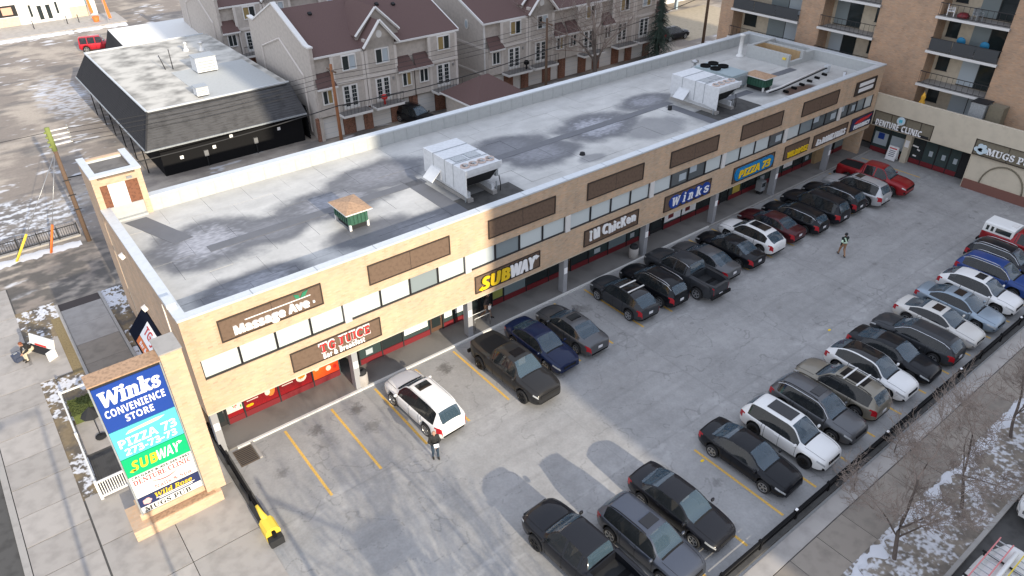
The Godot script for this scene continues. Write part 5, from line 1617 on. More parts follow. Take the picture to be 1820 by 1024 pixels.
	var nb := thing("newspaper_box", "grey newspaper box at the column beside the blue-plated sign", "box", Vector3(51.4, 0.09, -0.9))
	b2(nb, "cabinet", M.galv, -0.3, 0.3, 0.3, 1.1, -0.25, 0.25)
	b2(nb, "window", M.dark_pane, -0.22, 0.22, 0.65, 1.0, 0.25, 0.26)
	b2(nb, "pedestal", M.charcoal, -0.2, 0.2, 0, 0.3, -0.18, 0.18)
	var rl := thing("handrail", "low grey handrail loops by the second column where a woman walks", "handrail", Vector3(23.75, 0.09, -0.75), 0.0)
	for s in 2:
		var rs := mb(true)
		atube(rs, [Vector3(-0.5, 0, 0.4 * s), Vector3(-0.5, 0.8, 0.4 * s), Vector3(0.6, 0.8, 0.4 * s), Vector3(0.6, 0, 0.4 * s)], [0.03, 0.03, 0.03, 0.03], 6)
		obj(rl, "rail", rs, M.steel)
	var sb := thing("sandwich_board", "white sandwich board with printed lines standing before the clinic windows", "sign board", Vector3(65.9, 0.02, 2.15), -PI / 2)
	for s in [-1, 1]:
		var pnl := bx(sb, "panel", M.letter_white, Vector3(0, 0.6, s * 0.16), Vector3(0.85, 1.2, 0.04), Basis(Vector3(1, 0, 0), -s * 0.2))
		if s > 0:
			bx(pnl, "heading", M.letter_red, Vector3(0, 0.42, 0.025), Vector3(0.65, 0.09, 0.01))
			for q in 4:
				bx(pnl, "text_line", M.sign_navy, Vector3(0, 0.22 - 0.15 * q, 0.025), Vector3(0.5, 0.05, 0.01))
	var gr := thing("drain_grate", "brown steel drain grate in the lot at the plaza's near corner", "drain", Vector3(8.9, 0.0, 0.78))
	b2(gr, "plate", mat("rusty_plate", 0.14, 0.11, 0.085, 0.8, 0.2), -0.45, 0.45, 0.004, 0.02, -0.6, 0.6)
	for q in 9:
		b2(gr, "slot", M.charcoal, -0.4, 0.4, 0.02, 0.026, -0.5 + 0.12 * q, -0.46 + 0.12 * q)
	b2(gr, "kerb", M.concrete, 0.47, 0.6, 0.004, 0.1, -0.6, 0.6)
	for p in [[25.7, 14.6, "in the empty stall beside the black sedan"], [39.6, 12.6, "in the lane behind the beige wagon"]]:
		var lf2 := mb()
		aprism(lf2, disc_poly(0.12, 0.07, 7), Vector3(p[0], 0.006, p[1]), Vector3(1, 0, 0), Vector3(0, 0, -1), Vector3(0, 1, 0), 0, 0.012)
		tag(obj(self, "fallen_leaf", lf2, M.letter_yellow), "yellow fallen leaf lying " + p[2], "leaf", "yellow leaves in the lane")

func barrier(called: String, label: String, a: Vector3, b: Vector3, yellow: bool) -> void:
	var t := thing(called, label, "barrier")
	var d := (b - a).normalized()
	var L := (b - a).length()
	var side := Vector3.UP.cross(d).normalized()
	var Bs := Basis(side, Vector3.UP, d)
	bx(t, "sill", M.asphalt, (a + b) / 2 + Vector3(0, 0.07, 0), Vector3(0.42, 0.14, L), Bs)
	for k in 3:
		bx(t, "rail", M.black if k != 1 else M.charcoal, (a + b) / 2 + Vector3(0, 0.30 + 0.14 * k, 0), Vector3(0.10 if k != 1 else 0.05, 0.10, L), Bs)
	var n := int(L / 2.4)
	for k in n + 1:
		var p := a.lerp(b, (k + 0.02) / (n + 0.04))
		bx(t, "post", M.black, p + Vector3(0, 0.33, 0), Vector3(0.16, 0.66, 0.12), Bs)
		if k % 3 == 1 and not yellow:
			bx(t, "reflector", M.letter_white, p + Vector3(0, 0.69, 0), Vector3(0.10, 0.05, 0.12), Bs)
	if yellow:
		# wrapped end: a boxy yellow cover with a leaning tapered tube
		var st := mb()
		aprism(st, [Vector2(-0.30, 0.0), Vector2(0.30, 0.0), Vector2(0.32, 0.55), Vector2(0.22, 0.72), Vector2(0.0, 0.78), Vector2(-0.22, 0.72), Vector2(-0.32, 0.55)], b, side, Vector3.UP, d, -0.95, -0.2)
		obj(t, "yellow_wrap", st, M.yellow_plastic)
		var tb := mb(true)
		atube(tb, [b - d * 0.9 + Vector3(0, 0.62, 0), b - d * 1.25 + Vector3(-0.05, 0.78, 0), b - d * 1.6 + Vector3(-0.08, 0.95, 0)], [0.17, 0.11, 0.07], 8)
		obj(t, "yellow_tube", tb, M.yellow_plastic)
		bx(t, "end_block", M.charcoal, b + Vector3(0, 0.2, 0), Vector3(0.6, 0.4, 0.3), Bs)

# ---------- clinic wing and apartment tower ----------
func wing() -> void:
	var W := thing("clinic_wing", "low cream wing with shop windows across the end of the lot", "building")
	var x := 65.0
	var c = M.cream_stucco
	b2(W, "fascia", c, x, x + 0.3, 4.12, 5.5, -0.3, 30)
	b2(W, "fascia", c, x, x + 0.3, 2.86, 4.12, 5.1, 8.38)
	b2(W, "fascia", c, x, x + 0.3, 2.86, 4.12, -0.3, 0.1)
	b2(W, "fascia", c, x, x + 0.3, 0.0, 4.12, 16.0, 30)
	b2(W, "roof", M.gravel_roof, x + 0.3, 67.9, 4.0, 4.1, -0.3, 30)
	b2(W, "soffit", c, x + 0.02, 66.5, 2.80, 2.86, -0.3, 8.4)
	b2(W, "body", M.room_dark, 67.6, 67.9, 0, 4.0, -0.3, 30)
	for v in [[0.12, 5.08, [0.3, 0.55, 0.8]], [8.40, 15.98, [0.32, 0.64]]]:
		var z0: float = v[0]
		var z1: float = v[1]
		var pn := b2(W, "sign_panel", M.sign_olive, x + 0.06, x + 0.1, 2.86, 4.12, z0, z1)
		bx(pn, "frame", M.frame_brown, Vector3(-0.04, 0.60, 0), Vector3(0.08, 0.06, z1 - z0))
		bx(pn, "frame", M.frame_brown, Vector3(-0.04, -0.60, 0), Vector3(0.08, 0.06, z1 - z0))
		for s in v[2]:
			bx(pn, "seam", M.frame_brown, Vector3(-0.03, 0, lerpf(z0, z1, s) - (z0 + z1) / 2), Vector3(0.03, 1.14, 0.04))
		for e in [-1, 1]:
			bx(pn, "frame", M.frame_brown, Vector3(-0.045, 0, e * (z1 - z0) / 2), Vector3(0.08, 1.26, 0.06))
	# storefront of the clinic
	var zs := [-0.2, 1.3, 2.8, 3.3, 4.3, 5.4, 6.4, 7.3, 8.3]
	for k in zs.size() - 1:
		var a: float = zs[k]
		var b: float = zs[k + 1]
		if k == 2:
			b2(W, "pier", c, 66.0, 66.5, 0, 2.86, a, b)
			bx(W, "pier_notice", M.letter_white, Vector3(65.985, 1.7, (a + b) / 2), Vector3(0.02, 0.6, 0.35))
			continue
		b2(W, "mullion", M.charcoal, 66.46, 66.56, 0.05, 2.8, a - 0.04, a + 0.04)
		if k == 7:
			b2(W, "door", M.charcoal, 66.5, 66.54, 0.05, 2.8, a + 0.04, b - 0.04)
			continue
		b2(W, "base_panel", M.red_panel, 66.46, 66.56, 0.05, 0.45, a + 0.04, b - 0.04)
		var gl := b2(W, "shop_glass", M.shop_glass if k != 3 else M.dark_pane, 66.5, 66.53, 0.45, 2.8, a + 0.04, b - 0.04)
		if k < 2:
			bx(gl, "window_notice", M.curtain, Vector3(-0.02, -0.35, 0), Vector3(0.012, 1.1, (b - a) * 0.8))
			if k == 0:
				bx(gl, "window_notice", M.sign_blue, Vector3(-0.03, -0.1, 0.0), Vector3(0.012, 0.55, 0.55))
		elif k == 3:
			for q in 3:
				bx(gl, "window_notice", M.letter_white, Vector3(-0.02, [-0.1, -0.35, -0.9][q], [-0.2, 0.1, -0.1][q]), Vector3(0.012, 0.12, [0.5, 0.25, 0.3][q]), Basis(Vector3(1, 0, 0), [0.1, 0.3, 0.1][q]))
		else:
			bx(gl, "window_notice", M.curtain, Vector3(-0.02, -0.35, 0.1), Vector3(0.012, 0.45, 0.3))
	# pub front: plain cream wall, brick-red plinth and a round arch moulding
	b2(W, "pub_wall", c, 65.2, 65.5, 0.75, 2.86, 8.40, 16)
	b2(W, "pub_wall", c, 65.16, 66.5, 0, 2.86, 8.34, 8.40)
	b2(W, "plinth", mat("plinth_red", 0.20, 0.09, 0.07, 0.8), 65.12, 65.5, 0, 0.75, 8.40, 16)
	var arch := mb(true)
	var pts := []
	var rad := []
	for k in 17:
		var a := PI * k / 16
		pts.append(Vector3(65.16, 0.75 + 1.75 * sin(a), 11.1 - 1.55 * cos(a)))
		rad.append(0.06)
	atube(arch, pts, rad, 6)
	obj(W, "arch_moulding", arch, M.sign_olive)
	# signs of the wing
	var Fz := Basis(Vector3(0, 0, 1), Vector3(0, 1, 0), Vector3(-1, 0, 0))
	var S := thing("clinic_sign", "white capital letters and a round pale emblem over the clinic windows", "sign")
	letters(S, "lettering", "DENTURE", M.letter_white, Vector3(x, 3.18, 1.42), 2.0, 0.5, Fz, 0.1)
	letters(S, "lettering", "CLINIC", M.letter_white, Vector3(x, 3.18, 3.5), 1.65, 0.5, Fz, 0.1)
	var em := mb()
	aprism(em, disc_poly(0.34, 0.34, 24), Vector3(x, 3.76, 2.45), Vector3(0, 0, 1), Vector3(0, 1, 0), Vector3(-1, 0, 0), 0, 0.08)
	obj(S, "emblem", em, mat("emblem_pale", 0.60, 0.72, 0.78, 0.5))
	em = mb()
	aprism(em, [Vector2(-0.12, 0.16), Vector2(-0.15, -0.02), Vector2(-0.06, -0.18), Vector2(0, -0.05), Vector2(0.06, -0.18), Vector2(0.15, -0.02), Vector2(0.12, 0.16), Vector2(0, 0.12)], Vector3(x - 0.08, 3.76, 2.45), Vector3(0, 0, 1), Vector3(0, 1, 0), Vector3(-1, 0, 0), 0, 0.02)
	obj(S, "tooth_emblem", em, M.sign_cyan)
	b2(S, "backing_strip", M.charcoal, x + 0.001, x + 0.03, 2.9, 3.1, 0.2, 4.9)
	S = thing("pub_sign", "white serif capitals with a frothy mug emblem on the pub front at the right edge", "sign")
	letters(S, "lettering", "MUGS PUB", M.letter_white, Vector3(x, 3.38, 11.15), 3.5, 0.5, Fz, 0.1, "Droid Serif")
	em = mb()
	for p in [[0, 0, 0.28], [-0.3, -0.1, 0.22], [0.3, -0.1, 0.22], [-0.1, 0.2, 0.2], [0.15, 0.18, 0.2], [0, -0.2, 0.3]]:
		aprism(em, disc_poly(p[2] * 1.0, p[2] * 0.85, 14), Vector3(x, 3.45 + p[1], 8.95 + p[0]), Vector3(0, 0, 1), Vector3(0, 1, 0), Vector3(-1, 0, 0), 0, 0.06 + p[0] * 0.02)
	obj(S, "foam_emblem", em, M.emblem_pale)
	# rooftop junk behind the parapet
	var bxs := thing("roof_cabinet", "grey metal cabinet on the wing's roof below the tower balconies", "cabinet")
	b2(bxs, "cabinet", M.galv, 66.6, 67.8, 4.1, 6.2, 6.6, 7.7)
	b2(bxs, "top", M.charcoal, 66.55, 67.85, 6.2, 6.26, 6.55, 7.75)
	b2(bxs, "side_screen", M.sign_olive, 66.9, 67.9, 4.1, 6.15, 7.8, 8.9)

func tower() -> void:
	var T := thing("apartment_tower", "orange brick apartment tower with stacked concrete balconies behind the clinic wing", "building")
	var br = M.orange_brick
	var xf := 68.25
	var xb := 69.9
	var H := 30.0
	var cols := [[-19.6, -18.0], [-10.7, -8.45], [-3.35, 1.55], [6.85, 10.9], [16.2, 19.0]]
	for c in cols:
		b2(T, "brick_pier", br, xf, 84, 0, H, c[0], c[1])
	var bays := [[-18.0, -10.7], [-8.45, -3.35], [1.55, 6.85], [10.9, 16.2]]
	b2(T, "roof", M.gravel_roof, xf, 84, H, H + 0.3, -19.6, 19.0)
	for bi in bays.size():
		var z0: float = bays[bi][0]
		var z1: float = bays[bi][1]
		b2(T, "recess_wall", M.cream_siding, xb, xb + 0.2, 0, H, z0, z1)
		b2(T, "core_wall", br, xb + 0.2, 84, 0, H, z0, z1)
		for f in range(-1, 6):
			var y: float = 5.98 + 2.71 * f     # underside level of the slab edge
			var big: bool = bi == 0
			var sl := b2(T, "balcony", M.concrete, 67.95, xb, y, y + 0.17, z0 - 0.12 if bi != 1 else z0 - 0.1, z1 + 0.1)
			bx(sl, "slab_edge", M.trim_white, Vector3(-0.985, 0.01, 0), Vector3(0.04, 0.2, z1 - z0 + 0.24))
			var o := Vector3((67.95 + xb) / 2, y + 0.085, (z0 + z1) / 2 - (0.01 if bi != 1 else 0.0))
			var yr := y + 0.17
			# railing: rails and balusters, or solid dark panels on one balcony
			var solid := (bi == 2 and f == 1) or (bi == 0 and f == 1)
			for hgt in [1.02, 0.12]:
				bx(sl, "handrail" if hgt > 1 else "bottom_rail", M.dark_metal, Vector3(68.02, yr + hgt, (z0 + z1) / 2) - o, Vector3(0.05, 0.045, z1 - z0 + 0.1))
			for e in [z0 - 0.02, z1 + 0.02]:
				bx(sl, "handrail", M.dark_metal, Vector3(68.15, yr + 1.02, e) - o, Vector3(0.30, 0.045, 0.045))
			if solid:
				for q in 3:
					var a := lerpf(z0, z1, q / 3.0) + 0.03
					var b := lerpf(z0, z1, (q + 1) / 3.0) - 0.03
					bx(sl, "rail_panel", mat("rail_panel", 0.05, 0.055, 0.06, 0.6) if not M.has("rail_panel") else M.rail_panel, Vector3(67.99, yr + 0.56, (a + b) / 2) - o, Vector3(0.02, 0.9, b - a))
			elif not (bi == 2 and f == -1):
				var n := int((z1 - z0) / 0.42)
				for q in n + 1:
					bx(sl, "baluster", M.dark_metal, Vector3(68.02, yr + 0.56, lerpf(z0, z1, float(q) / n)) - o, Vector3(0.02, 0.88, 0.02))
			# window and sliding door on the recess wall
			var yw := yr
			var w0: float = z0 + 0.25
			var wn := b2(T, "window", M.dark_metal, xb - 0.05, xb, yw + 0.85, yw + 0.92, w0, w0 + (1.0 if not big else 1.5))
			bx(wn, "pane", M.dark_pane, Vector3(-0.01, 0.70, 0), Vector3(0.03, 1.34, 0.94 if not big else 1.44))
			if bi == 1:
				wn.position.z = z1 - 0.55
			var d0: float = lerpf(z0, z1, 0.42) if bi != 1 else z0 + 0.3
			var d1: float = z1 - 0.3 if bi != 1 else z0 + 2.9
			var dr := b2(T, "sliding_door", M.dark_metal, xb - 0.06, xb, yw + 0.05, yw + 0.11, d0, d1)
			var mid := 0.0
			var cur: bool = hash(bi * 7 + f * 13) % 3 != 0
			bx(dr, "pane", (M.curtain if cur else M.blind_grey) if f != 1 else M.blind_grey, Vector3(0.0, 1.05, -(d1 - d0) / 4), Vector3(0.03, 2.0, (d1 - d0) / 2 - 0.06))
			bx(dr, "pane", M.dark_pane if hash(bi + f * 5) % 3 else M.curtain, Vector3(-0.01, 1.05, (d1 - d0) / 4), Vector3(0.03, 2.0, (d1 - d0) / 2 - 0.06))
			bx(dr, "frame", M.dark_metal, Vector3(-0.01, 1.05, mid), Vector3(0.06, 2.05, 0.06))
			bx(dr, "frame", M.dark_metal, Vector3(-0.01, 2.08, mid), Vector3(0.06, 0.06, d1 - d0))
	# furniture seen on balconies
	chair("balcony_chair", "white plastic chair on the topmost balcony of the right stack", M.letter_white, Vector3(68.6, 11.57, 2.2), 0.4)
	chair("balcony_chair", "grey wicker armchair on the topmost balcony, right of the red cushion", M.galv, Vector3(68.7, 11.57, 4.2), -0.5)
	var cu := mb(true)
	alathe(cu, Vector3(68.6, 11.57, 3.2), [[0.0, 0], [0.42, 0.05], [0.46, 0.25], [0.3, 0.42], [0.0, 0.45]], 10)
	tag(obj(self, "floor_cushion", cu, M.red_panel), "dark red cushion on the topmost balcony of the right stack", "cushion")
	for p in [[3.6, "blue round chair back showing above the dark railing panels, the left one"], [5.4, "blue round chair back showing above the dark railing panels, the right one"]]:
		var bt := thing("balcony_chair", p[1], "chair", Vector3(68.7, 8.86, p[0]), PI / 2, "blue chairs on the dark balcony")
		var bs := mb(true)
		alathe(bs, Vector3(0, 1.0, 0), [[0.0, -0.04], [0.34, -0.03], [0.36, 0.03], [0.0, 0.04]], 14, Basis(Vector3(1, 0, 0), PI / 2 - 0.25))
		obj(bt, "backrest", bs, M.blue_cloth)
		bs = mb(true)
		alathe(bs, Vector3(0, 0.45, 0.35), [[0.0, -0.03], [0.32, -0.02], [0.32, 0.03], [0.0, 0.04]], 14)
		obj(bt, "seat", bs, M.blue_cloth)
		for q in 4:
			b2(bt, "leg", M.dark_metal, [-0.22, 0.2, -0.22, 0.2][q], [-0.2, 0.22, -0.2, 0.22][q], 0, 0.44, [0.15, 0.15, 0.5, 0.5][q], [0.17, 0.17, 0.52, 0.52][q])
	var gp := mb(true)
	alathe(gp, Vector3(67.2, 4.1, 2.7), [[0.2, 0], [0.24, 0.9], [0.14, 1.1], [0.2, 1.35], [0.0, 1.75]], 9)
	tag(obj(self, "flower_pot_plant", gp, mat("pot_orange", 0.75, 0.40, 0.04, 0.7)), "small orange pot ornament at the lowest balcony behind the cream wall", "ornament")

func chair(called: String, label: String, m: Material, c: Vector3, turn: float) -> void:
	var t := thing(called, label, "chair", c, turn)
	b2(t, "seat", m, -0.27, 0.27, 0.40, 0.45, -0.27, 0.27)
	b2(t, "backrest", m, -0.27, 0.27, 0.45, 0.92, -0.29, -0.24)
	for s in [-1, 1]:
		b2(t, "armrest", m, s * 0.29 - 0.03, s * 0.29 + 0.03, 0.62, 0.66, -0.27, 0.27)
		for z in [-0.24, 0.24]:
			b2(t, "leg", m, s * 0.27 - 0.025, s * 0.27 + 0.025, 0.0, 0.62, z - 0.025, z + 0.025)


# ---------- townhouses ----------
func win(p: Node3D, c: Vector3, w: float, h: float, glass: Material, glass2: Material) -> void:
	# a two-light window facing +z: white frame proud of the wall, panes set back in it
	var fr := bx(p, "window", M.trim_white, c + Vector3(0, -h / 2 - 0.05, 0.05), Vector3(w + 0.2, 0.1, 0.12))
	var o := Vector3(0, h / 2 + 0.05, -0.05)
	bx(fr, "frame", M.trim_white, o + Vector3(0, h / 2 + 0.05, 0.05), Vector3(w + 0.2, 0.1, 0.1))
	for s in [-1, 1]:
		bx(fr, "frame", M.trim_white, o + Vector3(s * (w / 2 + 0.05), 0, 0.05), Vector3(0.1, h, 0.1))
	bx(fr, "frame", M.trim_white, o + Vector3(0, 0, 0.045), Vector3(0.08, h, 0.08))
	bx(fr, "pane", glass, o + Vector3(-w / 4, 0, 0.02), Vector3(w / 2 - 0.05, h, 0.02))
	bx(fr, "pane", glass2, o + Vector3(w / 4, 0, 0.02), Vector3(w / 2 - 0.05, h, 0.02))

func french_door(p: Node3D, c: Vector3, w: float, h: float) -> void:
	var fr := bx(p, "french_door", M.trim_white, c + Vector3(0, 0, 0.02), Vector3(w, h, 0.06))
	for s in [-1, 1]:
		for r in 5:
			for k in 2:
				bx(fr, "pane", M.dark_pane if s > 0 or int(c.x * 3.0) % 3 else M.curtain, Vector3(s * w * 0.24 + (k - 0.5) * w * 0.15, h * 0.38 - h * 0.17 * r, 0.032), Vector3(w * 0.14, h * 0.15, 0.014))
	for s in [-0.1, 0.1]:
		bx(fr, "handle", M.steel, Vector3(s, -0.1, 0.06), Vector3(0.04, 0.12, 0.05))

func roof_slope(p: Node3D, called: String, pts: Array, m: Material, th := 0.12) -> void:
	# a slab: outline pts (counter-clockwise from above), thickened downwards
	var st := mb()
	var n := pts.size()
	var dn := Vector3(0, -th, 0)
	for k in range(1, n - 1):
		t3(st, pts[0], pts[k], pts[k + 1])
		t3(st, pts[0] + dn, pts[k + 1] + dn, pts[k] + dn)
	for k in n:
		var a: Vector3 = pts[k]
		var b: Vector3 = pts[(k + 1) % n]
		q4(st, a + dn, b + dn, b, a)
	obj(p, called, st, m)

func townhouse(label: String, x0: float, units: int, zf: float, depth: float, left_parapet: bool, pitch: float, seed_: int) -> Node3D:
	var T := thing("townhouse_row", label, "building")
	var x1 := x0 + pitch * units
	var zb := zf - depth
	var zr := zf - depth * 0.5
	var ev := 7.75
	var rg := 10.45
	var st := mb()
	# walls with gable ends, one piece
	var gp := [Vector2(-zb, 0), Vector2(-zf, 0), Vector2(-zf, ev), Vector2(-zr, rg - 0.12), Vector2(-zb, ev)]
	gp.reverse()
	aprism(st, gp, Vector3.ZERO, Vector3(0, 0, -1), Vector3(0, 1, 0), Vector3(1, 0, 0), x0, x1)
	obj(T, "wall", st, M.stucco)
	var r := RandomNumberGenerator.new()
	r.seed = seed_
	# main roof
	var ov := 0.35
	var sl := (rg - ev) / (depth * 0.5)
	var rx0 := x0 + (0.3 if left_parapet else -0.3)
	roof_slope(T, "roof", [Vector3(rx0, ev - sl * ov + 0.1, zf + ov), Vector3(x1 + 0.3, ev - sl * ov + 0.1, zf + ov), Vector3(x1 + 0.3, rg + 0.1, zr), Vector3(rx0, rg + 0.1, zr)], M.shingle_brown)
	roof_slope(T, "roof", [Vector3(rx0, rg + 0.1, zr), Vector3(x1 + 0.3, rg + 0.1, zr), Vector3(x1 + 0.3, ev - sl * ov + 0.1, zb - ov), Vector3(rx0, ev - sl * ov + 0.1, zb - ov)], M.shingle_brown)
	b2(T, "eave_trim", M.trim_white, rx0, x1 + 0.3, ev - sl * ov - 0.1, ev - sl * ov + 0.06, zf + ov + 0.003, zf + ov + 0.1)
	# rake boards at the right end (and left when there is no parapet)
	for e in [x1 + 0.305] + ([] if left_parapet else [rx0 - 0.1]):
		var rk := mb()
		var pl := [Vector2(-zf - ov, ev - sl * ov - 0.12), Vector2(-zf - ov, ev - sl * ov + 0.14), Vector2(-zr, rg + 0.15), Vector2(-zb + ov, ev - sl * ov + 0.14), Vector2(-zb + ov, ev - sl * ov - 0.12), Vector2(-zr, rg - 0.1)]
		pl.reverse()
		aprism(rk, pl, Vector3.ZERO, Vector3(0, 0, -1), Vector3(0, 1, 0), Vector3(1, 0, 0), e, e + 0.1)
		obj(T, "rake_trim", rk, M.trim_white)
	# moulding on the left gable
	if left_parapet:
		var pw := mb()
		var outline := [Vector2(-zb + 0.35, 0), Vector2(-zf - 0.35, 0), Vector2(-zf - 0.35, ev + 0.75), Vector2(-zf + 0.5, ev + 0.75), Vector2(-zr, rg + 0.65), Vector2(-zb - 0.9, ev + 0.9), Vector2(-zb + 0.35, ev + 1.0)]
		outline.reverse()
		aprism(pw, outline, Vector3.ZERO, Vector3(0, 0, -1), Vector3(0, 1, 0), Vector3(1, 0, 0), x0 - 0.02, x0 + 0.3)
		obj(T, "parapet_wall", pw, M.stucco)
		var caps := [Vector3(0, ev + 0.75, zf + 0.38), Vector3(0, ev + 0.75, zf - 0.5), Vector3(0, rg + 0.65, zr), Vector3(0, ev + 0.9, zb + 0.9), Vector3(0, ev + 1.0, zb - 0.38)]
		for k in 4:
			var a: Vector3 = caps[k]
			var b: Vector3 = caps[k + 1]
			var ln := (b - a).length()
			bx(T, "parapet_cap", M.trim_white, (a + b) / 2 + Vector3(x0 + 0.14, 0.05, 0), Vector3(0.46, 0.14, ln + 0.08), Basis(Vector3(1, 0, 0), -atan2(b.y - a.y, b.z - a.z) if b.z > a.z else atan2(b.y - a.y, a.z - b.z)))
		var mp := [Vector3(x0 - 0.05, 0.4, zf - 1.6), Vector3(x0 - 0.05, ev - 2.0, zf - 1.6), Vector3(x0 - 0.05, rg - 2.3, zr + 0.6), Vector3(x0 - 0.05, ev - 1.3, zb + 2.2), Vector3(x0 - 0.05, 0.4, zb + 2.2)]
		for k in 4:
			var mt := mb()
			atube(mt, [mp[k], mp[k + 1]], [0.1, 0.1], 4)
			obj(T, "wall_moulding", mt, M.trim_stucco)
	else:
		b2(T, "wall_band", M.trim_stucco, x0 - 0.06, x0, 4.9, 5.15, zb, zf)
		b2(T, "wall_band", M.trim_stucco, x0 - 0.06, x0, 2.2, 2.4, zb, zf)
		b2(T, "corner_trim", M.trim_white, x0 - 0.08, x0 + 0.08, 2.3, ev - 0.1, zf - 0.02, zf + 0.08)
		var ov2 := mb()
		aprism(ov2, disc_poly(0.32, 0.5, 20), Vector3(x0 - 0.02, 7.0, zf - 3.0), Vector3(0, 0, 1), Vector3(0, 1, 0), Vector3(-1, 0, 0), 0, 0.06)
		var oval := obj(T, "oval_window", ov2, M.trim_white)
		ov2 = mb()
		aprism(ov2, disc_poly(0.22, 0.38, 20), Vector3(x0 - 0.085, 7.0, zf - 3.0), Vector3(0, 0, 1), Vector3(0, 1, 0), Vector3(-1, 0, 0), 0, 0.02)
		obj(oval, "pane", ov2, M.curtain)
	# fronts
	for u in units:
		var a := x0 + pitch * u
		var gable := u % 3 == 1
		# bump-out with the top-floor window (right two thirds), small window bay at its left or right
		var flip := u % 3 == 1
		var b0 := a + (1.85 if not flip else 0.15)
		var b1 := b0 + pitch - 2.05
		var zz := zf + 0.55
		b2(T, "bay_wall", M.stucco, b0, b1, 2.35, ev - 0.25 + (0.9 if gable else 0.0), zf, zz)
		for e in [b0, b1]:
			b2(T, "bay_trim", M.trim_stucco, e - 0.14, e + 0.14, 2.4, ev - 0.3, zz - 0.1, zz + 0.05)
		b2(T, "floor_band", M.trim_stucco, b0 - 0.14, b1 + 0.14, 4.95, 5.2, zz, zz + 0.09)
		var bc := (b0 + b1) / 2
		var gl := [M.dark_pane, M.curtain, M.curtain_warm, M.dark_pane]
		var gi := r.randi() % 3
		win(T, Vector3(bc + 0.1, 6.75, zz), 1.25, 1.2, gl[gi], gl[(gi + 1) % 4])
		if gable:
			var gs := mb()
			aprism(gs, [Vector2(b0, ev - 0.3), Vector2(b1, ev - 0.3), Vector2(b1, ev + 0.3), Vector2(bc, ev + 2.0), Vector2(b0, ev + 0.3)], Vector3.ZERO, Vector3(1, 0, 0), Vector3(0, 1, 0), Vector3(0, 0, 1), zf - 3.0, zz)
			obj(T, "gable_wall", gs, M.stucco)
			for s in [-1, 1]:
				var e0 := Vector3(bc + s * ((b1 - b0) / 2 + 0.35), ev + 0.0, 0)
				var pk := Vector3(bc, ev + 2.2, 0)
				var q := [Vector3(e0.x, e0.y, zz + 0.3), Vector3(pk.x, pk.y, zz + 0.3), Vector3(pk.x, pk.y, zf - 4.6), Vector3(e0.x, e0.y, zf - 2.0)]
				if s > 0:
					q.reverse()
				roof_slope(T, "gable_roof", q, M.shingle_brown, 0.1)
				var bb := mb()
				atube(bb, [Vector3(e0.x, e0.y, zz + 0.36), Vector3(pk.x, pk.y, zz + 0.36)], [0.15, 0.15], 4)
				obj(T, "barge_board", bb, M.trim_white)
			var rd := mb()
			aprism(rd, disc_poly(0.3, 0.34, 18), Vector3(bc, ev + 0.95, zz), Vector3(1, 0, 0), Vector3(0, 1, 0), Vector3(0, 0, 1), 0, 0.05)
			obj(T, "round_vent", rd, M.trim_white)
			# the second, larger gable behind
			for s in [-1, 1]:
				var e1 := Vector3(bc + 0.5 + s * 2.3, ev + 0.75, 0)
				var p1 := Vector3(bc + 0.5, ev + 3.0, 0)
				var q2 := [Vector3(e1.x, e1.y, zf - 0.6), Vector3(p1.x, p1.y, zf - 0.6), Vector3(p1.x, p1.y, zf - 6.2), Vector3(e1.x, e1.y, zf - 3.4)]
				if s > 0:
					q2.reverse()
				roof_slope(T, "gable_roof", q2, M.shingle_brown, 0.1)
				var b3 := mb()
				atube(b3, [Vector3(e1.x, e1.y, zf - 0.55), Vector3(p1.x, p1.y, zf - 0.55)], [0.13, 0.13], 4)
				obj(T, "barge_board", b3, M.trim_white)
			var g3 := mb()
			aprism(g3, [Vector2(bc - 1.7, ev + 0.2), Vector2(bc + 2.7, ev + 0.2), Vector2(bc + 2.7, ev + 0.8), Vector2(bc + 0.5, ev + 2.85), Vector2(bc - 1.7, ev + 0.8)], Vector3.ZERO, Vector3(1, 0, 0), Vector3(0, 1, 0), Vector3(0, 0, 1), zf - 3.2, zf - 0.7)
			obj(T, "gable_wall", g3, M.stucco_dark)
		# small window and its little pent roof
		var sx := a + (0.98 if not flip else pitch - 0.95)
		win(T, Vector3(sx, 4.1, zf + 0.62), 0.85, 1.15, M.dark_pane, gl[(gi + 2) % 4])
		b2(T, "bay_wall", M.stucco, sx - 0.95, sx + 0.85, 2.35, 5.05, zf, zf + 0.6)
		roof_slope(T, "pent_roof", [Vector3(sx - 1.0, 5.05, zf + 1.0), Vector3(sx + 0.95, 5.05, zf + 1.0), Vector3(sx + 0.7, 6.15, zf + 0.02), Vector3(sx - 0.75, 6.15, zf + 0.02)], M.shingle_brown, 0.1)
		b2(T, "pent_trim", M.trim_white, sx - 1.02, sx + 0.97, 4.88, 5.04, zf + 0.96, zf + 1.05)
		# french door, balcony, rails
		french_door(T, Vector3(bc - 0.1, 3.65, zz), 1.55, 2.2)
		var bl := b2(T, "balcony", M.trim_white, b0 - 0.1, b1 - 0.15, 2.2, 2.42, zz, zz + 1.25)
		var o := bl.position
		bx(bl, "deck", M.asphalt_old, Vector3(0, 0.12, 0), Vector3(b1 - b0 - 0.15, 0.02, 1.2))
		bx(bl, "handrail", M.dark_metal, Vector3((b0 + b1) / 2 - 0.12, 3.42, zz + 1.2) - o, Vector3(b1 - b0 - 0.05, 0.045, 0.045))
		for q in 9:
			bx(bl, "baluster", M.dark_metal, Vector3(lerpf(b0 - 0.05, b1 - 0.2, q / 8.0), 2.92, zz + 1.2) - o, Vector3(0.022, 1.0, 0.022))
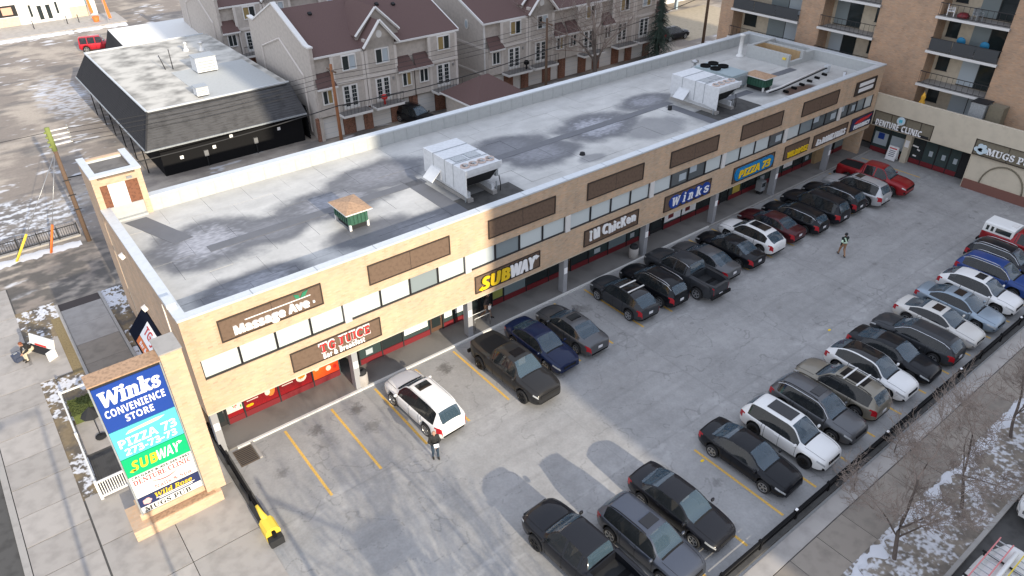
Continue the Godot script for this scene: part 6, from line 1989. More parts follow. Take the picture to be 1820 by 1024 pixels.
		# ground floor: garage doors, entry door, brick piers
		b2(T, "garage_door", M.trim_white, a + 0.35, a + 2.35, 0.05, 2.05, zf + 0.02, zf + 0.08)
		for q in 3:
			b2(T, "garage_door_groove", M.curtain, a + 0.35, a + 2.35, 0.53 + 0.5 * q, 0.55 + 0.5 * q, zf + 0.08, zf + 0.085)
		b2(T, "brick_pier", M.red_brick, a - 0.3, a + 0.3, 0, 2.2, zf, zf + 0.25)
		b2(T, "brick_pier", M.red_brick, a + 2.4, a + 3.6, 0, 2.2, zf, zf + 0.12)
		b2(T, "brick_pier", M.red_brick, a + pitch - 0.6, a + pitch - 0.3, 0, 2.2, zf, zf + 0.2)
		var dr := b2(T, "entry_door", M.trim_white, a + 3.65, a + 4.55, 0.05, 2.05, zf + 0.02, zf + 0.08)
		bx(dr, "handle", M.steel, Vector3(0.35, 0, 0.05), Vector3(0.05, 0.1, 0.05))
		if r.randf() < 0.5:
			bx(T, "wall_lamp", M.steel, Vector3(bc + 1.05, 4.5, zz + 0.08), Vector3(0.16, 0.24, 0.16))
	# roof vents
	for k in units * 2:
		var px := r.randf_range(x0 + 1.0, x1 - 1.0)
		var t := r.randf_range(0.55, 0.9)
		bx(T, "roof_vent", M.sign_cyan if false else M.charcoal, Vector3(px, lerpf(ev, rg, t) + 0.2, lerpf(zf, zr, t)), Vector3(0.32, 0.2, 0.32), Basis(Vector3(1, 0, 0), atan(sl)))
	return T

func background_buildings() -> void:
	townhouse("nearest grey-beige townhouse row with white-capped gable wall, twin central gables and white french doors", 29.3, 3, -33.2, 13.0, true, 5.1, 3)
	townhouse("long grey-beige townhouse row behind the bare tree and spruce, oval window in its gable", 48.3, 5, -33.2, 13.0, false, 5.35, 8)
	townhouse("sunlit beige townhouse row farther back behind the black-roofed building", 29.6, 3, -57.5, 13.0, true, 5.1, 5)
	townhouse("rear townhouse row whose roof shows behind the long townhouse row", 52.0, 5, -58.0, 13.0, false, 5.3, 14)
	# details on the balconies
	for p in [[35.6, "red round balloon-like barbecue cover on the middle balcony of the nearest townhouse row", "letter_red"], [52.8, "black covered barbecue on the first balcony of the long townhouse row", "matte_black"]]:
		var b := mb(true)
		alathe(b, Vector3(p[0], 2.44, -31.9), [[0.0, 0], [0.1, 0.02], [0.08, 0.45], [0.28, 0.55], [0.30, 0.75], [0.2, 0.92], [0.0, 0.98]], 10)
		tag(obj(self, "barbecue", b, M[p[2]]), p[1], "barbecue")
	# hip-roofed garage between the rows
	var G := thing("hip_roof_garage", "small garage with brown hip roof between the two townhouse rows", "garage")
	b2(G, "wall", M.stucco, 41.6, 47.2, 0, 2.7, -30.6, -25.2)
	var lo := [Vector3(41.2, 2.65, -24.8), Vector3(47.6, 2.65, -24.8), Vector3(47.6, 2.65, -31.0), Vector3(41.2, 2.65, -31.0)]
	var pa := Vector3(44.0, 4.5, -27.9)
	var pb := Vector3(44.8, 4.5, -27.9)
	roof_slope(G, "roof", [lo[0], lo[1], pb, pa], M.shingle_brown, 0.1)
	roof_slope(G, "roof", [lo[1], lo[2], pb], M.shingle_brown, 0.1)
	roof_slope(G, "roof", [lo[2], lo[3], pa, pb], M.shingle_brown, 0.1)
	roof_slope(G, "roof", [lo[3], lo[0], pa], M.shingle_brown, 0.1)
	b2(G, "eave_trim", M.trim_white, 41.15, 41.2, 2.5, 2.66, -31.0, -24.8)
	b2(G, "eave_trim", M.trim_white, 41.2, 47.6, 2.5, 2.66, -24.8, -24.72)
	# gate between
	var gt := thing("iron_gate", "black iron gate beside the nearest townhouse row's right end", "gate")
	for k in 12:
		b2(gt, "bar", M.black, 44.9 + 0.27 * k, 44.93 + 0.27 * k, 0.05, 2.0, -33.0, -32.97)
	b2(gt, "rail", M.black, 44.8, 48.1, 1.95, 2.0, -33.02, -32.95)
	b2(gt, "rail", M.black, 44.8, 48.1, 0.15, 0.2, -33.02, -32.95)
	var wl := thing("white_rail_wall", "low wall with white top beside the small garage", "wall")
	b2(wl, "wall", M.stucco, 45.0, 45.25, 0, 2.0, -32.5, -30.9)
	b2(wl, "cap", M.trim_white, 44.9, 45.35, 2.0, 2.12, -32.6, -30.8)
	# black mansard building
	var K := thing("mansard_building", "flat-roofed building with dark shingled skirt roof and black rear wall", "building")
	var top := [Vector3(15.9, 5.0, -36.2), Vector3(28.35, 5.0, -36.2), Vector3(28.35, 5.0, -58.2), Vector3(15.9, 5.0, -58.2)]
	var low := [Vector3(14.5, 2.7, -33.7), Vector3(28.5, 2.7, -33.7), Vector3(28.5, 2.7, -59.0), Vector3(14.5, 2.7, -59.0)]
	b2(K, "wall", M.matte_black, 15.6, 28.2, 0, 2.9, -58.6, -34.3)
	b2(K, "wall", M.charcoal, 15.8, 28.0, 2.9, 4.9, -58.3, -36.0)
	# shingle courses of the skirt: sunlit front and shaded side put into their colours
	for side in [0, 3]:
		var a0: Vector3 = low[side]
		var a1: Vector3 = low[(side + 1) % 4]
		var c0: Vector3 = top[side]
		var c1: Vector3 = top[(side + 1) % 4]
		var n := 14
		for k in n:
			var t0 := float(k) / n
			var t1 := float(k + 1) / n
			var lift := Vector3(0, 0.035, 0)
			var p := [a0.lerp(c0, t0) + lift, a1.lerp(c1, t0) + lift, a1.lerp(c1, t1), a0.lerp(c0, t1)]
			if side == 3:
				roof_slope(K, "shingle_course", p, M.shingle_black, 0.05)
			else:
				roof_slope(K, "shingle_course", p, M.shingle_sunlit, 0.05)
	var hip := mb()
	atube(hip, [low[0] + Vector3(0, 0.04, 0), top[0] + Vector3(0, 0.04, 0)], [0.1, 0.1], 4)
	obj(K, "hip_cap", hip, M.shingle_black)
	b2(K, "roof", M.gravel_roof, 15.9, 28.3, 4.86, 4.98, -58.2, -36.2)
	b2(K, "roof_patch", M.roof_flash, 20.8, 27.7, 4.98, 5.0, -46.0, -36.4)
	b2(K, "roof_edge", M.cap_metal, 15.85, 28.3, 4.98, 5.1, -36.25, -36.1)
	b2(K, "roof_edge", M.cap_metal, 15.8, 15.95, 4.98, 5.1, -58.2, -36.25)
	b2(K, "roof_edge", M.cap_metal, 15.8, 27.95, 4.98, 5.1, -58.35, -58.2)
	b2(K, "gutter", M.galv, 14.5, 28.5, 2.62, 2.74, -33.72, -33.6)
	b2(K, "gutter", M.galv, 14.42, 14.52, 2.62, 2.74, -59.0, -33.7)
	for k in 6:
		b2(K, "awning_post", M.black, 14.6, 14.68, 0, 2.62, -36.0 - 3.6 * k, -35.92 - 3.6 * k)
	for p in [[17.2, 1.3], [20.0, 1.5], [21.6, 2.1], [25.9, 1.7]]:
		b2(K, "wall_sticker", M.letter_white, p[0] - 0.14, p[0] + 0.14, p[1] - 0.14, p[1] + 0.14, -34.3, -34.285)
	for p in [19.2, 23.6]:
		bx(K, "meter", M.steel, Vector3(p, 1.2, -34.2), Vector3(0.35, 0.5, 0.2))
		b2(K, "meter_pipe", M.charcoal, p - 0.04, p + 0.04, 0, 1.0, -34.26, -34.18)
	# its rooftop gear
	var mk := func(label: String, c: Vector3, s: Vector3) -> void:
		var t := thing("rooftop_unit", label, "rooftop unit", c, 0.0)
		bx(t, "cabinet", M.unit_white, Vector3(0, s.y / 2 + 0.1, 0), s)
		bx(t, "lid", M.galv, Vector3(0, s.y + 0.13, 0), Vector3(s.x + 0.1, 0.06, s.z + 0.1))
		bx(t, "curb", M.charcoal, Vector3(0, 0.05, 0), Vector3(s.x * 0.9, 0.1, s.z * 0.9))
		for k in 4:
			bx(t, "louvre", M.galv, Vector3(0, 0.25 + s.y * 0.2 * k, s.z / 2 + 0.01), Vector3(s.x * 0.8, s.y * 0.1, 0.03))
	mk.call("bigger white air unit on the gravel roof of the black building", Vector3(23.6, 5.0, -44.6), Vector3(1.9, 1.3, 1.6))
	mk.call("small white vent unit near the skirt edge of the black building's roof", Vector3(20.9, 5.0, -37.6), Vector3(1.0, 0.7, 1.0))
	for p in [[21.3, -47.0, 1.9, 0], [20.7, -47.4, 1.4, 1]]:
		var an := mb(true)
		atube(an, [Vector3(p[0], 4.98, p[1]), Vector3(p[0] - 0.3 * p[3], 4.98 + p[2], p[1])], [0.05, 0.04], 6)
		tag(obj(self, "roof_mast", an, M.dark_metal), ["straight dark mast on the gravel roof beside the bigger white unit", "leaning short mast beside the straight one on the gravel roof"][p[3]], "mast")
	for p in [[24.3, -52.5, 0], [25.6, -51.6, 1]]:
		var gk := mb(true)
		alathe(gk, Vector3(p[0], 5.0, p[1]), [[0.3, 0], [0.26, 0.2], [0.14, 0.3], [0.14, 0.7], [0.3, 0.75], [0.0, 0.95]], 10)
		tag(obj(self, "vent_cowl", gk, M.unit_white), ["white cowl vent at the back of the gravel roof, left of two", "white cowl vent at the back of the gravel roof, right of two"][p[2]], "roof vent", "cowl vents at the back of the gravel roof")
	# white awning building behind it
	var A := thing("white_roofed_building", "low building with bright white sloped roof behind the black-roofed building", "building")
	b2(A, "wall", M.red_brick, 21.5, 30.0, 0, 2.8, -72.0, -62.0)
	roof_slope(A, "roof", [Vector3(21.0, 2.9, -61.5), Vector3(30.3, 2.9, -61.5), Vector3(30.3, 3.9, -72.2), Vector3(21.0, 3.9, -72.2)], M.white_paint, 0.15)
	roof_slope(A, "side_slope", [Vector3(20.2, 1.8, -61.8), Vector3(21.0, 2.9, -61.5), Vector3(21.0, 3.9, -72.2), Vector3(20.2, 1.8, -72.4)], M.shingle_black, 0.1)
	# black slatted fence at the right of the black building
	var bf := thing("slat_fence", "tall black slatted screen at the right end of the black building", "fence")
	for k in 16:
		b2(bf, "slat", M.black, 28.65, 28.72, 0.05, 3.2, -34.2 - 0.28 * k, -34.35 - 0.28 * k)
	for k in 3:
		b2(bf, "rail", M.charcoal, 28.72, 28.78, 0.3 + 1.2 * k, 0.4 + 1.2 * k, -38.7, -34.2)
	# far shop across the street at the top left
	var S := thing("white_shop", "white shop front with glass double doors across the far street", "building")
	var z := -100.2
	b2(S, "wall", M.white_paint, 5, 25.2, 0, 6.0, -112, z)
	b2(S, "roof_edge", M.cap_metal, 4.9, 25.3, 6.0, 6.2, -112, z + 0.2)
	b2(S, "brick_panel", M.cream_siding, 12.2, 15.0, 0.1, 1.3, z, z + 0.06)
	b2(S, "brick_panel", M.cream_siding, 21.6, 24.2, 0.1, 1.6, z, z + 0.06)
	var w1 := b2(S, "window", M.charcoal, 12.2, 15.0, 1.4, 2.9, z, z + 0.05)
	bx(w1, "display", mat("display", 0.62, 0.36, 0.26, 0.6), Vector3(0.2, 0, 0.03), Vector3(1.3, 1.0, 0.02))
	var w2 := b2(S, "window", mat("pale_teal", 0.42, 0.60, 0.60, 0.5), 21.5, 24.3, 1.7, 4.0, z, z + 0.05)
	bx(w2, "round_emblem", M.letter_yellow, Vector3(0, 0.3, 0.03), Vector3(0.6, 0.8, 0.02), Basis(Vector3(0, 0, 1), 0.5))
	for k in 2:
		var d := b2(S, "door", M.trim_white, 17.3 + 1.1 * k, 18.35 + 1.1 * k, 0.05, 2.6, z, z + 0.08)
		bx(d, "pane", M.dark_pane, Vector3(0, 0.1, 0.045), Vector3(0.55, 1.9, 0.02))
	for k in 2:
		b2(S, "side_light", M.dark_pane, 16.5 + 3.4 * k, 16.8 + 3.4 * k, 1.0, 2.6, z, z + 0.05)
	# far garage block and carport at the upper right
	var C := thing("grey_garage_block", "pale grey block with white carport edge at the far end of the alley", "building")
	b2(C, "wall", M.unit_white, 84, 104, 0, 6.5, -64, -50)
	b2(C, "canopy", M.cap_metal, 83, 104, 2.9, 3.2, -50, -46.5)
	b2(C, "canopy_post", mat("post_blue", 0.34, 0.42, 0.48, 0.6), 85.0, 85.4, 0, 2.9, -47.2, -46.8)
	b2(C, "canopy_post", M.post_blue, 94.0, 94.4, 0, 2.9, -47.2, -46.8)
	b2(C, "roof", M.gravel_roof, 83.8, 104.2, 6.5, 6.7, -64.2, -49.8)
	for k in 4:
		b2(C, "window", M.dark_pane, 86.0 + 4.0 * k, 87.6 + 4.0 * k, 4.2, 5.6, -50.0, -49.95)
	# the tall block south of the lot, whose shade lies over most of the scene
	var N := thing("high_rise", "tall buff brick high-rise across the street behind the viewer, with rows of balconies", "building")
	b2(N, "wall", M.buff_brick, 22.3, 88, 0, 62, 95, 112)
	b2(N, "roof", M.gravel_roof, 22.1, 88.2, 62, 62.4, 94.8, 112.2)
	for f in 21:
		for k in 10:
			var xx := 25.0 + 6.1 * k
			b2(N, "balcony", M.concrete, xx, xx + 4.2, 2.9 + 2.8 * f, 3.05 + 2.8 * f, 93.6, 95.0)
			b2(N, "window", M.dark_pane, xx + 0.4, xx + 3.6, 3.4 + 2.8 * f, 5.2 + 2.8 * f, 94.95, 95.02)


# ---------- ground ----------
func sheet(parent: Node, called: String, m: Material, x0: float, x1: float, z0: float, z1: float, y: float) -> MeshInstance3D:
	var st := mb()
	q4uv(st, Vector3(x0, y, z1), Vector3(x1, y, z1), Vector3(x1, y, z0), Vector3(x0, y, z0), Vector2(0, 1), Vector2(1, 1), Vector2(1, 0), Vector2(0, 0))
	return obj(parent, called, st, m)

func textured(key: String, t: Texture2D, rough := 0.95) -> StandardMaterial3D:
	var m := mat(key, 1, 1, 1, rough)
	m.albedo_texture = t
	m.texture_repeat = false
	return m

# ragged strip of snow along x: top sheet with wandering edges and a little thickness
func snow_strip(called: String, m: Material, x0: float, x1: float, z0: float, z1: float, y: float, h: float, seed_: int) -> void:
	var n := noise(seed_, 0.9, 4)
	var st := mb(true)
	var k := int((x1 - x0) / 0.16)
	var prev := []
	for i in k + 1:
		var x := lerpf(x0, x1, float(i) / k)
		var gap := smoothstep(-0.5, -0.3, n.get_noise_2d(x * 0.5, 40.0))
		var a := z0 + 0.3 * n.get_noise_2d(x, 0.0)
		var b := z1 + 0.55 * n.get_noise_2d(x * 1.4, 9.0)
		var mid := (a + b) / 2
		a = lerpf(mid - 0.02, a, gap)
		b = lerpf(mid + 0.02, b, gap)
		var row := [Vector3(x, y, a), Vector3(x, y + h, lerpf(a, b, 0.2)), Vector3(x, y + h * 1.1, lerpf(a, b, 0.6) + 0.05 * n.get_noise_2d(x * 3.0, 3.0)), Vector3(x, y, b)]
		if i > 0:
			for j in 3:
				q4(st, prev[j + 1], row[j + 1], row[j], prev[j])
		prev = row
	var o := obj(self, called, st, m)
	struct(o)

func ground() -> void:
	var base := sheet(self, "ground", M.asphalt, -400, 400, -400, 400, -0.14)
	struct(base)
	struct(sheet(self, "alley_ground", textured("alley_tex", ground_texture("alley", Vector2(130, 100), Vector2i(1040, 800), 90)), -20, 110, -113, -13.6, -0.004))
	# the lot
	struct(sheet(self, "parking_lot", textured("lot_tex", lot_texture(7.7, 66.8, -1.75, 19.6), 0.85), 7.7, 66.8, -1.75, 19.6, 0.0))
	var wk := b2(self, "arcade_walkway", M.walkway, 8.4, 66.6, 0.0, 0.088, -1.76, -0.02)
	struct(wk)
	var el := b2(self, "kerb_line", M.white_line, 8.75, 44.0, 0.0, 0.094, -0.02, 0.12)
	struct(el)
	struct(b2(self, "kerb", M.concrete, 44.0, 66.4, 0.0, 0.092, -0.02, 0.12))
	# painted stall lines
	var worn := mat("worn_line", 0.74, 0.46, 0.11, 0.85)
	tri(worn, mottle(71, 0.68, 1.1, 0.03), 0.9)
	for k in 22:
		var x := 11.03 + 2.535 * k
		var o := sheet(self, "stall_line", worn, x - 0.065, x + 0.065, 0.38, 5.55, 0.004)
		struct(o)
	for k in 20:
		var x := 18.4 + 2.52 * k
		var o := sheet(self, "stall_line", worn, x - 0.065, x + 0.065, 13.9, 18.85, 0.004)
		struct(o)
	# left sidewalk: separate slabs
	var sw := Node3D.new()
	sw.name = "left_sidewalk"
	add_child(sw)
	struct(sw)
	var zj := -23.0
	var k2 := 0
	while zj < 16.0:
		var d := 1.93
		b2(sw, "slab", M["slab_%d" % ((k2 * 7) % 3)], -0.32, 2.12, -0.1, 0.03 + 0.004 * (k2 % 2), zj + 0.018, zj + d - 0.018)
		zj += d
		k2 += 1
	b2(sw, "kerb_stone", M.concrete, -0.62, -0.36, -0.14, 0.02, -23, 16)
	b2(sw, "joint_bed", M.asphalt, -0.34, 2.2, -0.13, 0.0, -23, 16)
	var fc := Node3D.new()
	fc.name = "forecourt"
	add_child(fc)
	struct(fc)
	for i in 2:
		for j in 5:
			b2(fc, "slab", M["slab_%d" % ((i + j * 2 + 1) % 3)], 2.2 + 2.78 * i, 4.95 + 2.83 * i, -0.1, 0.03 + 0.003 * ((i + j) % 2), -1.2 + 3.2 * j, 1.96 + 3.2 * j)
	# ramp to the lower door and its edges
	var rp := Node3D.new()
	rp.name = "ramp"
	add_child(rp)
	struct(rp)
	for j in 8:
		b2(rp, "slab", M["walk_%d" % ((j * 2) % 3)] if j > 1 else M.slab_0, 4.42, 6.72, -0.05, 0.05 + 0.004 * (j % 2), -18.0 + 2.2 * j if j > 1 else -18.0 + 2.2 * j, -15.82 + 2.2 * j)  # far slabs paler: the sunlit end of the ramp put into their colour
	b2(rp, "edge", M.concrete, 4.24, 4.40, -0.05, 0.10, -18.9, -0.9)
	b2(rp, "edge", M.concrete, 6.74, 6.90, -0.05, 0.10, -18.9, -1.3)
	b2(rp, "end_strip", mat("dark_strip", 0.06, 0.048, 0.045, 0.9), 4.42, 6.72, -0.05, 0.04, -18.9, -18.03)
	struct(sheet(self, "side_yard", textured("slush_b", ground_texture("slush", Vector2(2.0, 18.0), Vector2i(80, 640), 120)), 6.88, 8.5, -19.0, -1.2, 0.006))
	struct(sheet(self, "verge", textured("slush_a", ground_texture("slush", Vector2(2.2, 18.0), Vector2i(110, 800), 110)), 2.1, 4.26, -19.5, -1.1, 0.008))
	struct(b2(self, "bench_pad", M.slab_1, 1.95, 3.75, -0.02, 0.03, -15.4, -11.3))
	struct(sheet(self, "grass_patch", M.dead_grass, 3.75, 4.24, -17.5, -10.9, 0.016))
	struct(sheet(self, "yard_floor", M.slab_2, 2.9, 4.22, -6.6, -4.0, 0.022))
	struct(sheet(self, "yard_floor", M.asphalt, 2.9, 4.22, -4.0, -0.75, 0.022))
	# street side: ledge, sidewalk slabs, snow and verge
	struct(b2(self, "ledge", M.slab_1, 8.0, 70, -0.12, 0.05, 19.62, 20.36))
	var rs := Node3D.new()
	rs.name = "right_sidewalk"
	add_child(rs)
	struct(rs)
	for j in 26:
		b2(rs, "slab", M["walk_%d" % ((j * 5 + 1) % 3)], 9.0 + 1.9 * j, 10.87 + 1.9 * j, -0.12, 0.02 + 0.004 * (j % 2), 20.40, 22.05)
	b2(rs, "joint_bed", M.asphalt, 8.0, 60, -0.13, 0.0, 20.3, 22.2)
	struct(sheet(self, "street_verge", textured("verge_tex", ground_texture("verge", Vector2(40, 2.7), Vector2i(1000, 68), 130)), 18.0, 58.0, 22.05, 24.62, 0.012))
	struct(b2(self, "street_kerb", M.concrete, 8.0, 70, -0.14, 0.04, 24.62, 24.80))
	snow_strip("snow_bank", M.snow, 22.0, 52.0, 22.14, 22.52, 0.014, 0.05, 7)
		# far street
	struct(b2(self, "far_sidewalk", M.slab_2, -12, 27.5, -0.05, 0.12, -100.3, -93.0))
	snow_strip("snow_bank", M.snow, -8.0, 27.0, -92.4, -90.8, 0.0, 0.2, 23)
	snow_strip("snow_bank", M.snow, 1.5, 7.4, -27.2, -26.3, 0.0, 0.03, 31)
	struct(sheet(self, "far_road", M.lane_tan, 82.0, 100.0, -46.0, -34.0, 0.004))

# ---------- plants ----------
func branch(trunk: SurfaceTool, twig: SurfaceTool, r: RandomNumberGenerator, p: Vector3, d: Vector3, ln: float, rad: float, level: int, maxl: int, spread: float) -> void:
	var pts := [p]
	var radii := [rad]
	var q := p
	var dir := d
	var n := 5 if level < 2 else 3
	for i in n:
		dir = (dir + Vector3(r.randf_range(-0.14, 0.14), r.randf_range(-0.05, 0.09), r.randf_range(-0.14, 0.14)) * (1.0 if level < 2 else 1.7)).normalized()
		q += dir * ln / n
		pts.append(q)
		radii.append(rad * lerpf(1.0, 0.68, (i + 1.0) / n))
	atube(trunk if level < 2 else twig, pts, radii, 7 if level == 0 else (5 if level < 3 else 3), false)
	if level >= maxl:
		return
	var kids := 4 if level == 0 else 3
	for k in kids:
		var t := 1.0 if k == 0 else r.randf_range(0.4, 0.98)
		var i := mini(int(t * n), n - 1)
		var at: Vector3 = pts[i].lerp(pts[i + 1], t * n - i)
		var side := Vector3(r.randf_range(-1, 1), r.randf_range(-0.25, 0.4), r.randf_range(-1, 1)).normalized()
		var sp := spread * (0.4 if k == 0 else 1.0)
		var nd := (dir * (1.0 - sp) + side * sp).normalized()
		branch(trunk, twig, r, at, nd, ln * (r.randf_range(0.72, 0.88) if k == 0 else r.randf_range(0.5, 0.8)), maxf(lerpf(radii[i], radii[i + 1], t * n - i) * (0.92 if k == 0 else r.randf_range(0.45, 0.66)), 0.009), level + 1, maxl, spread)

func bare_tree(label: String, at: Vector3, h: float, rad: float, lean: Vector3, maxl: int, seed_: int, spread := 0.55, group := "", twig_mat: Material = null) -> void:
	var T := thing("bare_tree", label, "tree", at, 0.0, group)
	var r := RandomNumberGenerator.new()
	r.seed = seed_
	var a := mb(true)
	var b := mb(true)
	branch(a, b, r, Vector3(0, -0.05, 0), (Vector3.UP + lean).normalized(), h * 0.34, rad, 0, maxl, spread)
	obj(T, "trunk", a, M.bark)
	obj(T, "crown", b, twig_mat if twig_mat else M.twig)

func plants() -> void:
	var G := "bare street trees along the snowy verge"
	bare_tree("bare street tree forking over the sidewalk, nearest the ladder van", Vector3(27.6, 0, 23.0), 6.0, 0.095, Vector3(0.35, 0, -0.45), 7, 4, 0.6, G)
	bare_tree("bare street tree in the middle of the verge, between the two vans", Vector3(32.4, 0, 23.5), 5.6, 0.08, Vector3(0.1, 0, -0.4), 7, 9, 0.6, G)
	bare_tree("bare street tree with reddish twig cloud at the right edge of the verge", Vector3(38.6, 0, 23.0), 5.8, 0.08, Vector3(0.1, 0, -0.4), 7, 21, 0.6, G)
	bare_tree("low twiggy shrub reaching over the guard barrier by the dark grey suv", Vector3(29.5, 0, 20.1), 2.0, 0.03, Vector3(0.3, 0, -0.3), 5, 33, 0.7)
	bare_tree("low twiggy shrub reaching over the guard barrier by the beige wagon", Vector3(33.2, 0, 20.0), 1.9, 0.03, Vector3(0.2, 0, -0.3), 5, 35, 0.7)
	bare_tree("tall bare tree throwing its branch shadow across the empty stalls", Vector3(11.6, 0, 25.8), 8.0, 0.20, Vector3(0.0, 0, 0.0), 7, 12, 0.5, G)
	bare_tree("second tall bare tree by the street corner, its crown shadow lies on the empty stalls", Vector3(14.6, 0, 26.6), 8.0, 0.19, Vector3(0.0, 0, 0.05), 7, 83, 0.5, G)
	bare_tree("big bare tree with thick forked trunk in front of the long townhouse row", Vector3(58.6, 0, -27.5), 11.0, 0.30, Vector3(0.1, 0, 0), 7, 52, 0.5)
	bare_tree("bare reddish-brown shrub beside the sunlit back townhouse row", Vector3(37.5, 0, -55.0), 6.5, 0.15, Vector3.ZERO, 6, 61, 0.6)
	bare_tree("pale pinkish bare shrub on the snowy lot at the left edge", Vector3(2.6, 0, -33.0), 2.6, 0.05, Vector3.ZERO, 6, 71, 0.7)
	# spruce
	var S := thing("spruce_tree", "dark green spruce in front of the long townhouse row's far end", "tree", Vector3(72.0, 0, -30.6))
	var st := mb(true)
	atube(st, [Vector3.ZERO, Vector3(0, 8.3, 0)], [0.2, 0.02], 7)
	obj(S, "trunk", st, M.bark)
	var ns := mb()
	var r := RandomNumberGenerator.new()
	r.seed = 5
	for k in 900:
		var t := pow(r.randf(), 0.8)
		var y := lerpf(0.5, 8.3, t)
		var len := lerpf(2.9, 0.15, t) * r.randf_range(0.6, 1.08)
		var a := r.randf_range(0, TAU)
		var o := Vector3(cos(a), 0, sin(a))
		var sd := Vector3(-sin(a), 0, cos(a))
		for q in 5:
			var f0 := q / 5.0
			var f1 := (q + 1.2) / 5.0
			var p0 := Vector3(0, y, 0) + o * len * f0 + Vector3(0, -0.35 * len * f0 * f0, 0)
			var p1 := Vector3(0, y, 0) + o * len * f1 + Vector3(0, -0.35 * len * f1 * f1 - 0.05, 0)
			var w := 0.20 * (1.1 - f0) + 0.06
			t3(ns, p0 - sd * w * 0.3, p1 + sd * w * r.randf_range(0.4, 1.3), p0 + sd * w * 0.3)
			t3(ns, p0 + sd * w * 0.2, p0 - sd * w * 0.2, p1 - sd * w * r.randf_range(0.4, 1.3))
	obj(S, "crown", ns, M.needles)

# ---------- poles and wires ----------
func pole(called: String, label: String, x: float, z: float, h: float, r0: float, m: Material, group := "utility poles along the alley") -> Node3D:
	var P := thing(called, label, "pole", Vector3(x, 0, z), 0.0, group)
	var st := mb(true)
	atube(st, [Vector3(0, -0.05, 0), Vector3(0, h, 0)], [r0, r0 * 0.72], 9)
	obj(P, "shaft", st, m)
	return P

func wire(label: String, a: Vector3, b: Vector3, sag: float, r := 0.018) -> void:
	var pts := []
	var rr := []
	for k in 9:
		var t := k / 8.0
		pts.append(a.lerp(b, t) - Vector3(0, sag * 4 * t * (1 - t), 0))
		rr.append(r)
	var st := mb(true)
	atube(st, pts, rr, 4)
	tag(obj(self, "overhead_wire", st, M.wire), label, "wire", "overhead wires along the alley")

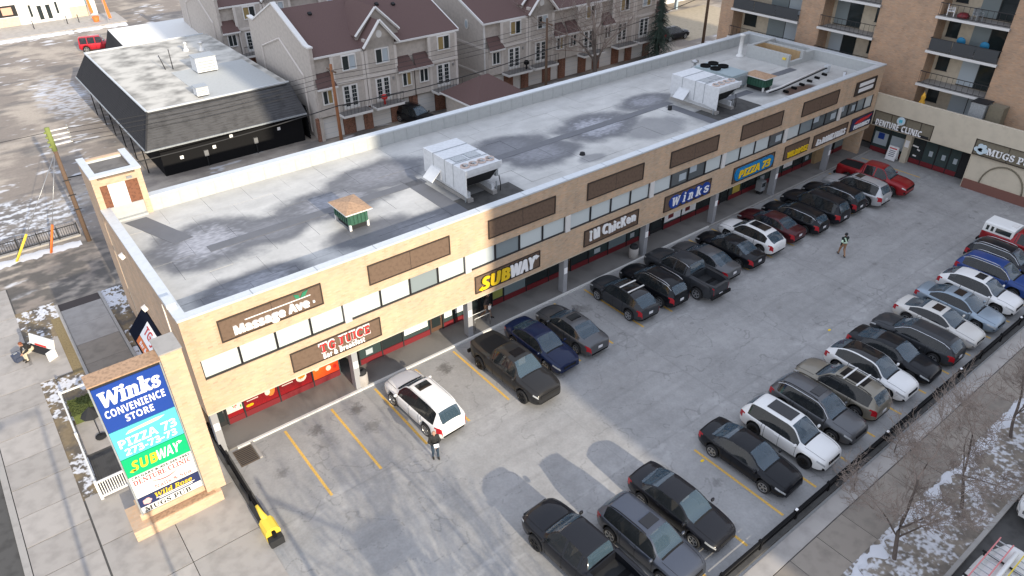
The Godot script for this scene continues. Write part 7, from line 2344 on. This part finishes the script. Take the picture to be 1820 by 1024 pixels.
func poles() -> void:
	var A := pole("utility_pole", "mossy-topped utility pole with four short crossarms at the plaza's back corner", 7.9, -26.6, 8.4, 0.17, M.pole_wood)
	for k in 4:
		var y := 8.25 - 0.32 * k
		bx(A, "crossarm", M.trim_white, Vector3(0.62, y, 0.0), Vector3(1.15, 0.07, 0.08))
		bx(A, "insulator", M.steel, Vector3(1.15, y + 0.1, 0), Vector3(0.1, 0.16, 0.1))
		bx(A, "step_bracket", M.moss_pole, Vector3(-0.18, y - 0.05, 0.05), Vector3(0.16, 0.1, 0.14))
	var mc := mb(true)
	atube(mc, [Vector3(0, 6.9, 0), Vector3(0, 8.5, 0)], [0.165, 0.16], 9)
	obj(A, "mossy_top", mc, M.moss_pole)
	for k in 3:
		bx(A, "service_bracket", M.dark_metal, Vector3(0.0, 2.6 + 1.1 * k, 0.2), Vector3(0.5, 0.06, 0.06))
	var B := pole("utility_pole", "reddish wooden utility pole in front of the nearest townhouse row", 29.3, -28.8, 8.1, 0.16, mat("red_pole", 0.30, 0.13, 0.06, 0.95))
	bx(B, "crossarm", M.pole_wood, Vector3(0, 7.6, 0), Vector3(0.12, 0.12, 1.6))
	var C := pole("utility_pole", "dark wooden utility pole left of the big bare tree", 52.9, -28.8, 8.2, 0.16, M.pole_wood)
	bx(C, "crossarm", M.pole_wood, Vector3(0, 7.7, 0), Vector3(0.12, 0.12, 1.6))
	var D := pole("utility_pole", "tall dark utility pole at the far end of the alley by the apartment tower", 82.0, -31.8, 12.0, 0.2, M.pole_wood)
	bx(D, "crossarm", M.pole_wood, Vector3(0, 10.0, 0), Vector3(0.12, 0.12, 2.2))
	for k in 4:
		var y := 8.2 - 0.32 * k
		wire("thin overhead wire from the mossy pole to the reddish pole, %s of four" % ["topmost", "second", "third", "lowest"][k], Vector3(9.0, y, -26.6), Vector3(29.3, 7.6 - 0.4 * k, -28.8), 0.35)
		wire("thin overhead wire from the reddish pole to the dark pole, %s of four" % ["topmost", "second", "third", "lowest"][k], Vector3(29.3, 7.6 - 0.4 * k, -28.8), Vector3(52.9, 7.8 - 0.45 * k, -28.8), 0.3)
		wire("thin overhead wire from the dark pole to the far end pole, %s of four" % ["topmost", "second", "third", "lowest"][k], Vector3(52.9, 7.8 - 0.45 * k, -28.8), Vector3(82.0, 9.2 - 0.6 * k, -31.8), 0.4)
	wire("thick cable bundle sagging from the reddish pole to the dark pole", Vector3(29.3, 4.6, -28.6), Vector3(52.9, 5.2, -28.6), 0.45, 0.045)
	wire("thick cable bundle sagging from the mossy pole to the reddish pole", Vector3(7.9, 4.9, -26.6), Vector3(29.3, 4.6, -28.6), 0.3, 0.045)
	wire("thick cable bundle sagging from the dark pole to the far end pole", Vector3(52.9, 5.2, -28.6), Vector3(82.0, 6.2, -31.8), 0.45, 0.045)
	wire("wire leaving the mossy pole toward the left edge", Vector3(7.9, 8.2, -26.6), Vector3(-22.0, 8.0, -30.0), 0.3)
	# guy wires and their guards
	var k := 0
	for g in [[3.3, -26.6, M.yellow_plastic, "yellow guard tube on the left guy wire of the mossy pole"], [5.4, -26.4, M.orange, "orange guard tube on the right guy wire of the mossy pole"]]:
		var foot := Vector3(g[0], 0.0, g[1])
		var head := Vector3(7.8, 6.7, -26.6)
		var st := mb(true)
		atube(st, [foot + (head - foot) * 0.02, head], [0.022, 0.022], 4)
		tag(obj(self, "guy_wire", st, M.steel), "steel guy wire of the mossy pole above the %s tube" % ["yellow", "orange"][k], "wire", "guy wires")
		st = mb(true)
		var dr := (head - foot).normalized()
		atube(st, [foot, foot + dr * 2.1], [0.09, 0.08], 8)
		tag(obj(self, "guy_guard", st, g[2]), g[3], "guard")
		k += 1
	# low iron fence beside the alley
	var F := thing("alley_fence", "low dark iron fence on a concrete sill beside the alley", "fence")
	b2(F, "sill", M.concrete, 2.4, 7.6, 0, 0.14, -27.95, -27.7)
	b2(F, "rail", M.charcoal, 2.4, 7.6, 0.95, 1.0, -27.86, -27.80)
	b2(F, "rail", M.charcoal, 2.4, 7.6, 0.22, 0.27, -27.86, -27.80)
	for q in 35:
		b2(F, "baluster", M.charcoal, 2.45 + 0.15 * q, 2.48 + 0.15 * q, 0.27, 0.95, -27.845, -27.815)
	for q in 5:
		b2(F, "post", M.charcoal, 2.4 + 1.28 * q, 2.48 + 1.28 * q, 0, 1.08, -27.88, -27.78)
	# street lamps and the signal mast beside the street, behind the frame's lower edge
	var L1 := pole("street_lamp", "steel street lamp at the sidewalk corner, its shadow falls along the left sidewalk", 1.05, 20.0, 10.0, 0.1, M.steel, "street lamps")
	bx(L1, "arm", M.steel, Vector3(-0.9, 9.9, 0), Vector3(1.9, 0.09, 0.09))
	bx(L1, "lamp_head", M.galv, Vector3(-1.9, 9.86, 0), Vector3(0.7, 0.14, 0.3))
	var L2 := pole("street_lamp", "shorter steel post whose shadow ends at the pylon's foot", 3.85, 21.0, 7.4, 0.09, M.steel, "street lamps")
	bx(L2, "cap", M.galv, Vector3(0, 7.4, 0), Vector3(0.3, 0.2, 0.3))
	var Ms := pole("signal_mast", "signal mast with a long arm and a big hanging sign at the street corner", 8.3, 23.0, 7.0, 0.12, M.steel, "")
	var ms := mb(true)
	atube(ms, [Vector3(0, 6.5, 0), Vector3(2.1, 6.7, 4.8)], [0.1, 0.07], 8)
	obj(Ms, "arm", ms, M.steel)
	bx(Ms, "street_sign", M.sign_blue, Vector3(2.9, 6.4, 5.0), Vector3(1.9, 0.9, 0.06))
	# orange marker posts by the far shop
	for p in [[25.2, -94.0, 3.2, "tall orange banner post by the far white shop, nearer the kerb"], [23.9, -99.0, 3.4, "tall orange banner post by the far white shop, close to its corner"], [11.0, -97.0, 2.6, "orange banner post at the left edge in front of the white shop"]]:
		var bp := thing("banner_post", p[3], "post", Vector3(p[0], 0.1, p[1]), 0.0, "orange banner posts")
		b2(bp, "pole", M.steel, -0.04, 0.04, 0, p[2], -0.04, 0.04)
		bx(bp, "banner", M.orange, Vector3(0.22, p[2] * 0.55, 0), Vector3(0.4, p[2] * 0.8, 0.04), Basis(Vector3(0, 0, 1), 0.1))
	var tub := thing("planter_tub", "orange planter tub on the far sidewalk near the banner post", "planter", Vector3(23.9, 0.12, -95.4))
	var ts := mb(true)
	alathe(ts, Vector3.ZERO, [[0.35, 0], [0.5, 0.7], [0.4, 0.72], [0.38, 0.5], [0.0, 0.5]], 12)
	obj(tub, "tub", ts, M.orange)
	for p in [16.0, 20.3, 21.8]:
		var tt := thing("bollard", "thin dark bollard on the far sidewalk, %s" % ("left of the doors" if p < 17 else "right of the doors" if p < 21 else "under the pale window"), "bollard", Vector3(p, 0.12, -96.5), 0, "bollards by the far shop")
		b2(tt, "post", M.charcoal, -0.05, 0.05, 0, 1.1, -0.05, 0.05)
		b2(tt, "cap", M.steel, -0.07, 0.07, 1.1, 1.16, -0.07, 0.07)

# ---------- people ----------
# surface nets over smooth-joined tapered capsules: [a, b, ra, rb, colour]
func flesh(caps: Array, cell: float, blend: float) -> Array:
	var lo := Vector3.INF
	var hi := -Vector3.INF
	for c in caps:
		var m: float = maxf(c[2], c[3]) + cell * 3
		for e in 2:
			lo = lo.min(c[e] - Vector3.ONE * m)
			hi = hi.max(c[e] + Vector3.ONE * m)
	var n := Vector3i(((hi - lo) / cell).ceil()) + Vector3i.ONE
	var f := PackedFloat32Array()
	f.resize(n.x * n.y * n.z)
	f.fill(1.0)
	var near := PackedFloat32Array()
	near.resize(f.size())
	near.fill(9.0)
	var id := PackedInt32Array()
	id.resize(f.size())
	for ci in caps.size():
		var c: Array = caps[ci]
		var A: Vector3 = c[0]
		var B: Vector3 = c[1]
		var ra: float = c[2]
		var rb: float = c[3]
		var m: float = maxf(ra, rb) + blend + cell * 2
		var i0 := Vector3i(((A.min(B) - Vector3.ONE * m - lo) / cell).floor()).clamp(Vector3i.ZERO, n - Vector3i.ONE)
		var i1 := Vector3i(((A.max(B) + Vector3.ONE * m - lo) / cell).ceil()).clamp(Vector3i.ZERO, n - Vector3i.ONE)
		var ab := B - A
		var l2 := maxf(ab.length_squared(), 1e-9)
		for z in range(i0.z, i1.z + 1):
			for y in range(i0.y, i1.y + 1):
				for x in range(i0.x, i1.x + 1):
					var p := lo + Vector3(x, y, z) * cell
					var t := clampf((p - A).dot(ab) / l2, 0.0, 1.0)
					var d := p.distance_to(A + ab * t) - lerpf(ra, rb, t)
					var k := x + n.x * (y + n.y * z)
					var o := f[k]
					var h := maxf(blend - absf(d - o), 0.0)
					f[k] = minf(d, o) - h * h * 0.25 / blend
					if d < near[k]:
						near[k] = d
						id[k] = ci
	var vert := {}
	var vs := PackedVector3Array()
	var cs := PackedColorArray()
	var dx := [1, n.x, n.x * n.y]
	for z in n.z - 1:
		for y in n.y - 1:
			for x in n.x - 1:
				var k := x + n.x * (y + n.y * z)
				var s := 0
				for q in 8:
					if f[k + (q & 1) * dx[0] + ((q >> 1) & 1) * dx[1] + ((q >> 2) & 1) * dx[2]] < 0.0:
						s += 1
				if s == 0 or s == 8:
					continue
				var sum := Vector3.ZERO
				var cnt := 0
				for q in 8:
					for ax in 3:
						if (q >> ax) & 1:
							continue
						var v0 := f[k + (q & 1) * dx[0] + ((q >> 1) & 1) * dx[1] + ((q >> 2) & 1) * dx[2]]
						var q2 := q | (1 << ax)
						var v1 := f[k + (q2 & 1) * dx[0] + ((q2 >> 1) & 1) * dx[1] + ((q2 >> 2) & 1) * dx[2]]
						if (v0 < 0.0) != (v1 < 0.0):
							var pt := Vector3(q & 1, (q >> 1) & 1, (q >> 2) & 1)
							pt[ax] += v0 / (v0 - v1)
							sum += pt
							cnt += 1
				vert[k] = vs.size()
				vs.append(lo + (Vector3(x, y, z) + sum / cnt) * cell)
				cs.append(caps[id[k]][4])
	var tri_ := PackedInt32Array()
	for k in vert:
		var x: int = k % n.x
		var y: int = (k / n.x) % n.y
		var z: int = k / (n.x * n.y)
		for ax in 3:
			var b: int = (ax + 1) % 3
			var c: int = (ax + 2) % 3
			var xyz := [x, y, z]
			if xyz[b] == 0 or xyz[c] == 0:
				continue
			var in0: bool = f[k] < 0.0
			var in1: bool = f[k + dx[ax]] < 0.0
			if in0 == in1:
				continue
			var q := [vert[k], vert[k - dx[b]], vert[k - dx[b] - dx[c]], vert[k - dx[c]]]
			if in0:
				q.reverse()
			for t in [0, 1, 2, 0, 2, 3]:
				tri_.append(q[t])
	return [vs, cs, tri_]

func add_flesh(st: SurfaceTool, g: Array, tr := Transform3D(), mirror := false, tint = null) -> void:
	for i in range(0, g[2].size(), 3):
		for j in ([0, 1, 2] if not mirror else [0, 2, 1]):
			var k: int = g[2][i + j]
			st.set_color(g[1][k] if tint == null else tint)
			st.add_vertex(tr * g[0][k])

var head_mesh := []
var hand_mesh := []

func person(called: String, label: String, at: Vector3, yaw: float, J: Dictionary, jacket: Color, legs: Color, hair: Material, hair_len := 0.0, extra := []) -> Node3D:
	var skin := Color(0.42, 0.24, 0.165)
	var shoe := Color(0.03, 0.025, 0.02)
	if head_mesh.is_empty():
		head_mesh = flesh([[Vector3(0, 0.03, -0.01), Vector3(0, 0.05, -0.015), 0.092, 0.09, skin], [Vector3(0, -0.02, 0.02), Vector3(0, -0.075, 0.045), 0.07, 0.042, skin], [Vector3(0, 0.02, 0.09), Vector3(0, -0.018, 0.11), 0.010, 0.016, skin],
			[Vector3(-0.028, -0.055, 0.082), Vector3(0.028, -0.055, 0.082), 0.010, 0.010, Color(0.33, 0.13, 0.10)], [Vector3(-0.092, 0.02, -0.01), Vector3(-0.095, -0.02, -0.005), 0.014, 0.010, skin], [Vector3(0.092, 0.02, -0.01), Vector3(0.095, -0.02, -0.005), 0.014, 0.010, skin],
			[Vector3(0, -0.05, -0.01), Vector3(0, -0.16, -0.02), 0.055, 0.058, skin]], 0.010, 0.02)
		var hp := [[Vector3(0, 0, 0), Vector3(0, -0.055, 0.004), 0.022, 0.024, skin], [Vector3(-0.022, -0.03, 0), Vector3(-0.026, -0.085, 0.004), 0.015, 0.013, skin], [Vector3(0.022, -0.03, 0), Vector3(0.026, -0.085, 0.004), 0.015, 0.013, skin], [Vector3(0, -0.05, 0), Vector3(0, -0.088, 0.004), 0.016, 0.014, skin]]
		for k in 4:
			var x: float = [-0.031, -0.0105, 0.0105, 0.031][k]
			var l: float = [0.034, 0.042, 0.046, 0.041][k]
			var a := Vector3(x, -0.088, 0.004)
			var b := a + Vector3(x * 0.12, -l * 0.9, l * 0.35)
			var c := b + Vector3(x * 0.05, -l * 0.45, l * 0.55)
			var e := c + Vector3(0, -l * 0.15, l * 0.5)
			hp += [[a, b, 0.0095, 0.009, skin], [b, c, 0.009, 0.0085, skin], [c, e, 0.0085, 0.0075, skin]]
		var ta := Vector3(0.026, -0.03, 0.004)
		hp += [[ta, ta + Vector3(0.024, -0.026, 0.016), 0.013, 0.0105, skin], [ta + Vector3(0.024, -0.026, 0.016), ta + Vector3(0.028, -0.052, 0.034), 0.0105, 0.0085, skin]]
		hand_mesh = flesh(hp, 0.006, 0.006)
	var caps := []
	var nk: Vector3 = J.neck
	var pv: Vector3 = J.pelvis
	var ch: Vector3 = pv.lerp(nk, 0.68)
	caps.append([pv + Vector3(-0.06, 0.0, 0), pv + Vector3(0.06, 0.0, 0), 0.125, 0.125, legs])
	caps.append([pv.lerp(nk, 0.12), ch, 0.135, 0.155, jacket])
	caps.append([pv.lerp(nk, 0.3) + Vector3(-0.06, 0, 0), ch + Vector3(-0.09, 0, 0), 0.10, 0.115, jacket])
	caps.append([pv.lerp(nk, 0.3) + Vector3(0.06, 0, 0), ch + Vector3(0.09, 0, 0), 0.10, 0.115, jacket])
	caps.append([J.sl, J.sr, 0.075, 0.075, jacket])
	caps.append([ch, nk, 0.12, 0.07, jacket])
	for s in ["l", "r"]:
		var sh: Vector3 = J["s" + s]
		var el: Vector3 = J["e" + s]
		var wr: Vector3 = J["w" + s]
		caps.append([sh, el, 0.068, 0.055, jacket])
		caps.append([el, wr, 0.055, 0.042, jacket])
		var hp2: Vector3 = pv + Vector3(0.095 * (1 if s == "l" else -1), -0.04, 0)
		var kn: Vector3 = J["k" + s]
		var an: Vector3 = J["a" + s]
		caps.append([hp2, kn, 0.10, 0.068, legs])
		caps.append([kn, an, 0.066, 0.05, legs])
		var fw: Vector3 = J.get("f" + s, Vector3(0, 0, 1))
		caps.append([an + Vector3(0, -0.045, 0) - fw * 0.03, an + Vector3(0, -0.05, 0) + fw * 0.17, 0.048, 0.038, shoe])
	caps += extra
	var st := mb(true)
	add_flesh(st, flesh(caps, 0.022, 0.045))
	var hd := Transform3D(Basis.from_euler(J.get("look", Vector3.ZERO)), J.head)
	add_flesh(st, head_mesh, hd)
	for s in ["l", "r"]:
		var d: Vector3 = (J["w" + s] - J["e" + s]).normalized()
		var y := -d
		var z: Vector3 = J.get("palm" + s, Vector3(0, 0, 1))
		z = (z - y * z.dot(y)).normalized()
		add_flesh(st, hand_mesh, Transform3D(Basis(y.cross(z), y, z) * Basis.from_scale(Vector3(1 if s == "r" else -1, 1, 1)), J["w" + s] + d * 0.015), s == "l")
	var o := thing(called, label, "person", at, yaw)
	if not M.has("body"):
		var m := mat("body", 1, 1, 1, 0.85)
		m.vertex_color_use_as_albedo = true
	obj(o, "body", st, M.body)
	if hair:
		var hs := mb(true)
		alathe(hs, Vector3.ZERO, [[0.098, -0.03 - hair_len], [0.107, 0.02], [0.10, 0.07], [0.075, 0.112], [0.04, 0.132], [0.0, 0.138]], 14)
		put(o, "hair", done(hs), hair, J.head + hd.basis * Vector3(0, 0.018, -0.028), hd.basis * Basis(Vector3(1, 0, 0), -0.22))
	for s in [-1, 1]:
		var es := mb(true)
		alathe(es, Vector3.ZERO, [[0.0, -0.009], [0.009, 0], [0.0, 0.009]], 6)
		put(o, "eye", done(es), M.black, hd * Vector3(s * 0.032, 0.012, 0.083))
	return o

func people() -> void:
	var stand := {pelvis = Vector3(0, 0.95, 0), neck = Vector3(0, 1.47, 0.0), head = Vector3(0, 1.62, 0.05), look = Vector3(0.35, 0, 0), sl = Vector3(0.17, 1.40, 0), sr = Vector3(-0.17, 1.40, 0), el = Vector3(0.27, 1.13, 0.04), er = Vector3(-0.27, 1.13, 0.04), wl = Vector3(0.08, 1.06, 0.27), wr = Vector3(-0.08, 1.06, 0.27), kl = Vector3(0.11, 0.50, 0.03), kr = Vector3(-0.10, 0.50, 0.02), al = Vector3(0.13, 0.09, 0.04), ar = Vector3(-0.11, 0.09, -0.05), palml = Vector3(-0.5, -0.4, 0.5), palmr = Vector3(0.5, -0.4, 0.5)}
	person("person", "person in black leather jacket and blue jeans standing behind the white suv", Vector3(15.95, 0.004, 6.55), -0.35, stand, Color(0.022, 0.02, 0.02), Color(0.035, 0.055, 0.085), null)
	var pp := bx(self, "paper_sheet", M.letter_white, Vector3(15.86, 1.10, 6.88), Vector3(0.24, 0.015, 0.17), Basis.from_euler(Vector3(0.5, -0.35, 0)))
	tag(pp, "white paper in the hands of the person behind the white suv", "paper")
	var walk := {pelvis = Vector3(0, 0.94, 0), neck = Vector3(0, 1.46, 0.05), head = Vector3(0, 1.61, 0.08), sl = Vector3(0.18, 1.39, 0.02), sr = Vector3(-0.18, 1.39, 0.06), el = Vector3(0.25, 1.12, -0.12), er = Vector3(-0.25, 1.12, 0.12), wl = Vector3(0.24, 0.88, -0.06), wr = Vector3(-0.22, 0.93, 0.30), kl = Vector3(0.10, 0.52, 0.16), kr = Vector3(-0.10, 0.50, -0.02), al = Vector3(0.10, 0.10, 0.26), ar = Vector3(-0.10, 0.13, -0.30), palml = Vector3(-1, 0, 0.2), palmr = Vector3(1, 0, 0.2)}
	var hv := Color(0.55, 0.72, 0.55)
	var strips := [[Vector3(0.10, 1.40, 0.13), Vector3(0.03, 1.05, 0.155), 0.028, 0.028, hv], [Vector3(0.08, 1.42, -0.10), Vector3(-0.08, 1.08, -0.145), 0.03, 0.03, hv], [Vector3(-0.08, 1.08, -0.145), Vector3(0.12, 1.06, -0.11), 0.028, 0.028, hv], [Vector3(0.235, 1.22, -0.11), Vector3(0.25, 1.18, -0.13), 0.062, 0.062, hv], [Vector3(-0.23, 1.22, 0.08), Vector3(-0.24, 1.18, 0.10), 0.062, 0.062, hv], [Vector3(-0.12, 1.06, 0.12), Vector3(0.12, 1.06, 0.12), 0.03, 0.03, hv]]
	person("person", "worker in dark jacket with pale reflective strips and tan trousers walking across the open lane", Vector3(47.85, 0.004, 8.35), 2.5, walk, Color(0.014, 0.02, 0.016), Color(0.30, 0.17, 0.10), M.charcoal, 0.0, strips)
	var w2 := walk.duplicate()
	w2.wr = Vector3(-0.20, 1.12, 0.26)
	w2.er = Vector3(-0.27, 1.13, 0.0)
	person("person", "woman in dark top and brown trousers walking under the arcade by the handrail", Vector3(24.55, 0.09, -1.0), 0.5, w2, Color(0.02, 0.018, 0.022), Color(0.20, 0.12, 0.08), M.hair_dark, 0.14)
	var bag := thing("white_bag", "small white bag carried by the woman under the arcade", "bag", Vector3(24.58, 0.92, -0.68), 0.5)
	bx(bag, "body", M.letter_white, Vector3(0, 0.08, 0), Vector3(0.22, 0.24, 0.1))
	bx(bag, "handle", M.letter_white, Vector3(0, 0.24, 0), Vector3(0.12, 0.10, 0.02))
	var sit := {pelvis = Vector3(0, 0.58, 0), neck = Vector3(0, 1.02, 0.30), head = Vector3(0, 1.12, 0.42), look = Vector3(0.6, 0, 0), sl = Vector3(0.17, 0.97, 0.26), sr = Vector3(-0.17, 0.97, 0.26), el = Vector3(0.22, 0.70, 0.36), er = Vector3(-0.22, 0.70, 0.36), wl = Vector3(0.08, 0.56, 0.52), wr = Vector3(-0.08, 0.56, 0.52), kl = Vector3(0.11, 0.52, 0.46), kr = Vector3(-0.11, 0.52, 0.46), al = Vector3(0.12, 0.09, 0.48), ar = Vector3(-0.12, 0.09, 0.42), palml = Vector3(-0.4, 0, 1), palmr = Vector3(0.4, 0, 1)}
	person("person", "person with reddish hair and pale trousers sitting bent forward on the street bench", Vector3(2.32, 0.03, -14.18), -1.0, sit, Color(0.016, 0.018, 0.018), Color(0.55, 0.48, 0.36), M.hair_red)
	var bk := thing("backpack", "blue-grey bag on the ground beside the person on the bench", "bag", Vector3(1.55, 0.03, -14.2), 0.4)
	bx(bk, "body", mat("bag_blue", 0.05, 0.065, 0.11, 0.8), Vector3(0, 0.25, 0), Vector3(0.4, 0.5, 0.28), Basis(Vector3(0, 0, 1), 0.1))
	bx(bk, "pocket", M.bag_blue, Vector3(0, 0.16, 0.17), Vector3(0.3, 0.24, 0.08))
	bx(bk, "strap", M.galv, Vector3(0, 0.53, 0), Vector3(0.2, 0.05, 0.05))
